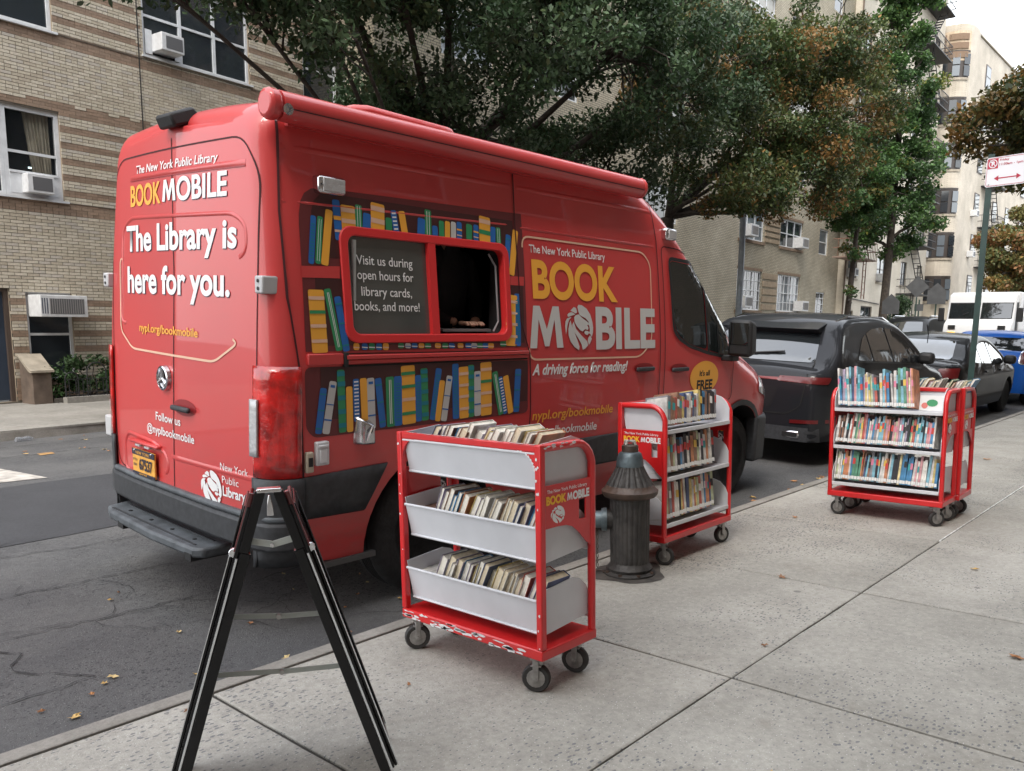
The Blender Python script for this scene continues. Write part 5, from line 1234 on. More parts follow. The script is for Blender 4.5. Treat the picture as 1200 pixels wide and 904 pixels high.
    lion('lion_logo',4.258,4.568,1.412,1.722,LETTERG,V,bv,'side')
    T('A driving force for reading!',3.926,4.990,1.264,.066,WHITEV,.03,.25,z1=1.258)
    T('nypl.org/bookmobile',3.942,4.830,.970,.058,YELV,.015,.12,z1=.958); T('@nyplbookmobile',3.948,4.645,.866,.055,WHITEV,.015,.12,z1=.848)
    S('outline_stripe',stroke(rpoly([(3.87,2.128),(5.22,2.122),(5.315,2.04),(5.305,1.46),(5.15,1.352),(3.90,1.362)],.07,5),.012),PINKV,.0045)
    S('round_sticker',[circle(6.13,1.16,.235,.135,36)],YELV,.0045)
    T("It's all",6.045,6.215,1.172,.042,BLACKM,.03); T('FREE',6.01,6.27,1.058,.075,BLACKM,.04); T('at the Library',6.0,6.27,1.03,.02,BLACKM,.01)
    # ---- door handles
    for x0,x1,z in ((5.09,5.325,1.262),(5.59,5.835,1.242)):
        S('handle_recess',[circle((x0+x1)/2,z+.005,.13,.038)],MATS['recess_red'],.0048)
        h=MB(); h.box(x0,x1,-.975-.032,-.975-.01,z-.018,z+.014); h.build('door_handle',DARKPL,V,bevel=.010)
    # ---- cab windows
    S('cab_window',[rpoly([(5.585,2.085),(5.95,2.065),(6.075,1.99),(6.14,1.39),(5.87,1.435),(5.70,1.50),(5.63,1.58)],.05)],GLASS,.009,maxe=.07)
    S('quarter_window',[rpoly([(6.10,1.97),(6.42,1.63),(6.52,1.36),(6.51,1.33),(6.165,1.385)],.02)],GLASS,.012,maxe=.05)
    S('window_seal',stroke(rpoly([(5.568,2.10),(5.96,2.083),(6.09,2.02),(6.44,1.655),(6.56,1.36),(6.54,1.31),(6.13,1.365),(5.86,1.418),(5.68,1.485),(5.605,1.56)],.05),.028,True),BLACKM,.0145,maxe=.05)
    S('window_divider',stroke([(6.085,2.0),(6.155,1.37)],.028),BLACKM,.016,maxe=.05)
    S('window_divider',stroke([(6.27,1.80),(6.33,1.35)],.014),BLACKM,.016,maxe=.05)
    # door mirror
    m=MB(); m._add([(6.36,-1.27,1.33),(6.36,-1.04,1.33),(6.36,-1.04,1.65),(6.36,-1.25,1.65),(6.52,-1.25,1.36),(6.50,-1.05,1.36),(6.50,-1.05,1.63),(6.52,-1.23,1.63)],[(0,1,2,3),(4,7,6,5),(0,4,5,1),(1,5,6,2),(2,6,7,3),(3,7,4,0)]); mi=m.build('door_mirror',BLACKM,V,bevel=.035)
    m=MB(); m.box(6.354,6.358,-1.235,-1.07,1.44,1.62); m.build('mirror_glass',mat('mirror',(.5,.52,.54),.03,metal=1),mi)
    m=MB(); m.box(6.40,6.53,-1.08,-.93,1.29,1.34); m.build('mirror_arm',BLACKM,mi,bevel=.01)
    # ---- awning
    aw=MB(); prof=[]
    for k in range(14): a=2*math.pi*k/14; prof.append((-.905+.066*math.cos(a),2.568+.068*math.sin(a)))
    aw.prism(prof,2.17,5.10,'x'); awn=aw.build('roof_awning',RED,V,smooth=50)
    ad_=MB(); ad_.box(2.18,5.09,-.905-.066-.002,-.905-.056,2.548,2.552); ad_.build('awning_slot',SEAM,awn)
    e=MB(); e.prism([( -.905+.068*math.cos(2*math.pi*k/14),2.568+.070*math.sin(2*math.pi*k/14)) for k in range(14)],2.10,2.17,'x'); e.build('awning_end',RED,awn,bevel=.02)
    e=MB(); e.prism([( -.905+.070*math.cos(2*math.pi*k/14),2.568+.072*math.sin(2*math.pi*k/14)) for k in range(14)],5.10,5.14,'x'); e.build('awning_end',RED,awn,bevel=.015)
    e=MB(); e.lathe([(.024,0),(.026,-.016),(.012,-.018),(.010,-.006),(0,-.004)],(2.17,-.980,2.540),'y',14); e.build('awning_crank_eye',CHROME,awn)
    e=MB(); e.box(2.25,4.95,-.86,-.80,2.50,2.58); e.build('awning_bracket',RED,awn)
    # roof air conditioner
    rf=MB(); rf.prism([(2.85,2.62),(2.92,2.78),(3.05,2.80),(3.70,2.79),(3.80,2.62)],-.45,.35,'y'); rfo=rf.build('roof_air_conditioner',RED,V,bevel=.03)
    sl_=MB()
    for k in range(8): sl_.box(2.95+k*.09,3.0+k*.09,-.455,-.4495,2.735,2.752)
    sl_.build('vent_slot',SEAM,rfo)
    # scene lights with chrome housings
    def slight(x0,x1,z0,z1,bulge):
        yy=-.975+van_side_in((z0+z1)/2); m=MB(); m.box(x0,x1,yy-.055,yy+.02,z0,z1); o=m.build('scene_light',CHROME,V,bevel=.016); q=MB(); q.box(x0+.022,x1-.010,yy-.062,yy-.05,z0+.010,z1-.010); q.build('lens',CLEARL,o,bevel=.008)
        s_=MB(); s_.lathe([(.006,0),(.005,-.004),(0,-.004)],(x0+.014,yy-.055,(z0+z1)/2),'y',8); s_.build('screw',BLACKM,o)
    slight(2.375,2.535,2.205,2.292,0); slight(5.50,5.64,2.235,2.325,0)
    # latch, marker, inlet
    m=MB(); m.box(2.30,2.378,-.975-.022,-.965,.872,.995); o=m.build('white_socket_cover',WHITEM,V,bevel=.008); q=MB(); q.box(2.318,2.362,-.975-.028,-.975-.02,.885,.955); q.box(2.31,2.37,-.975-.03,-.975-.02,.965,.978); q.build('socket_latch',WHITEM,o,bevel=.004)
    m=MB(); m.box(2.243,2.288,-.975-.020,-.965,.842,.948); o=m.build('cream_socket',mat('cream_plastic',(.48,.43,.34),.5),V,bevel=.008); q=MB(); q.box(2.255,2.278,-.975-.024,-.975-.018,.875,.92); q.build('socket_slot',BLACKM,o)
    m=MB(); m._add([(2.535,-.972,.955),(2.655,-.972,.945),(2.655,-.972,1.075),(2.55,-.972,1.11),(2.56,-1.03,.96),(2.645,-1.03,.955),(2.64,-1.03,1.05),(2.57,-1.02,1.085)],[(0,1,5,4),(1,2,6,5),(2,3,7,6),(3,0,4,7),(4,5,6,7)]); o=m.build('chrome_inlet',CHROME,V,bevel=.012)
    q=MB(); q.tube([(2.585,-1.034,.98),(2.595,-1.045,1.02),(2.62,-1.034,1.05)],.007,5); q.build('inlet_clip',CHROME,o)
    # front fender edge, bumper and headlamp
    cc=MB(); 
    fb=[(7.18,-.985),(7.42,-.955),(7.62,-.85),(7.74,-.68),(7.80,-.4),(7.81,0),(7.80,.4),(7.74,.68),(7.62,.85),(7.42,.955),(7.18,.985),(7.18,.85),(7.6,.6),(7.6,-.6),(7.18,-.85)]
    cc.prism(fb,.30,.74,'z'); cc.build('front_bumper',DARKPL,V,bevel=.03)
    S('arch_trim',stroke([(6.84+.50*math.cos(R(a)),.40+.50*math.sin(R(a))) for a in range(0,185,10)],.05),DARKPL,.010)
    S('headlamp',[rpoly([(7.18,.98),(7.22,1.12),(7.52,1.02),(7.60,.86)],.03)],CLEARL,.010,maxe=.06)
    S('bonnet_gap',stroke(dens([(6.66,1.33),(7.0,1.24),(7.3,1.11),(7.52,.99)],.08),.009),SEAM,.0065)
    return V
MURAL=[('b',2.323,1.864,2.359,2.097,0.032),('g',2.362,1.867,2.398,2.097,0.033),('y',2.4,1.862,2.454,2.134,0.043),('b',2.498,1.99,2.497,2.188,0.044),('y',2.564,2.04,2.566,2.168,0.086),('g',2.627,2.056,2.634,2.178,0.042),('b',2.674,2.055,2.686,2.141,0.05),('y',2.746,2.05,2.759,2.199,0.089),('g',2.822,2.056,2.825,2.133,0.042),('B',2.872,2.055,2.86,2.175,0.039),('y',2.93,2.054,2.916,2.177,0.044),('b',3.042,2.058,3.056,2.153,0.053),('g',3.096,2.056,3.107,2.204,0.047),('b',3.148,2.058,3.15,2.122,0.041),('g',3.197,2.058,3.203,2.154,0.039),('y',3.24,2.058,3.25,2.156,0.039),('w',3.287,2.059,3.296,2.157,0.039),('b',3.334,2.062,3.341,2.161,0.04),('g',3.412,2.063,3.42,2.156,0.048),('b',3.468,2.064,3.476,2.158,0.041),('y',3.542,2.062,3.554,2.212,0.093),('b',3.61,2.058,3.621,2.159,0.043),('g',3.662,2.042,3.664,2.159,0.04),('b',3.72,1.918,3.751,2.124,0.045),('y',3.758,1.882,3.82,2.157,0.05),('y',2.342,1.436,2.338,1.742,0.091),('g',2.456,1.444,2.403,1.749,0.041),('b',2.5,1.44,2.461,1.713,0.041),('g',3.656,1.45,3.657,1.483,0.052),('y',3.732,1.452,3.748,1.762,0.103),('b',3.79,1.45,3.801,1.771,0.055),('y',2.56,1.446,2.562,1.481,0.037),('b',2.612,1.446,2.615,1.48,0.037),('g',2.658,1.445,2.66,1.48,0.038),('b',2.705,1.444,2.707,1.479,0.038),('y',2.75,1.443,2.752,1.479,0.04),('g',2.854,1.451,2.855,1.478,0.041),('w',2.902,1.45,2.904,1.477,0.041),('b',2.949,1.45,2.95,1.477,0.042),('y',2.998,1.449,2.999,1.476,0.042),('g',3.046,1.448,3.047,1.475,0.044),('y',3.12,1.447,3.122,1.475,0.045),('g',3.176,1.446,3.177,1.474,0.045),('b',3.226,1.446,3.228,1.474,0.046),('y',3.296,1.445,3.297,1.473,0.047),('b',3.358,1.444,3.359,1.472,0.048),('w',3.407,1.442,3.408,1.472,0.049),('g',3.456,1.442,3.457,1.471,0.049),('b',3.502,1.441,3.503,1.471,0.05),('y',3.548,1.44,3.549,1.47,0.051),('b',2.322,1.033,2.355,1.262,0.04),('w',2.366,1.029,2.413,1.293,0.044),('g',2.469,1.027,2.458,1.349,0.046),('y',2.515,1.026,2.509,1.262,0.04),('B',2.558,1.076,2.551,1.299,0.039),('y',2.612,1.048,2.597,1.301,0.044),('w',2.656,1.03,2.644,1.3,0.048),('b',2.728,1.031,2.692,1.297,0.043),('g',2.783,1.03,2.771,1.301,0.056),('b',2.833,1.031,2.827,1.302,0.054),('y',2.91,1.034,2.897,1.357,0.097),('b',2.98,1.042,2.969,1.302,0.043),('g',3.028,1.044,3.012,1.338,0.051),('b',3.08,1.043,3.125,1.334,0.045),('y',3.119,1.032,3.152,1.265,0.042),('w',3.166,1.029,3.208,1.289,0.046),('b',3.264,1.034,3.252,1.356,0.051),('y',3.331,1.033,3.317,1.337,0.078),('g',3.388,1.035,3.378,1.346,0.049),('w',3.442,1.038,3.431,1.307,0.054),('y',3.516,1.036,3.503,1.358,0.094),('g',3.649,1.031,3.578,1.298,0.049),('B',3.686,1.033,3.629,1.266,0.037),('y',3.736,1.034,3.676,1.27,0.05),('b',3.784,1.036,3.792,1.308,0.055)]
van=bookmobile()
VM=Matrix.Translation((0,3.5+.975,.975*VSL))@Matrix.Rotation(math.atan(VSL),4,'X')
# ---------------------------------------------------------------- the librarian inside
def skin_body(name,verts,edges,radii,root,mats,parent,sub=2,skin_z=None):
    me=bpy.data.meshes.new(name); me.from_pydata(verts,edges,[]); o=bpy.data.objects.new(name,me); put(o)
    m=o.modifiers.new('sk','SKIN'); 
    sk=me.skin_vertices[0].data if me.skin_vertices else None
    if sk is None:
        bpy.context.view_layer.objects.active=o; 
        bm=bmesh.new(); bm.from_mesh(me); bm.verts.layers.skin.verify(); bm.to_mesh(me); bm.free(); sk=me.skin_vertices[0].data
    for i,r_ in enumerate(radii):
        sk[i].radius=(r_,r_) if not isinstance(r_,tuple) else r_
        sk[i].use_root=(i==root)
    s=o.modifiers.new('ss','SUBSURF'); s.levels=sub; s.render_levels=sub
    bake(o); 
    for mm in mats: o.data.materials.append(mm)
    o.data.polygons.foreach_set('use_smooth',[True]*len(o.data.polygons)); 
    if parent: o.parent=parent
    return o
def librarian():
    p=thing('person','person in a dark jacket standing inside the serving window with both hands on a tablet','person',(0,0,0)); p.matrix_world=VM
    JK=mat('black_jacket',(.014,.013,.014),.85,bump=.4,bscale=40)
    x0=3.66; y0=-.42
    V_=[(x0,y0,.95),(x0,y0,1.30),(x0,y0,1.55),(x0-.01,y0-.02,1.78),(x0-.02,y0-.03,1.95),(x0-.02,y0-.05,2.06),(x0-.02,y0-.07,2.14),(x0-.02,y0-.09,2.22),
        (x0-.21,y0-.03,1.98),(x0-.27,y0-.06,1.73),(x0-.22,y0-.22,1.60),(x0-.17,y0-.32,1.585),
        (x0+.17,y0-.03,1.98),(x0+.22,y0-.08,1.73),(x0+.06,y0-.24,1.60),(x0-.045,y0-.33,1.585)]
    E_=[(0,1),(1,2),(2,3),(3,4),(4,5),(5,6),(6,7),(4,8),(8,9),(9,10),(10,11),(4,12),(12,13),(13,14),(14,15)]
    rad=[(.17,.12),(.16,.115),(.165,.12),(.18,.12),(.15,.10),.055,.085,.08,.066,.054,.042,.026,.066,.054,.042,.026]
    b=skin_body('body',V_,E_,rad,0,[JK,SKIN],p)
    for f_ in b.data.polygons:
        c=f_.center
        if c.z>2.05 or (c.y<y0-.30): f_.material_index=1
    for hx,dx in ((x0-.17,.012),(x0-.045,-.02)):
        yb=y0-.325; zb=1.583
        vs=[(hx,yb,zb),(hx+dx,yb-.030,zb-.002),(hx+dx*1.5,yb-.050,zb-.004)]; es=[(0,1),(1,2)]; rd=[(.024,.018),(.036,.015),(.035,.013)]
        for k,(fx,L) in enumerate(((-.028,.046),(-.009,.056),(.010,.052),(.027,.040))):
            b0=len(vs); vs+=[(hx+dx*1.5+fx,yb-.062,zb),(hx+dx*1.5+fx*1.1,yb-.062-L*.5,zb+.004),(hx+dx*1.5+fx*1.12,yb-.062-L,zb-.014)]; es+=[(2,b0),(b0,b0+1),(b0+1,b0+2)]; rd+=[.0098,.009,.0072]
        s_=1 if dx>0 else -1; b0=len(vs); vs+=[(hx+s_*.038,yb-.025,zb-.006),(hx+s_*.052,yb-.050,zb-.010),(hx+s_*.055,yb-.070,zb-.016)]; es+=[(1,b0),(b0,b0+1),(b0+1,b0+2)]; rd+=[.0115,.010,.0082]
        skin_body('hand',vs,es,rd,0,[SKIN],p)
    hv=MB(); hv.lathe([(0,.10),(.06,.085),(.088,.04),(.092,0),(.085,-.04)],(x0-.02,y0-.06,2.24),'z',16); hv.build('hair',mat('hair_dark',(.02,.015,.012),.6),p,smooth=60)
    nose=MB(); nose.lathe([(0,-.03),(.012,-.012),(.016,0),(.008,.02),(0,.03)],(x0-.02,y0-.165,2.17),'z',10); nose.build('nose',SKIN,p,smooth=60)
    t=thing('tablet','black tablet lying on the counter under the hands in the serving window','tablet',(0,0,0)); t.matrix_world=VM
    m=MB(); m._add([(x0-.40,y0-.44,1.535),(x0+.0,y0-.44,1.535),(x0+.0,y0-.24,1.548),(x0-.40,y0-.24,1.548),(x0-.40,y0-.44,1.550),(x0+.0,y0-.44,1.550),(x0+.0,y0-.24,1.563),(x0-.40,y0-.24,1.563)],[(0,3,2,1),(4,5,6,7),(0,1,5,4),(1,2,6,5),(2,3,7,6),(3,0,4,7)]); m.build('tablet_case',mat('tablet_edge',(.25,.25,.26),.4),t)
    m=MB(); m._add([(x0-.38,y0-.425,1.5525),(x0-.02,y0-.425,1.5525),(x0-.02,y0-.255,1.5635),(x0-.38,y0-.255,1.5635)],[(0,1,2,3)]); m.build('screen',BLACK,t)
    # stand block so it does not hover
    m=MB(); m.box(x0-.32,x0-.06,y0-.37,y0-.25,1.385,1.535); m.build('tablet_stand',BLACKM,t)
librarian()
# ================================================================ PARKED VEHICLES
def paint(name,c,rough=.5,metal=.0): return mat(name,c,rough,metal=metal,coat=.42,spec=.08)
CARGLASS=mat('car_glass',(.015,.018,.020),.03,spec=1,coat=1)
ALLOY=mat('alloy',(.30,.30,.31),.35,metal=.8)
def car(name,label,cat,M,L,W,prof,belt,col,wb,front,wr=.35,zb=.28,inw=.42,sidewin=None,rearwin=None,frontwin=None,tail=None,group='parked cars',head=None,extra=None,mirror=None,nose=.30,stern=.22,clad=False,gr=(0,0)):
    """car built along +x (rear at 0); prof = roof line [(x,z)]"""
    t=thing(name,label,cat,group=group); t.matrix_world=M
    P=paint(col[0],col[1])
    n=34; xs=[0,.01,.03,.07,.13,.2]+[.2+(L-.4)*k/n for k in range(1,n)]+[L-.2,L-.13,L-.07,L-.03,L-.01,L]
    def inset(x):
        if x<stern*1.6: u=max(0,1-x/(stern*1.6)); return stern*(1-math.sqrt(max(0,1-u**2.1)))
        if x>L-nose*2: u=max(0,1-(L-x)/(nose*2)); return nose*(1-math.sqrt(max(0,1-u**2.1)))
        return 0
    def side_in(z,x):
        s=.05*max(0,(.55-z)/.3)**2 if z<.55 else 0
        if z>belt: s+=inw*(z-belt)**1.08
        elif z>.75: s+=.03*((z-.75)/max(.01,belt-.75))**2
        return s
    def rc(x): return .13
    body=ring_body('body',xs,W/2,lambda x:smooth_interp(x,prof),lambda x:zb,inset,side_in,rc,lambda x,z:0,[P,BLACKM],t,nz=14,crown=.035,bulge_r=.05,bulge_f=.07)
    bv=bvh_of(body); fx=L-front; rx=fx-wb
    cs=[]
    for wx in (fx,rx): cs+= [tmp_cyl(wx,wr,wr+.055,-W/2-.3,-W/2+.3,BLACKM,28),tmp_cyl(wx,wr,wr+.055,W/2-.3,W/2+.3,BLACKM,28)]
    cut(body,cs); body.data.set_sharp_from_angle(angle=R(38))
    for wx in (fx,rx):
        wheel(t,wx,-W/2+.035,wr,wr,.23,-1,ALLOY,rr=.70); wheel(t,wx,W/2-.035,wr,wr,.23,1,ALLOY,rr=.70)
    S=lambda n,p,m,off=.004,**k: decal(n,p,m,t,bv,'side',off,**k)
    for k,w_ in enumerate(sidewin or []): S('side_window',[rpoly(w_,.04)],CARGLASS,.005,maxe=.12)
    if sidewin:
        A=[w_ for w_ in sidewin]; top=[]
    if rearwin: decal('rear_window',[rpoly(rearwin,.06)],CARGLASS,t,bv,'rear' if not isinstance(rearwin[0],str) else 'top',.005,maxe=.08)
    if frontwin: decal('windscreen',[rpoly(frontwin,.05)],CARGLASS,t,bv,'front',.005,maxe=.08)
    for q in (tail or []): decal('tail_lamp',[rpoly(q,.02)],REDLENS2,t,bv,'rear',.010,maxe=.05)
    for q in (head or []): decal('headlamp',[rpoly(q,.03)],CLEARL,t,bv,'front',.010,maxe=.05)
    if mirror:
        for s in (-1,1):
            m=MB(); y=s*(W/2+.08); m.box(mirror[0]-.06,mirror[0]+.10,y-.10,y+.10,mirror[1]-.07,mirror[1]+.09); m.build('door_mirror',P if mirror[2] else BLACKM,t,bevel=.05)
    return t,body,bv,P
def place(x,dy=0,rot=0,W=1.9,lane='near'):
    """near kerb lane: right side of the car at dy beyond the van side plane"""
    y=3.5+dy+W/2; return Matrix.Translation((x,y,zroad(y)))@Matrix.Rotation(rot,4,'Z')@Matrix.Rotation(math.atan(.0308) if y<7.6 else -math.atan(.038),4,'X')
def vehicles():
    # dark grey SUV directly ahead of the van
    prof=[(0,.98),(.04,1.06),(.22,1.12),(.34,1.20),(.55,1.40),(.78,1.60),(1.05,1.665),(1.6,1.70),(2.2,1.70),(2.7,1.64),(3.05,1.50),(3.4,1.30),(3.68,1.12),(3.9,1.06),(4.4,.98),(4.75,.86),(4.9,.70),(4.92,.60)]
    t,b,bv,P=car('parked_suv','dark grey SUV with rear window and wide tail lamps parked ahead of the bookmobile','car',place(8.80,0,W=1.94),4.92,1.94,prof,1.10,('graphite_paint',(.014,.015,.018)),2.9,.93,.375,.30,inw=.44,
        sidewin=[[(.98,1.20),(1.30,1.44),(1.46,1.50),(1.46,1.175)],[(1.50,1.175),(1.50,1.51),(1.75,1.56),(2.16,1.58),(2.16,1.15)],[(2.21,1.15),(2.21,1.58),(2.45,1.56),(2.85,1.44),(3.25,1.20),(3.22,1.12)]],
        rearwin=[(-.70,1.17),(.70,1.17),(.60,1.50),(-.60,1.50)],tail=[[(-.93,.95),(-.42,.965),(-.42,1.02),(-.94,1.025)],[(.93,.95),(.42,.965),(.42,1.02),(.94,1.025)]],mirror=(3.22,1.17,0),stern=.20)
    decal('lamp_bar',[[(-.42,.975),(.42,.975),(.42,.995),(-.42,.995)]],mat('lamp_bar_red',(.15,.01,.01),.3),t,bv,'rear',.011)
    for q in ([[(-.955,.52),(-.60,.50),(-.60,.54),(-.955,.56)]],[[(.955,.52),(.60,.50),(.60,.54),(.955,.56)]]): decal('reflector',q,REDLENS2,t,bv,'rear',.01)
    decal('plate_recess',[rpoly([(-.36,.66),(.36,.66),(.44,.90),(-.44,.90)],.04)],paint('graphite_dark',(.018,.018,.02)),t,bv,'rear',.004)
    decal('number_plate',[[(-.26,.72),(.26,.72),(.26,.84),(-.26,.84)]],mat('plate_white',(.5,.5,.48),.5),t,bv,'rear',.010)
    decal('tailgate_gap',stroke(rpoly([(-.70,1.20),(-.74,1.00),(-.70,.70),(-.55,.60),(.55,.60),(.70,.70),(.74,1.0),(.70,1.2)],.05),.012),SEAMK,t,bv,'rear',.0055)
    decal('lower_bumper',[[(-.90,.30),(.90,.30),(.90,.46),(-.90,.46)]],DARKPL,t,bv,'rear',.008)
    m=MB(); m.box(-.03,.20,-.72,-.50,.33,.42); e=m.build('exhaust_tip',CHROME,t,bevel=.02); m=MB(); m.box(-.034,-.0,-.695,-.525,.35,.40); m.build('exhaust_mouth',BLACKM,e)
    m=MB(); m.box(-.03,.20,.50,.72,.33,.42); m.build('exhaust_tip',CHROME,t,bevel=.02)
    m=MB(); m._add([(.62,-.60,1.50),(.62,.60,1.50),(.50,.62,1.545),(.50,-.62,1.545),(.80,-.60,1.625),(.80,.60,1.625)],[(0,1,2,3),(3,2,5,4),(0,3,4),(1,5,2)]); m.build('spoiler',P,t,bevel=.01)
    m=MB(); m.tube([(.30,.30,1.22),(.36,-.30,1.28)],.012,6); m.build('rear_wiper',BLACKM,t)
    for s in (-1,1):
        m=MB(); m.tube([(.9,s*.66,1.63),(1.2,s*.67,1.695),(2.4,s*.67,1.70),(2.75,s*.66,1.63)],.018,6); m.build('roof_rail',CHROME,t)
    decal('window_trim',stroke([(.93,1.185),(1.5,1.163),(2.2,1.135),(3.28,1.105)],.018),BLACKM,t,bv,'side',.0065)
    decal('door_gap',stroke([(2.19,1.14),(2.19,.42)],.010)+stroke([(3.32,1.10),(3.36,.7),(3.30,.42)],.010)+stroke([(1.40,1.16),(1.25,.9),(1.30,.75)],.010),SEAMK,t,bv,'side',.005)
    for x in (1.62,2.62):
        m=MB(); m.box(x,x+.20,-.985,-.955,.955,.985); m.build('door_handle',P,t,bevel=.01)
    # black hatchback ahead of it
    prof=[(0,.90),(.05,.98),(.35,1.02),(.55,1.06),(.95,1.28),(1.35,1.42),(1.9,1.46),(2.4,1.43),(2.8,1.30),(3.2,1.10),(3.45,1.00),(3.9,.93),(4.25,.80),(4.42,.62),(4.45,.55)]
    t,b,bv,P=car('parked_car','shiny black hatchback with pale sky reflected in its rear window, behind the sign post','car',place(14.15,0,W=1.78),4.45,1.78,prof,.93,('black_gloss_paint',(.004,.004,.005)),2.65,.88,.32,.24,inw=.50,
        sidewin=[[(1.0,1.02),(1.30,1.24),(1.42,1.27),(1.42,1.0)],[(1.46,1.0),(1.46,1.28),(1.85,1.34),(2.1,1.34),(2.1,.98)],[(2.15,.98),(2.15,1.34),(2.45,1.30),(2.9,1.10),(3.05,.98)]],
        rearwin=[(-.62,1.06),(.62,1.06),(.52,1.36),(-.52,1.36)],tail=[[(-.84,.78),(-.55,.80),(-.58,.93),(-.84,.95)],[(.84,.78),(.55,.80),(.58,.93),(.84,.95)]],mirror=(3.0,1.02,0))
    m=MB(); m.tube([(1.3,0,1.44),(1.15,0,1.62)],.008,5); m.build('aerial',BLACKM,t)
    decal('door_gap',stroke([(2.12,.97),(2.14,.35)],.010)+stroke([(3.1,.95),(3.12,.6),(3.05,.35)],.010),SEAMK,t,bv,'side',.005)
    for x in (1.7,2.7):
        m=MB(); m.box(x,x+.18,-.905,-.88,.83,.86); m.build('door_handle',P,t,bevel=.01)
    # blue hatchback
    prof=[(0,.95),(.05,1.06),(.22,1.12),(.38,1.28),(.55,1.43),(.9,1.48),(1.8,1.48),(2.3,1.40),(2.8,1.25),(3.1,1.08),(3.5,1.0),(3.85,.8),(3.95,.6)]
    t,b,bv,P=car('parked_car','bright blue hatchback parked farthest along the near kerb at the right edge','car',place(19.3,-.12,W=1.76),3.95,1.76,prof,1.0,('blue_paint',(.012,.10,.42)),2.5,.78,.32,.26,inw=.36,
        sidewin=[[(.75,1.08),(.85,1.36),(1.5,1.42),(1.5,1.05)],[(1.55,1.05),(1.55,1.42),(2.0,1.40),(2.5,1.20),(2.7,1.05)]],rearwin=[(-.68,1.12),(.68,1.12),(.58,1.38),(-.58,1.38)],
        tail=[[(-.86,.86),(-.60,.88),(-.62,1.12),(-.84,1.14)],[(.86,.86),(.60,.88),(.62,1.12),(.84,1.14)]],mirror=(2.7,1.08,1))
    decal('lamp_outline',stroke(rpoly([(-.875,.85),(-.59,.87),(-.60,1.13),(-.85,1.15)],.05),.022,True),CHROME,t,bv,'rear',.012)
    # ---- far kerb, facing us
    def flip(M,L): return M@Matrix.Translation((L,0,0))@Matrix.Rotation(math.pi,4,'Z')
    prof=[(0,1.0),(.05,1.1),(.30,1.5),(.6,1.72),(1.2,1.78),(2.2,1.78),(2.8,1.66),(3.3,1.32),(3.6,1.12),(4.4,1.02),(4.75,.85),(4.8,.6)]
    def far(name,label,X,Y,col,zlift=0,prof=prof,L=4.8,W=1.9,dz=0):
        M=flip(Matrix.Translation((X,Y,zroad(Y)+dz)),L)
        return car(name,label,'car',M,L,W,prof,1.12,col,2.85,.93,.36,.28,inw=.36,
          sidewin=[[(.7,1.2),(.8,1.5),(1.4,1.6),(1.4,1.17)],[(1.46,1.17),(1.46,1.6),(2.2,1.6),(2.2,1.15)],[(2.26,1.15),(2.26,1.6),(2.7,1.52),(3.25,1.18)]],
          frontwin=[(-.74,1.20),(.74,1.20),(.58,1.60),(-.58,1.60)],rearwin=[(-.7,1.2),(.7,1.2),(.6,1.55),(-.6,1.55)],head=[[(-.9,.78),(-.5,.80),(-.5,.92),(-.88,.95)],[(.9,.78),(.5,.80),(.5,.92),(.88,.95)]],tail=[[(-.9,.85),(-.62,.87),(-.62,1.1),(-.88,1.1)],[(.9,.85),(.62,.87),(.62,1.1),(.88,1.1)]],mirror=(3.2,1.2,0))
    t,b,bv,P=far('parked_suv','black SUV with pale roof rails on the far side beyond the dark grey SUV',31.5,10.2,('black_paint',(.008,.008,.009)),dz=.16)
    for s in (-1,1):
        m=MB(); m.tube([(.9,s*.66,1.76),(1.1,s*.67,1.83),(2.3,s*.67,1.83),(2.6,s*.66,1.74)],.022,6); m.build('roof_rail',CHROME,t)
    prof2=[(0,.92),(.05,1.0),(.5,1.05),(1.1,1.36),(1.7,1.48),(2.5,1.46),(3.1,1.15),(3.4,1.02),(4.2,.92),(4.55,.75),(4.6,.6)]
    def sedan(label,X,Y,col,dz=0):
        M=flip(Matrix.Translation((X,Y,zroad(Y)+dz)),4.6)
        return car('parked_car',label,'car',M,4.6,1.8,prof2,.95,col,2.7,.9,.33,.25,inw=.44,sidewin=[[(.95,1.02),(1.3,1.26),(1.9,1.34),(1.9,1.0)],[(1.96,1.0),(1.96,1.34),(2.5,1.32),(3.0,1.02)]],frontwin=[(-.66,1.04),(.66,1.04),(.54,1.36),(-.54,1.36)],rearwin=[(-.62,1.1),(.62,1.1),(.5,1.36),(-.5,1.36)],head=[[(-.85,.68),(-.5,.70),(-.5,.82),(-.83,.85)],[(.85,.68),(.5,.70),(.5,.82),(.83,.85)]],mirror=(2.95,1.03,0))
    sedan('silver white sedan on the far side just left of the white step van',37.6,10.3,('silver_paint',(.50,.51,.52)),.18)
    far('parked_suv','dark SUV across the street showing only its roof behind the bookmobile door mirror',19.6,10.0,('charcoal_paint',(.04,.042,.046)),dz=.06)
    # white step van facing us
    t=thing('step_van','boxy white step van facing the camera with two large windscreen panes','truck'); W=2.25
    Y=7.75; t.matrix_world=Matrix.Translation((33.2,Y,zroad(Y)))
    WP=paint('white_van_paint',(.62,.63,.64),.4)
    m=MB(); m.prism([(.95,.55),(.95,2.70),(.80,2.74),(.62,2.68),(.55,2.42),(.36,1.75),(.10,1.62),(0,1.35),(0,.55)],-W/2,W/2,'y'); m.build('cab',WP,t,bevel=.05)
    m=MB(); m.box(.97,6.6,-W/2-.03,W/2+.03,.6,2.78); m.build('box_body',WP,t,bevel=.05)
    def slope(y0,y1,z0,z1,off):
        f=lambda z:.36+(z-1.75)*(.19/.67)-off
        return [(f(z0),y0,z0),(f(z0),y1,z0),(f(z1),y1,z1),(f(z1),y0,z1)]
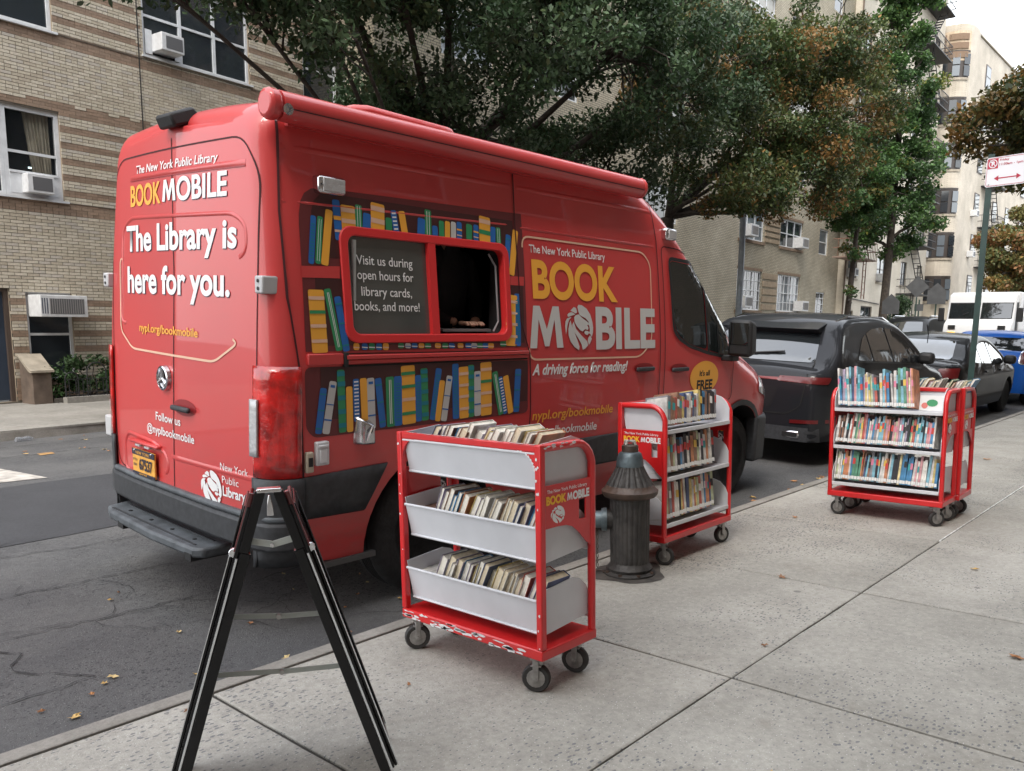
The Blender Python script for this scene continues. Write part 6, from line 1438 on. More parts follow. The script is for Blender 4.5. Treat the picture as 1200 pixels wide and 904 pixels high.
    for y0,y1 in ((-1.02,-.05),(.05,1.02)):
        m=MB(); m._add(slope(y0,y1,1.82,2.36,.012),[(0,3,2,1)]); g_=m.build('windscreen',CARGLASS,t)
        a=slope(y0-.03,y1+.03,1.79,2.39,.004); m=MB(); m._add(a,[(0,3,2,1)]); m.build('windscreen_seal',BLACKM,t)
        m=MB(); ym=(y0+y1)/2; m.tube([(.42,ym+.3,1.84),(.40,ym-.15,2.02)],.012,4); m.build('wiper',BLACKM,g_)
    for s in (-1,1):
        m=MB(); m.lathe([(.11,0),(.10,-.02),(0,-.03)],(-.0,s*.82,1.02),'x',16); m.build('headlamp',CLEARL,t)
        m=MB(); m.box(-.03,0,s*.82-.12,s*.82+.12,1.20,1.32); m.build('indicator',mat('amber_glow',(.9,.4,.02),.3,emit=(1,.5,.03,1.2)) if s>0 else AMBER,t)
        m=MB(); m.box(-.02,.02,s*.82-.12,s*.82+.12,1.42,1.56); m.build('vent',BLACKM,t)
        m=MB(); m.box(.30,.42,s*1.30-.10,s*1.30+.10,1.7,2.2); m.build('mirror',BLACKM,t,bevel=.03)
        for wx in (.75,5.2): wheel(t,wx,s*(W/2-.02),.42,.42,.25,s,STEEL)
    m=MB(); m.box(-.02,.0,-.45,.45,.80,1.28); m.build('grille',BLACKM,t)
    m=MB(); m.box(-.12,0,-W/2,W/2,.45,.68); m.build('front_bumper',DARKPL,t,bevel=.03)
    m=MB(); m.box(.62,.93,-W/2-.012,-W/2+.01,1.0,2.4); m.build('cab_door_opening',BLACKM,t)
    m=MB(); m.box(1.6,2.6,-W/2-.045,-W/2-.02,1.9,2.5); m.build('side_window',CARGLASS,t)
vehicles()
# ---------------------------------------------------------------- street furniture on the far side
def far_furniture():
    GALV=mat('galvanised',(.36,.40,.44),.6,metal=.4,nscale=6,namp=.15)
    t=thing('lamp_post','pale grey street lamp post rising beside the barred windows across the street','lamp post',(24.6,12.75,.06)); m=MB(); m.lathe([(.17,0),(.15,.5),(.105,.7),(.095,4),(.075,8.2)],(0,0,0),'z',12); m.tube([(0,0,8.1),(.1,0,8.4),(.9,0,8.5)],.05,6); m.build('pole',GALV,t,smooth=40)
    m=MB(); m.box(.8,1.4,-.12,.12,8.44,8.56); m.build('lamp_head',GALV,t,bevel=.04)
    SB=mat('sign_back',(.085,.088,.092),.6,metal=.3,nscale=4,namp=.15); PL=mat('green_post',(.02,.045,.035),.5)
    def sg(label,x,y,zc,kind,size,h0=.1):
        t=thing('road_sign',label,'road sign',(x,y,h0),(0,0,R(18)),group='backs of road signs'); m=MB(); m.box(-.03,.03,-.03,.03,0,zc+.35-h0); m.build('post',PL,t)
        s=size/2
        if kind=='diamond': pts=[(-s,0),(0,-s),(s,0),(0,s)]
        elif kind=='pentagon': pts=[(-s*.8,-s),(s*.8,-s),(s*.8,.25*s),(0,s),(-s*.8,.25*s)]
        else: pts=[(-s*.6,-s*.5),(s*.6,-s*.5),(s*.6,s*.5),(-s*.6,s*.5)]
        m=MB(); m.prism([(p[0],p[1]+zc-h0) for p in pts],-.045,-.033,'x'); m.build('sign_plate',SB,t); return t
    sg('grey back of a pentagon school sign left of the two diamond signs',36.6,11.9,2.55,'pentagon',.85)
    sg('grey back of a diamond road sign in front of the bow windows',39.0,11.6,3.35,'diamond',.95)
    sg('grey back of a pointed road sign nearest the white step van',36.2,10.0,2.95,'pentagon',.85)
    sg('small square sign back below the diamond road sign',39.1,11.5,2.45,'square',.6)
far_furniture()
# ================================================================ NEAR PAVEMENT: everything stands in the tilted pavement frame
SSL=.0336
SMX=Matrix.Translation((0,2.97,.13))@Matrix.Rotation(-math.atan(SSL),4,'X')
CR=mat('cart_red',(.58,.014,.016),.35,coat=.4,nscale=5,namp=.08)
CHIPM=mat('chipped_white_primer',(.66,.66,.66),.6)
TRAY=mat('tray_white',(.60,.61,.64),.42,nscale=5,namp=.06,bump=.03,bscale=20)
LIP=mat('shelf_lip',(.62,.63,.65),.4)
LABELW=mat('spine_label',(.72,.72,.70),.6)
PAGE=mat('book_pages',(.72,.68,.59),.85,nscale=40,namp=.15)
PAGE2=mat('book_pages_yellowed',(.62,.53,.38),.85,nscale=40,namp=.15)
def cart(name,label,origin,yaw,chips=False,ca=0,L=.83,Dp=.345,H=.985,group='red library book trucks'):
    """local: x along the length, y from the back (y=0) to the spine side (y=Dp); origin = back-left foot corner of deck"""
    M=SMX@Matrix.Translation(origin)@Matrix.Rotation(yaw,4,'Z'); t=thing(name,label,'book cart',group=group); t.matrix_world=M
    zt=H; p=.030
    m=MB(); m.box(0,L,0,Dp,.148,.19); dk=m.build('deck',CR,t,bevel=.006)
    for x in (0,L-p):   # end frames
        m=MB(); path=[(x+p/2,p/2,.19),(x+p/2,p/2,zt-p/2)]
        m.box(x,x+p,0,p,.191,zt); m.build('post',CR,t,bevel=.005)
        r_=.10; pts=[(x+p/2,Dp-p/2,.19),(x+p/2,Dp-p/2,zt-r_)]+[(x+p/2,Dp-p/2-r_+r_*math.cos(a),zt-p/2-r_+p/2+r_*math.sin(a)-p/2+.0) for a in (.3,.6,.9,1.2,1.5)]+[(x+p/2,p,zt-p/2)]
        m=MB(); m.tube([Vector(q) for q in pts],.0165,8); m.build('rounded_rail',CR,t,smooth=50)
        # middle panel with hand hole and curved lower edge
        px=x+.008 if x==0 else x+p-.014
        hole=(.20,.245,.60,.69)
        z0,z1=.66,.825
        mb=MB()
        poly=[(p,z0),(p,z1),(Dp-p*.9,z1),(Dp-p*.9,z0-.12),(Dp-.06,z0-.07),(Dp-.09,z0-.01),(Dp-.13,z0+.0)]
        # build as strips around the slot
        a0,a1,h0,h1=Dp-.105,Dp-.062,.665,.755
        for pg_ in ([(p,z0),(a0-.13,z0),(a0-.08,z0-.004),(a0-.04,z0-.016),(a0,z0-.045),(a0,z1),(p,z1)],[(a0,z0-.045),(a1,z0-.088),(a1,h0),(a0,h0)],[(a0,h1),(a1,h1),(a1,z1),(a0,z1)],[(a1,z0-.088),(Dp-p*.9,z0-.115),(Dp-p*.9,z1),(a1,z1)]): mb.prism(pg_,px,px+.006,'x')
        mb.build('end_panel',CR,t)
    # back top rail with corner gussets, bottom rail
    m=MB(); m.box(p,L-p,.004,.026,zt-.030,zt-.002); m.build('top_rail',CR,t,bevel=.004)
    for sx in (p,L-p):
        s=1 if sx==p else -1; rr_=.085; pts=[(sx,zt-.03),(sx+s*rr_,zt-.03)]+[(sx+s*(rr_-rr_*math.sin(a)),zt-.03-rr_+rr_*math.cos(a)) for a in (.3,.6,.9,1.2,1.4)]+[(sx,zt-.03-rr_*1.05)]
        m=MB(); m.prism(pts,.006,.020,'y'); m.build('gusset',CR,t)
    # three tilted trays
    for k,zz in enumerate((.245,.53,.815)):
        T=Matrix.Translation((0,.012,zz))@Matrix.Rotation(R(14),4,'X') if False else None
        # back plate (y small) leans, floor rises towards the spine side
        yb,yt=.045,.012; hb=zz-.012; ht=zz+.135; yf=Dp-.012; zf=zz+.018
        m=MB()
        m._add([(p+.004,yb,hb),(L-p-.004,yb,hb),(L-p-.004,yt,ht),(p+.004,yt,ht),(p+.004,yb+.004,hb),(L-p-.004,yb+.004,hb),(L-p-.004,yt+.004,ht),(p+.004,yt+.004,ht)],[(0,1,2,3),(5,4,7,6),(3,2,6,7),(0,3,7,4),(1,5,6,2)])
        tr=m.build('tray_back',TRAY,t)
        m=MB(); m.tube([(p+.004,yt-.002,ht),(L-p-.004,yt-.002,ht)],.006,6); m.tube([(p+.004,yb-.002,hb+.006),(L-p-.004,yb-.002,hb+.006)],.006,6); m.build('tray_edge_roll',TRAY,tr,smooth=60)
        m=MB(); m._add([(p+.004,yb,hb),(L-p-.004,yb,hb),(L-p-.004,yf,zf-.012),(p+.004,yf,zf-.012),(p+.004,yb,hb+.004),(L-p-.004,yb,hb+.004),(L-p-.004,yf,zf-.008),(p+.004,yf,zf-.008)],[(0,3,2,1),(4,5,6,7),(2,3,7,6)]); m.build('tray_floor',TRAY,tr)
        m=MB(); m.box(p+.002,L-p-.002,yf-.004,yf+.006,zf-.028,zf-.002); m.build('shelf_lip',LIP,tr,bevel=.003)
        for x in (p+.001,L-p-.005):
            pr=[(yb,hb),(yf,zf-.01),(yf,zf+.075),(yf-.02,zf+.115),(yf-.06,zf+.15),(yf-.11,zf+.165),(yt,ht+.03)]
            m=MB(); m.prism(pr,x,x+.004,'x'); m.build('tray_end',TRAY,tr)
    # casters
    for x,y,a in ((.06,.05,ca+.25),(L-.06,.05,ca-.2),(.06,Dp-.05,ca+.5),(L-.06,Dp-.05,ca-.35)):
        cz=bpy.data.objects.new('caster',None); c=MB(); c.lathe([(.016,.11),(.016,.147)],(0,0,0),'z',10); c.box(-.032,.032,-.028,.028,.134,.147); c.box(-.022,.002,-.026,-.022,.050,.134); c.box(-.022,.002,.022,.026,.050,.134); c.box(-.030,.012,-.026,.026,.108,.114)
        o=c.build('caster',STEEL,t,bevel=.002); o.location=(x,y,0); o.rotation_euler=(0,0,a)
        w_=MB(); w_.lathe([(.036,-.014),(.052,-.016),(.057,-.009),(.057,.009),(.052,.016),(.036,.014)],(-.012,0,.057),'y',20); w_.build('caster_tyre',mat('caster_rubber',(.03,.028,.027),.7,nscale=30,namp=.3),o,smooth=40)
        w_=MB(); w_.lathe([(0,-.030),(.008,-.029),(.010,-.016),(.037,-.0145),(.037,.0145),(.010,.016),(.008,.029),(0,.030)],(-.012,0,.057),'y',16); w_.build('caster_hub',STEEL,o,smooth=40)
    # print on both end panels
    for x,sg in ((L-p+.0225,1),(.0075-.0015,-1)):
        X=L-.0135+.0075 if sg>0 else .0065
        X=(L-p+p-.014+.006+.0012) if sg>0 else .0068
        # viewed from +x: y runs left to right ; viewed from -x: reversed
        def pl(a,z): return (X,a,z) if sg>0 else (X,Dp-a,z)
        o0=.045
        lettering('lettering','The New York Public Library',o0,Dp-.055,.795,.013,WHITEV,t,place=pl,bold=.01)
        lettering('lettering','BOOK',o0-.005,o0+.115,.752,.030,mat('cart_yellow',(.85,.45,.03),.5),t,place=pl,bold=.05); lettering('lettering','MOBILE',o0+.120,Dp-.040,.752,.030,WHITEV,t,place=pl,bold=.05)
        lion('lion_logo',o0+.02,o0+.105,.672,.742,WHITEV,t,None,place=pl)
    if chips:
        cc=MB(); rr=random.Random(9)
        def chip(cx,cz,rx,rz,face,yv):
            pts=[(cx+rx*rr.uniform(.5,1.1)*math.cos(a),cz+rz*rr.uniform(.4,1.1)*math.sin(a)) for a in [k*.7 for k in range(9)]]
            if face=='y': cc._add([(q[0],yv,q[1]) for q in pts],[tuple(range(9))])
            elif face=='z': cc._add([(q[0],q[1],yv) for q in pts],[tuple(range(9))])
            else: cc._add([(yv,q[0],q[1]) for q in pts],[tuple(range(9))])
        for k in range(46):   # worn bottom rail
            x=rr.betavariate(1.1,1.6)*L; chip(min(max(x,.03),L-.03),rr.uniform(.155,.180) if x>.4 else rr.uniform(.153,.184),rr.uniform(.010,.045),rr.uniform(.003,.010),'y',-.0012)
        for k in range(30): chip(rr.uniform(.03,L-.03),rr.uniform(.003,.010),rr.uniform(.006,.03),.004,'z',zt-.0008)
        for x,z in ((L-.020,.93),(L-.012,.90),(L-.022,.85),(L-.012,.80),(L-.02,.80),(L-.015,.74),(L-.012,.20),(.012,.93),(.018,.80),(.012,.75),(.016,.71),(.010,.62),(L-.02,.895),(.02,.46),(L-.012,.33),(L-.018,.27)): chip(x,z,rr.uniform(.003,.007),rr.uniform(.003,.009),'y',-.0012)
        for k in range(9): chip(L-.03-.085+.085*math.sin(k*.17)*.98,zt-.03-.085+.085*math.cos(k*.17),.007,.006,'y',.0048)
        for k in range(12): chip(rr.uniform(.02,.2),rr.uniform(zt-.016,zt-.003),.014,.005,'x',L+.0012)
        # keep chips outward
        o=cc.build('chipped_paint',CHIPM,t); o['kind']='stuff'
    return t,M
PAL=[(.60,.58,.55),(.48,.10,.07),(.06,.09,.20),(.05,.22,.42),(.62,.48,.16),(.10,.28,.18),(.70,.68,.62),(.03,.03,.035),(.55,.22,.10),(.35,.30,.40),(.20,.45,.55),(.62,.30,.32),(.30,.16,.10),(.45,.50,.30),(.72,.60,.30),(.24,.24,.26)]
CN=['off-white','dark red','navy blue','mid blue','mustard','dark green','cream','black','orange brown','lavender grey','turquoise','rose pink','brown','olive green','yellow','charcoal']
PAL=[tuple(a*.82+.06*sum(c)/3 for a in c) for c in PAL]
def book_mats():
    return [mat('book_cover_'+n.replace(' ','_').replace('-','_'),c,.45,nscale=22,namp=.35) for c,n in zip(PAL,CN)]
BM_=book_mats()
def book(M,x,w,h,d,y0,z0,lean,tilt,ci,label,group,pages_back=False,accent=None,lab=True):
    """standing book; x=start along shelf; spine at y0+d (spine side) ; lean in x, tilt back"""
    t=MB(); t.box(0,w,-.0,d,0,h)   # cover block
    # covers: spine board and two sides, pages slightly recessed on the other three sides
    c=MB(); e=.0022
    c.box(0,e,0,d,0,h); c.box(w-e,w,0,d,0,h); c.box(e,w-e,d-e,d,0,h)
    me=c; o=me.build('book',BM_[ci],None); o.matrix_world=M@Matrix.Translation((x,y0,z0))@Matrix.Rotation(tilt,4,'X')@Matrix.Rotation(lean,4,'Y')
    tag(o,label,'book',group)
    pg=MB(); pg.box(e,w-e,.004,d-e,.004,h-.004); pg.build('pages',PAGE if (ci*7+int(x*100))%3 else PAGE2,o)
    if lab:
        q=MB(); q.box(e*.2,w-e*.2,d+.0001,d+.0009,.008,.032); q.build('spine_label',LABELW,o)
        if accent is not None:
            q=MB(); q.box(e*.2,w-e*.2,d+.0001,d+.0009,h*.55,h*.55+.045); q.build('spine_title',accent,o)
    return o
ACC=[mat('title_%d'%i if False else 'title_'+n,c,.5) for i,(n,c) in enumerate((('white',(.75,.75,.72)),('gold',(.7,.45,.08)),('red',(.55,.05,.04)),('teal',(.03,.3,.32)),('black',(.02,.02,.02)),('pink',(.65,.2,.3))))]
SH=['bottom','middle','top']
def fill(M,cname,shelf,x0,x1,lean,seed,wr=(.014,.032),hr=(.19,.25),dr=(.14,.17),pal=None,group=None,maxn=60,y0=.055,thin=False):
    rr=random.Random(seed); zz=(.245,.53,.815)[shelf]; x=x0; n=0; tilt=math.atan2(.033,.147)*.55
    while x<x1 and n<maxn:
        w=rr.uniform(*wr); h=rr.uniform(*hr); d=rr.uniform(*dr); ci=rr.choice(pal) if pal else rr.randrange(len(PAL)); ln=lean+rr.uniform(-.04,.04)
        if x+w>x1+.02: break
        yoff=.325-d-.004 if True else y0
        acc=rr.choice(ACC) if rr.random()<.6 else None
        lab='%s book, %s from left on %s shelf of the %s'%(CN[ci],ORD[n],SH[shelf],cname)
        o=book(M,x,w,h,d,yoff,zz+.012,ln,0,ci,lab,group,accent=acc)
        x+=w/max(.5,math.cos(ln))+.0012; n+=1
def carts():
    # cart one: back towards us, long side along -y ; local x -> world -y, local y -> world +x
    o1=(2.249,-.237,0); yaw=-math.pi/2+R(0)
    # local x axis = -Y, local y axis = +X  => rotation by -90deg
    t,M1=cart('book_cart','worn red book truck nearest the camera, chipped, its grey back to us',o1,yaw,chips=True,ca=.72)
    g1='books in the nearest book truck'; P1=[0,6,0,6,1,2,12,15,4,3,6,9,8]
    cn='nearest book truck'
    def back(shelf,x0,x1,lean,seed,n0=0,hr=(.17,.225),tiltx=.30):
        rr=random.Random(seed); zz=(.245,.53,.815)[shelf]; x=x0; n=0
        while x<x1:
            w=rr.uniform(.017,.040); h=rr.uniform(*hr); d=rr.uniform(.125,.155); ci=rr.choice(P1)
            lab='%s book pages outward, %s from left on %s tray of nearest cart'%(CN[ci],ORD[n],SH[shelf])
            book(M1,x,w,h,d,.052+rr.uniform(0,.03),zz+.0+(.03 if shelf==2 else .016),lean+rr.uniform(-.05,.05),0,ci,lab,g1,lab=False)
            x+=w/math.cos(lean)*1.03+.001; n+=1
    back(2,.075,.665,R(32),101,hr=(.195,.23)); back(1,.115,.69,R(26),102,hr=(.20,.24)); back(0,.105,.695,R(24),103,hr=(.19,.23))
    for shelf,x,zz in ((1,.036,.53),(0,.036,.245)):   # books lying flat at the left end
        for q in range(3):
            w=MB(); w.box(0,.14,0,.20,0,.022); b=w.build('book',BM_[[7,0,12][q] if shelf else [0,9,6][q]],None); b.matrix_world=M1@Matrix.Translation((x,.055,zz+.03+.026*q))@Matrix.Rotation(R(4),4,'X'); tag(b,'flat %s book, %s up in the pile at left of nearest cart %s tray'%(CN[[7,0,12][q] if shelf else [0,9,6][q]],ORD[q],SH[shelf]),'book',g1)
            pg=MB(); pg.box(.004,.136,-.0008,.19,.004,.018); pg.build('pages',PAGE,b)
    # cart two: spines towards -y. local x -> -X (so that spine side y -> -Y): rotation 180
    t,M2=cart('book_cart','red book truck beside the hydrant with spines facing the pavement','' and None or (4.093+.83,-.448+.345,0),math.pi,ca=-.85)
    # local x runs from right to left seen from us; mirror fill order is fine
    g2='books in the book truck beside the hydrant'
    P2=[0,1,7,3,4,6,7,15,12,2,8,13,0]
    fillR(M2,'cart beside the hydrant',2,.19,.79,R(14),201,(.016,.030),(.165,.20),P2,g2)
    fillR(M2,'cart beside the hydrant',1,.20,.80,R(8),202,(.018,.036),(.19,.23),P2,g2)
    fillR(M2,'cart beside the hydrant',0,.20,.80,R(8),203,(.016,.034),(.20,.24),P2,g2)
    # cart three and four: spines towards -x, back to back. local y -> -X, local x -> +Y : rotation +90
    t,M3=cart('book_cart','farthest red book truck with three full shelves of thin picture books',(6.183+.345+.012,-1.425,0),math.pi/2,ca=.3)
    g3='picture books in the farthest book trucks'
    P3=list(range(len(PAL)))+[3,10,10,6,0,11]
    fillR(M3,'farthest full cart',2,.235,.775,R(-7),301,(.009,.020),(.21,.30),P3,g3); fillR(M3,'farthest full cart',1,.09,.79,R(3),302,(.008,.018),(.17,.23),P3,g3); fillR(M3,'farthest full cart',0,.05,.79,R(3),303,(.009,.022),(.18,.235),P3,g3)
    # picture book lying open face out at the right of the top shelf
    b=MB(); b.box(0,.16,0,.004,0,.11); o=b.build('book',mat('picture_cover',(.68,.68,.66),.5),None); o.matrix_world=M3@Matrix.Translation((.055,.25,.832))@Matrix.Rotation(R(12),4,'X'); tag(o,'white picture book with green and pink cover facing out on the farthest cart','book',g3)
    q=MB(); q.prism([(a,b_) for a,b_ in circle(.075,.055,.038,.026,12)],.0045,.006,'y'); q.build('cover_picture',mat('cover_green',(.04,.25,.10),.5),o)
    q=MB(); q.prism([(a,b_) for a,b_ in circle(.125,.035,.022,.022,10)],.0045,.006,'y'); q.build('cover_picture',mat('cover_pink',(.60,.16,.13),.5),o)
    t,M4=cart('book_cart','red book truck parked back to back behind the farthest full one',(6.183+.345+.025,-1.425+.83-.02,0),-math.pi/2,ca=.3)
    fill(M4,'rearmost cart, left bunch',2,.32,.52,R(30),401,(.010,.022),(.21,.25),(.14,.17),P3,g3); fill(M4,'rearmost cart, right bunch',2,.56,.74,R(30),402,(.010,.022),(.21,.25),(.14,.17),P3,g3)
    fill(M4,'rearmost cart',1,.10,.70,R(5),403,(.012,.024),(.18,.22),(.14,.17),P3,g3,maxn=24)
def fillR(M,cname,shelf,x0,x1,lean,seed,wr,hr,pal,group):
    rr=random.Random(seed); zz=(.245,.53,.815)[shelf]; x=x1; n=0
    while x>x0 and n<49:
        w=rr.uniform(*wr); h=rr.uniform(*hr); d=rr.uniform(.14,.17); ci=rr.choice(pal) if n else 0; ln=-lean+rr.uniform(-.035,.035)
        if x-w<x0-.01: break
        acc=rr.choice(ACC) if rr.random()<.6 else None
        lab='%s book, %s from left on %s shelf of the %s'%(CN[ci],ORD[n],SH[shelf],cname)
        book(M,x-w,w,h,d,.325-d,zz+.014,ln,R(9),ci,lab,group,accent=acc)
        x-=w/math.cos(ln)+.0012; n+=1
carts()
def hydrant():
    t=thing('fire_hydrant','old black fire hydrant with grey bonnet standing between two book trucks','hydrant'); t.matrix_world=SMX@Matrix.Translation((3.875,-.345,0))
    HB=mat('hydrant_black',(.035,.032,.030),.55,nscale=14,namp=.45,bump=.6,bscale=40); HR=mat('hydrant_rust',(.060,.038,.028),.5,nscale=12,namp=.4,bump=.5,bscale=40); HS=mat('hydrant_silver',(.10,.13,.145),.45,metal=.4,nscale=12,namp=.35,bump=.3)
    fl=MB(); n=72; prof=[(.112,.06),(.114,.09),(.116,.42),(.118,.455)]
    vs=[];
    for r_,h in prof:
        for k in range(n): a=2*math.pi*k/n; q=r_*(1-(.035 if k%3==0 else 0)); vs.append((q*math.cos(a),q*math.sin(a),h))
    fl._add(vs,[(i*n+k,i*n+(k+1)%n,(i+1)*n+(k+1)%n,(i+1)*n+k) for i in range(len(prof)-1) for k in range(n)]); fl.build('barrel',HB,t)
    m=MB(); m.lathe([(.148,-.03),(.150,.012),(.128,.024),(.134,.042),(.118,.062),(.112,.075)],(0,0,0),'z',30); m.build('base_flange',HB,t,smooth=40)
    for k in range(8): 
        a=k*math.pi/4+.2; q=MB(); q.lathe([(.012,0),(.012,.012)],(.137*math.cos(a),.137*math.sin(a),.013),'z',6); q.build('flange_bolt',HR,t)
    m=MB(); m.lathe([(.118,.455),(.150,.465),(.163,.482),(.165,.500),(.150,.512),(.142,.525),(.138,.532)],(0,0,0),'z',36); m.build('collar',HR,t,smooth=40)
    n=60; prof=[(.138,.532),(.125,.555),(.105,.590),(.086,.625),(.080,.640)]; vs=[]
    for r_,h in prof:
        for k in range(n): a=2*math.pi*k/n; q=r_*(1-(.055 if k%3==0 else 0)); vs.append((q*math.cos(a),q*math.sin(a),h))
    m=MB(); m._add(vs,[(i*n+k,i*n+(k+1)%n,(i+1)*n+(k+1)%n,(i+1)*n+k) for i in range(len(prof)-1) for k in range(n)]); m.build('ribbed_bonnet',HB,t)
    m=MB(); m.lathe([(.078,.640),(.080,.652),(.074,.690),(.066,.715),(.052,.725)],(0,0,0),'z',28); m.build('cap',HS,t,smooth=40)
    m=MB(); m.lathe([(.048,.722),(.048,.760),(.036,.768)],(0,0,0),'z',20); m.build('neck',HR,t,smooth=40)
    m=MB(); m.tube([(-.038,0,.765),(-.034,0,.785),(.034,0,.785),(.038,0,.765)],.008,6); m.tube([(0,-.038,.765),(0,-.034,.785),(0,.034,.785),(0,.038,.765)],.008,6); m.build('operating_nut_guard',mat('worn_bare_metal',(.42,.40,.37),.5,metal=.6),t)
    # side outlet towards the road at left
    d=Vector((-.62,.78,0)).normalized()
    def side(r0,r1,a,b,mm,nm,n=18):
        q=MB(); q.tube([d*a+Vector((0,0,.325)),d*b+Vector((0,0,.325))],r0,n,radii=[r0,r1]); return q.build(nm,mm,t,smooth=40)
    side(.060,.060,.08,.135,HB,'outlet'); side(.070,.066,.135,.165,HS,'outlet_flange'); side(.052,.048,.165,.215,HS,'outlet_cap'); side(.020,.018,.215,.245,HR,'outlet_nut',5)
    p=Vector(d*.19)+Vector((0,0,.275)); q=MB()
    for k in range(9):
        c=p+Vector((0,0,-.028*k)); a=k%2
        q.tube([c+Vector((.007*math.cos(u) if a else 0,0 if a else .007*math.cos(u),.016*math.sin(u))) for u in [j*math.pi/4 for j in range(9)]],.0028,4)
    q.build('chain',HR,t)
    q=MB(); 
    for k in range(14): u=k*.6; q.tube([d*(.19-.006*k)+Vector((.02*math.sin(u),.02*math.cos(u),.012)),d*(.19-.006*(k+1))+Vector((.02*math.sin(u+.6),.02*math.cos(u+.6),.012))],.004,4)
    q.build('chain_heap',HR,t)
    st=thing('iron_collar_patch','dark stained iron ring around the foot of the hydrant','ground plate',group=None); st.matrix_world=SMX@Matrix.Translation((3.875,-.345,0))
    q=MB(); q._add([(.24*math.cos(a)*(1+.2*math.sin(3*a+1)),.20*math.sin(a)*(1+.12*math.cos(4*a)),.002) for a in [k*.26 for k in range(24)]]+[(0,0,.004)],[(k,(k+1)%24,24) for k in range(24)]); q.build('ring',mat('wet_stain',(.07,.062,.055),.8,nscale=9,namp=.5,bump=.4),st)
hydrant()
def aframe():
    F_=Matrix.Translation((1.205,-.955,0)); ax=Vector((.57,.82,0)).normalized(); yaw=R(58.6)
    t=thing('sandwich_board','black folding A-frame sign stand seen edge-on in the left foreground','sign stand'); t.matrix_world=SMX@F_@Matrix.Rotation(yaw,4,'Z')
    # local: x = hinge axis away from us, y = spread, z up
    BLK=mat('frame_black',(.004,.004,.005),.22,coat=.25,spec=.25); SIL=mat('snap_frame_silver',(.78,.80,.83),.22,metal=.85); REDG=mat('reflected_graphic',(.10,.012,.014),.25,coat=.6)
    H=.955; W=.34; sp_=.325
    for s in (-1,1):
        def P(x,d,h):   # point on panel: h height along 0..1, d outward thickness
            return Vector((x,s*(.028+(sp_-.028)*(1-h)),H*h))
        out=Vector((0,s*H,(sp_-.028))).normalized()
        def bar(x0,x1,h0,h1,t0,t1,m,name,par=t,bev=.003):
            vs=[]
            for h in (h0,h1):
                for x in (x0,x1):
                    for q in (t0,t1): vs.append(P(x,0,h)+out*q)
            mb=MB(); mb._add(vs,[(0,1,3,2),(4,6,7,5),(0,4,5,1),(2,3,7,6),(0,2,6,4),(1,5,7,3)])
            bm=bmesh.new(); me=bpy.data.meshes.new(name); me.from_pydata([tuple(v) for v in mb.v],[],mb.f); bm.from_mesh(me); bmesh.ops.recalc_face_normals(bm,faces=bm.faces[:]); bm.to_mesh(me); bm.free(); me.materials.append(m)
            o=bpy.data.objects.new(name,me); put(o,par); 
            if bev: b_=o.modifiers.new('b','BEVEL'); b_.width=bev; b_.segments=2
            return o
        bar(0,.03,0,.82,-.024,.005,BLK,'leg'); bar(W-.03,W,0,.82,-.024,.005,BLK,'leg')
        bar(.0,.03,.82,1.0,-.018,.010,BLK,'leg_head'); bar(W-.03,W,.82,.93,-.018,.010,BLK,'leg_head')
        pn=bar(.006,W-.006,.06,.95,.008,.020,BLK,'panel')
        bar(-.001,.010,.03,.80,.0075,.0135,SIL,'silver_edge',bev=.001)
        bar(.012,.042,.06,.80,.0205,.030,BLK,'snap_rail',bev=.004); bar(.014,.040,.06,.80,.0302,.0325,SIL,'snap_highlight',bev=0); bar(W-.04,W-.008,.06,.93,.0205,.030,BLK,'snap_rail',bev=.004); bar(.042,W-.04,.91,.945,.0205,.028,BLK,'snap_rail'); bar(.042,W-.04,.06,.095,.0205,.028,BLK,'snap_rail')
        bar(.010,.036,.815,.99,.0105,.024,REDG,'corner_cover'); 
        m=MB(); c=P(.02,0,.81)+out*.022; m.lathe([(.014,-.006),(.014,.010)],(c.x,c.y,c.z),'x',14); m.build('corner_cap',SIL,t,bevel=.002)
    SPG=mat('spreader_grey',(.42,.45,.43),.5)
    for h,xx in ((.385,.13),(.57,.13)):
        y=.028+(sp_-.028)*(1-h)-.02; z=H*h
        m=MB(); m.prism([(-y,z-.012),(.0,z-.008),(.0,z+.008),(-y,z+.004)],xx,xx+.003,'x'); m.build('spreader_bar',SPG,t); m=MB(); m.prism([(-.014,z-.008),(y,z+.004),(y,z+.020),(-.014,z+.008)],xx+.004,xx+.007,'x'); m.build('spreader_bar',SPG,t)
        m=MB(); m.lathe([(.008,-.004),(.008,.012)],(xx-.003,-.006,z),'x',10); m.build('spreader_rivet',STEEL,t)
    m=MB(); m.box(-.004,.035,-.034,.034,H-.004,H+.008); m.build('hinge_plate',CHROME,t,bevel=.003);
    m=MB(); m.prism([(-.010,H-.07),(.010,H-.07),(.008,H-.04),(.003,H-.01),(-.003,H-.01),(-.008,H-.04)],-.006,.004,'x'); m.build('hinge_tongue',CHROME,t,bevel=.002)
    m=MB(); m.prism([(-.085,.845*H),(0,.825*H),(0,.845*H),(-.080,.865*H)],.012,.016,'x'); m.prism([(.085,.845*H),(.080,.865*H),(0,.845*H),(0,.825*H)],.017,.021,'x'); m.build('link_bracket',SPG,t); m=MB(); m.lathe([(.006,0),(.006,-.006)],(.010,0,.835*H),'x',10); m.build('hinge_rivet',CHROME,t)
aframe()
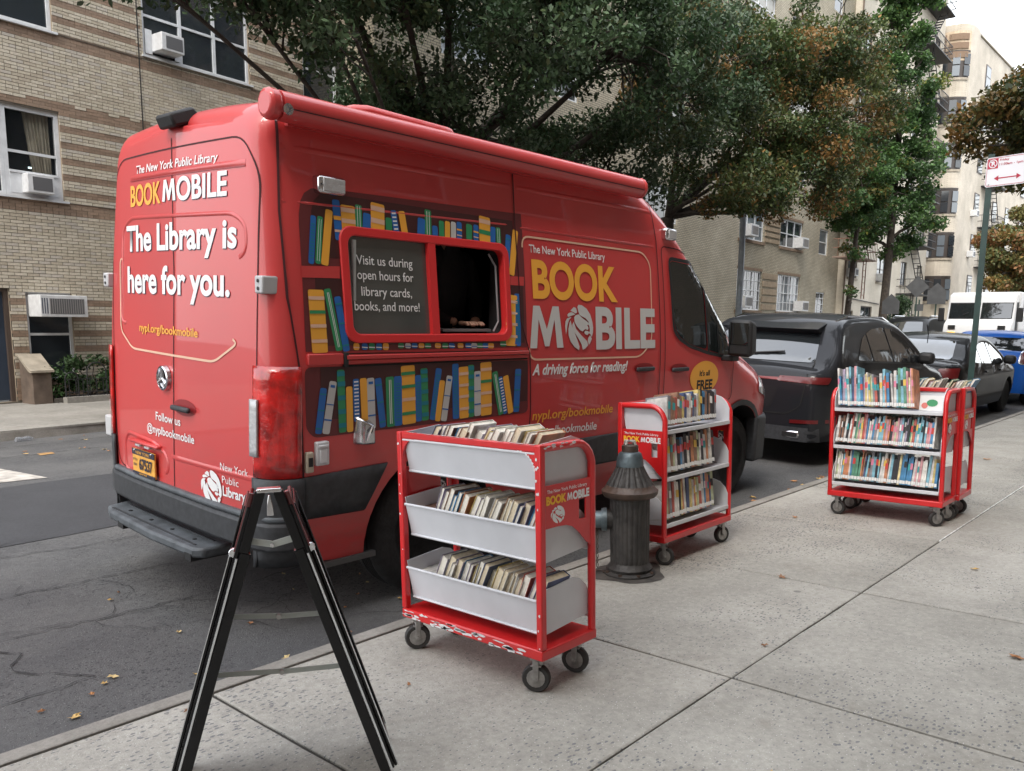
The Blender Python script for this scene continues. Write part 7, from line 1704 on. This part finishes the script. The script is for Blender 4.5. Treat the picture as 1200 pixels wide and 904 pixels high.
def parking_sign():
    t=thing('parking_sign','white no parking street sweeping sign with red arrow on a dark green post','sign'); t.matrix_world=Matrix.Translation((11.1,2.59,zwalk(2.59)))
    GP=mat('dark_green_post',(.012,.038,.032),.45,nscale=9,namp=.3)
    m=MB(); zt=3.62-zwalk(2.59)
    for (a,b,c,d) in ((-.02,.02,-.022,-.017),(-.02,.02,.017,.022),(-.024,-.018,-.035,.035)): m.box(a,b,c,d,0,zt)
    m=MB(); m.prism([(-.024,-.034),(-.018,-.034),(-.018,-.020),(.020,-.016),(.020,.016),(-.018,.020),(-.018,.034),(-.024,.034)],0,zt,'z'); m.build('post',GP,t)
    Z0=3.24-zwalk(2.59); rot=R(-14)
    S_=bpy.data.objects.new('sign_plate',None)
    SW=mat('sign_white',(.72,.73,.76),.4); SR=mat('sign_red',(.42,.02,.05),.45)
    n_=Vector((-1,0,0)); ux=Vector((math.sin(R(25))*-.55,-1,0)).normalized()  # sign runs to the right and slightly towards us
    o_=Vector((-.032,.045,Z0))
    def pl(a,z,off=0): p=o_+ux*a+Vector((0,0,z)); return (p.x-off,p.y,p.z)
    Wd,Hd=.46,.335
    pts=rrect(0,0,Wd,Hd,.03,4); m=MB(); N=len(pts); m._add([pl(a,b,0) for a,b in pts]+[pl(a,b,-.003) for a,b in pts],[tuple(range(N)),tuple(range(2*N-1,N-1,-1))]+[(i,(i+1)%N,N+(i+1)%N,N+i) for i in range(N)]); plate=m.build('sign_plate',SW,t)
    def flat(polys,mm,nm,off=.002):
        m=MB()
        for q in polys: m._add([pl(a,b,off) for a,b in q],[tuple(range(len(q)))])
        return m.build(nm,mm,plate)
    flat(stroke(rrect(.012,.012,Wd-.012,Hd-.012,.024,4),.005,True),SR,'border')
    flat([[(.018,.205),(.135,.205),(.135,.318),(.018,.318)]],SR,'red_square'); flat(stroke(circle(.077,.262,.044,.044,20),.010,True),SW,'ring',.0035)
    lettering('lettering','P',.060,.094,.238,.048,SW,plate,place=lambda a,z:pl(a,z,.0035),bold=.05); flat([[(.043,.288),(.050,.294),(.112,.236),(.105,.230)]],SW,'slash',.0045)
    lettering('lettering','Friday',.150,.255,.285,.022,SR,plate,place=lambda a,z:pl(a,z,.003),bold=.02); lettering('lettering','11:30am - 1pm',.150,.410,.235,.024,SR,plate,place=lambda a,z:pl(a,z,.003),bold=.02)
    flat([[(.14,.085),(.36,.085),(.36,.098),(.14,.098)],[(.10,.0915),(.15,.060),(.15,.123)],[(.40,.0915),(.35,.123),(.35,.060)]],SR,'arrow')
    for z in (.03,.30):
        m=MB(); c=pl(.045,z,.0); m.lathe([(.010,0),(.008,-.006),(0,-.007)],c,'x',8); m.build('bolt',STEEL,t)
parking_sign()
def litter():
    t=thing('plastic_bottle','crushed clear plastic bottle lying in the far gutter','litter',(4.0-.45,12.05,zroad(12.05)+.03),(0,R(90),R(10))); m=MB(); m.lathe([(.03,-.11),(.036,-.08),(.028,-.02),(.037,.04),(.025,.08),(.012,.10),(.012,.115)],(0,0,0),'z',12); m.build('bottle',mat('bottle_plastic',(.3,.32,.35),.15,spec=1,alpha=.5),t,smooth=60)
litter()
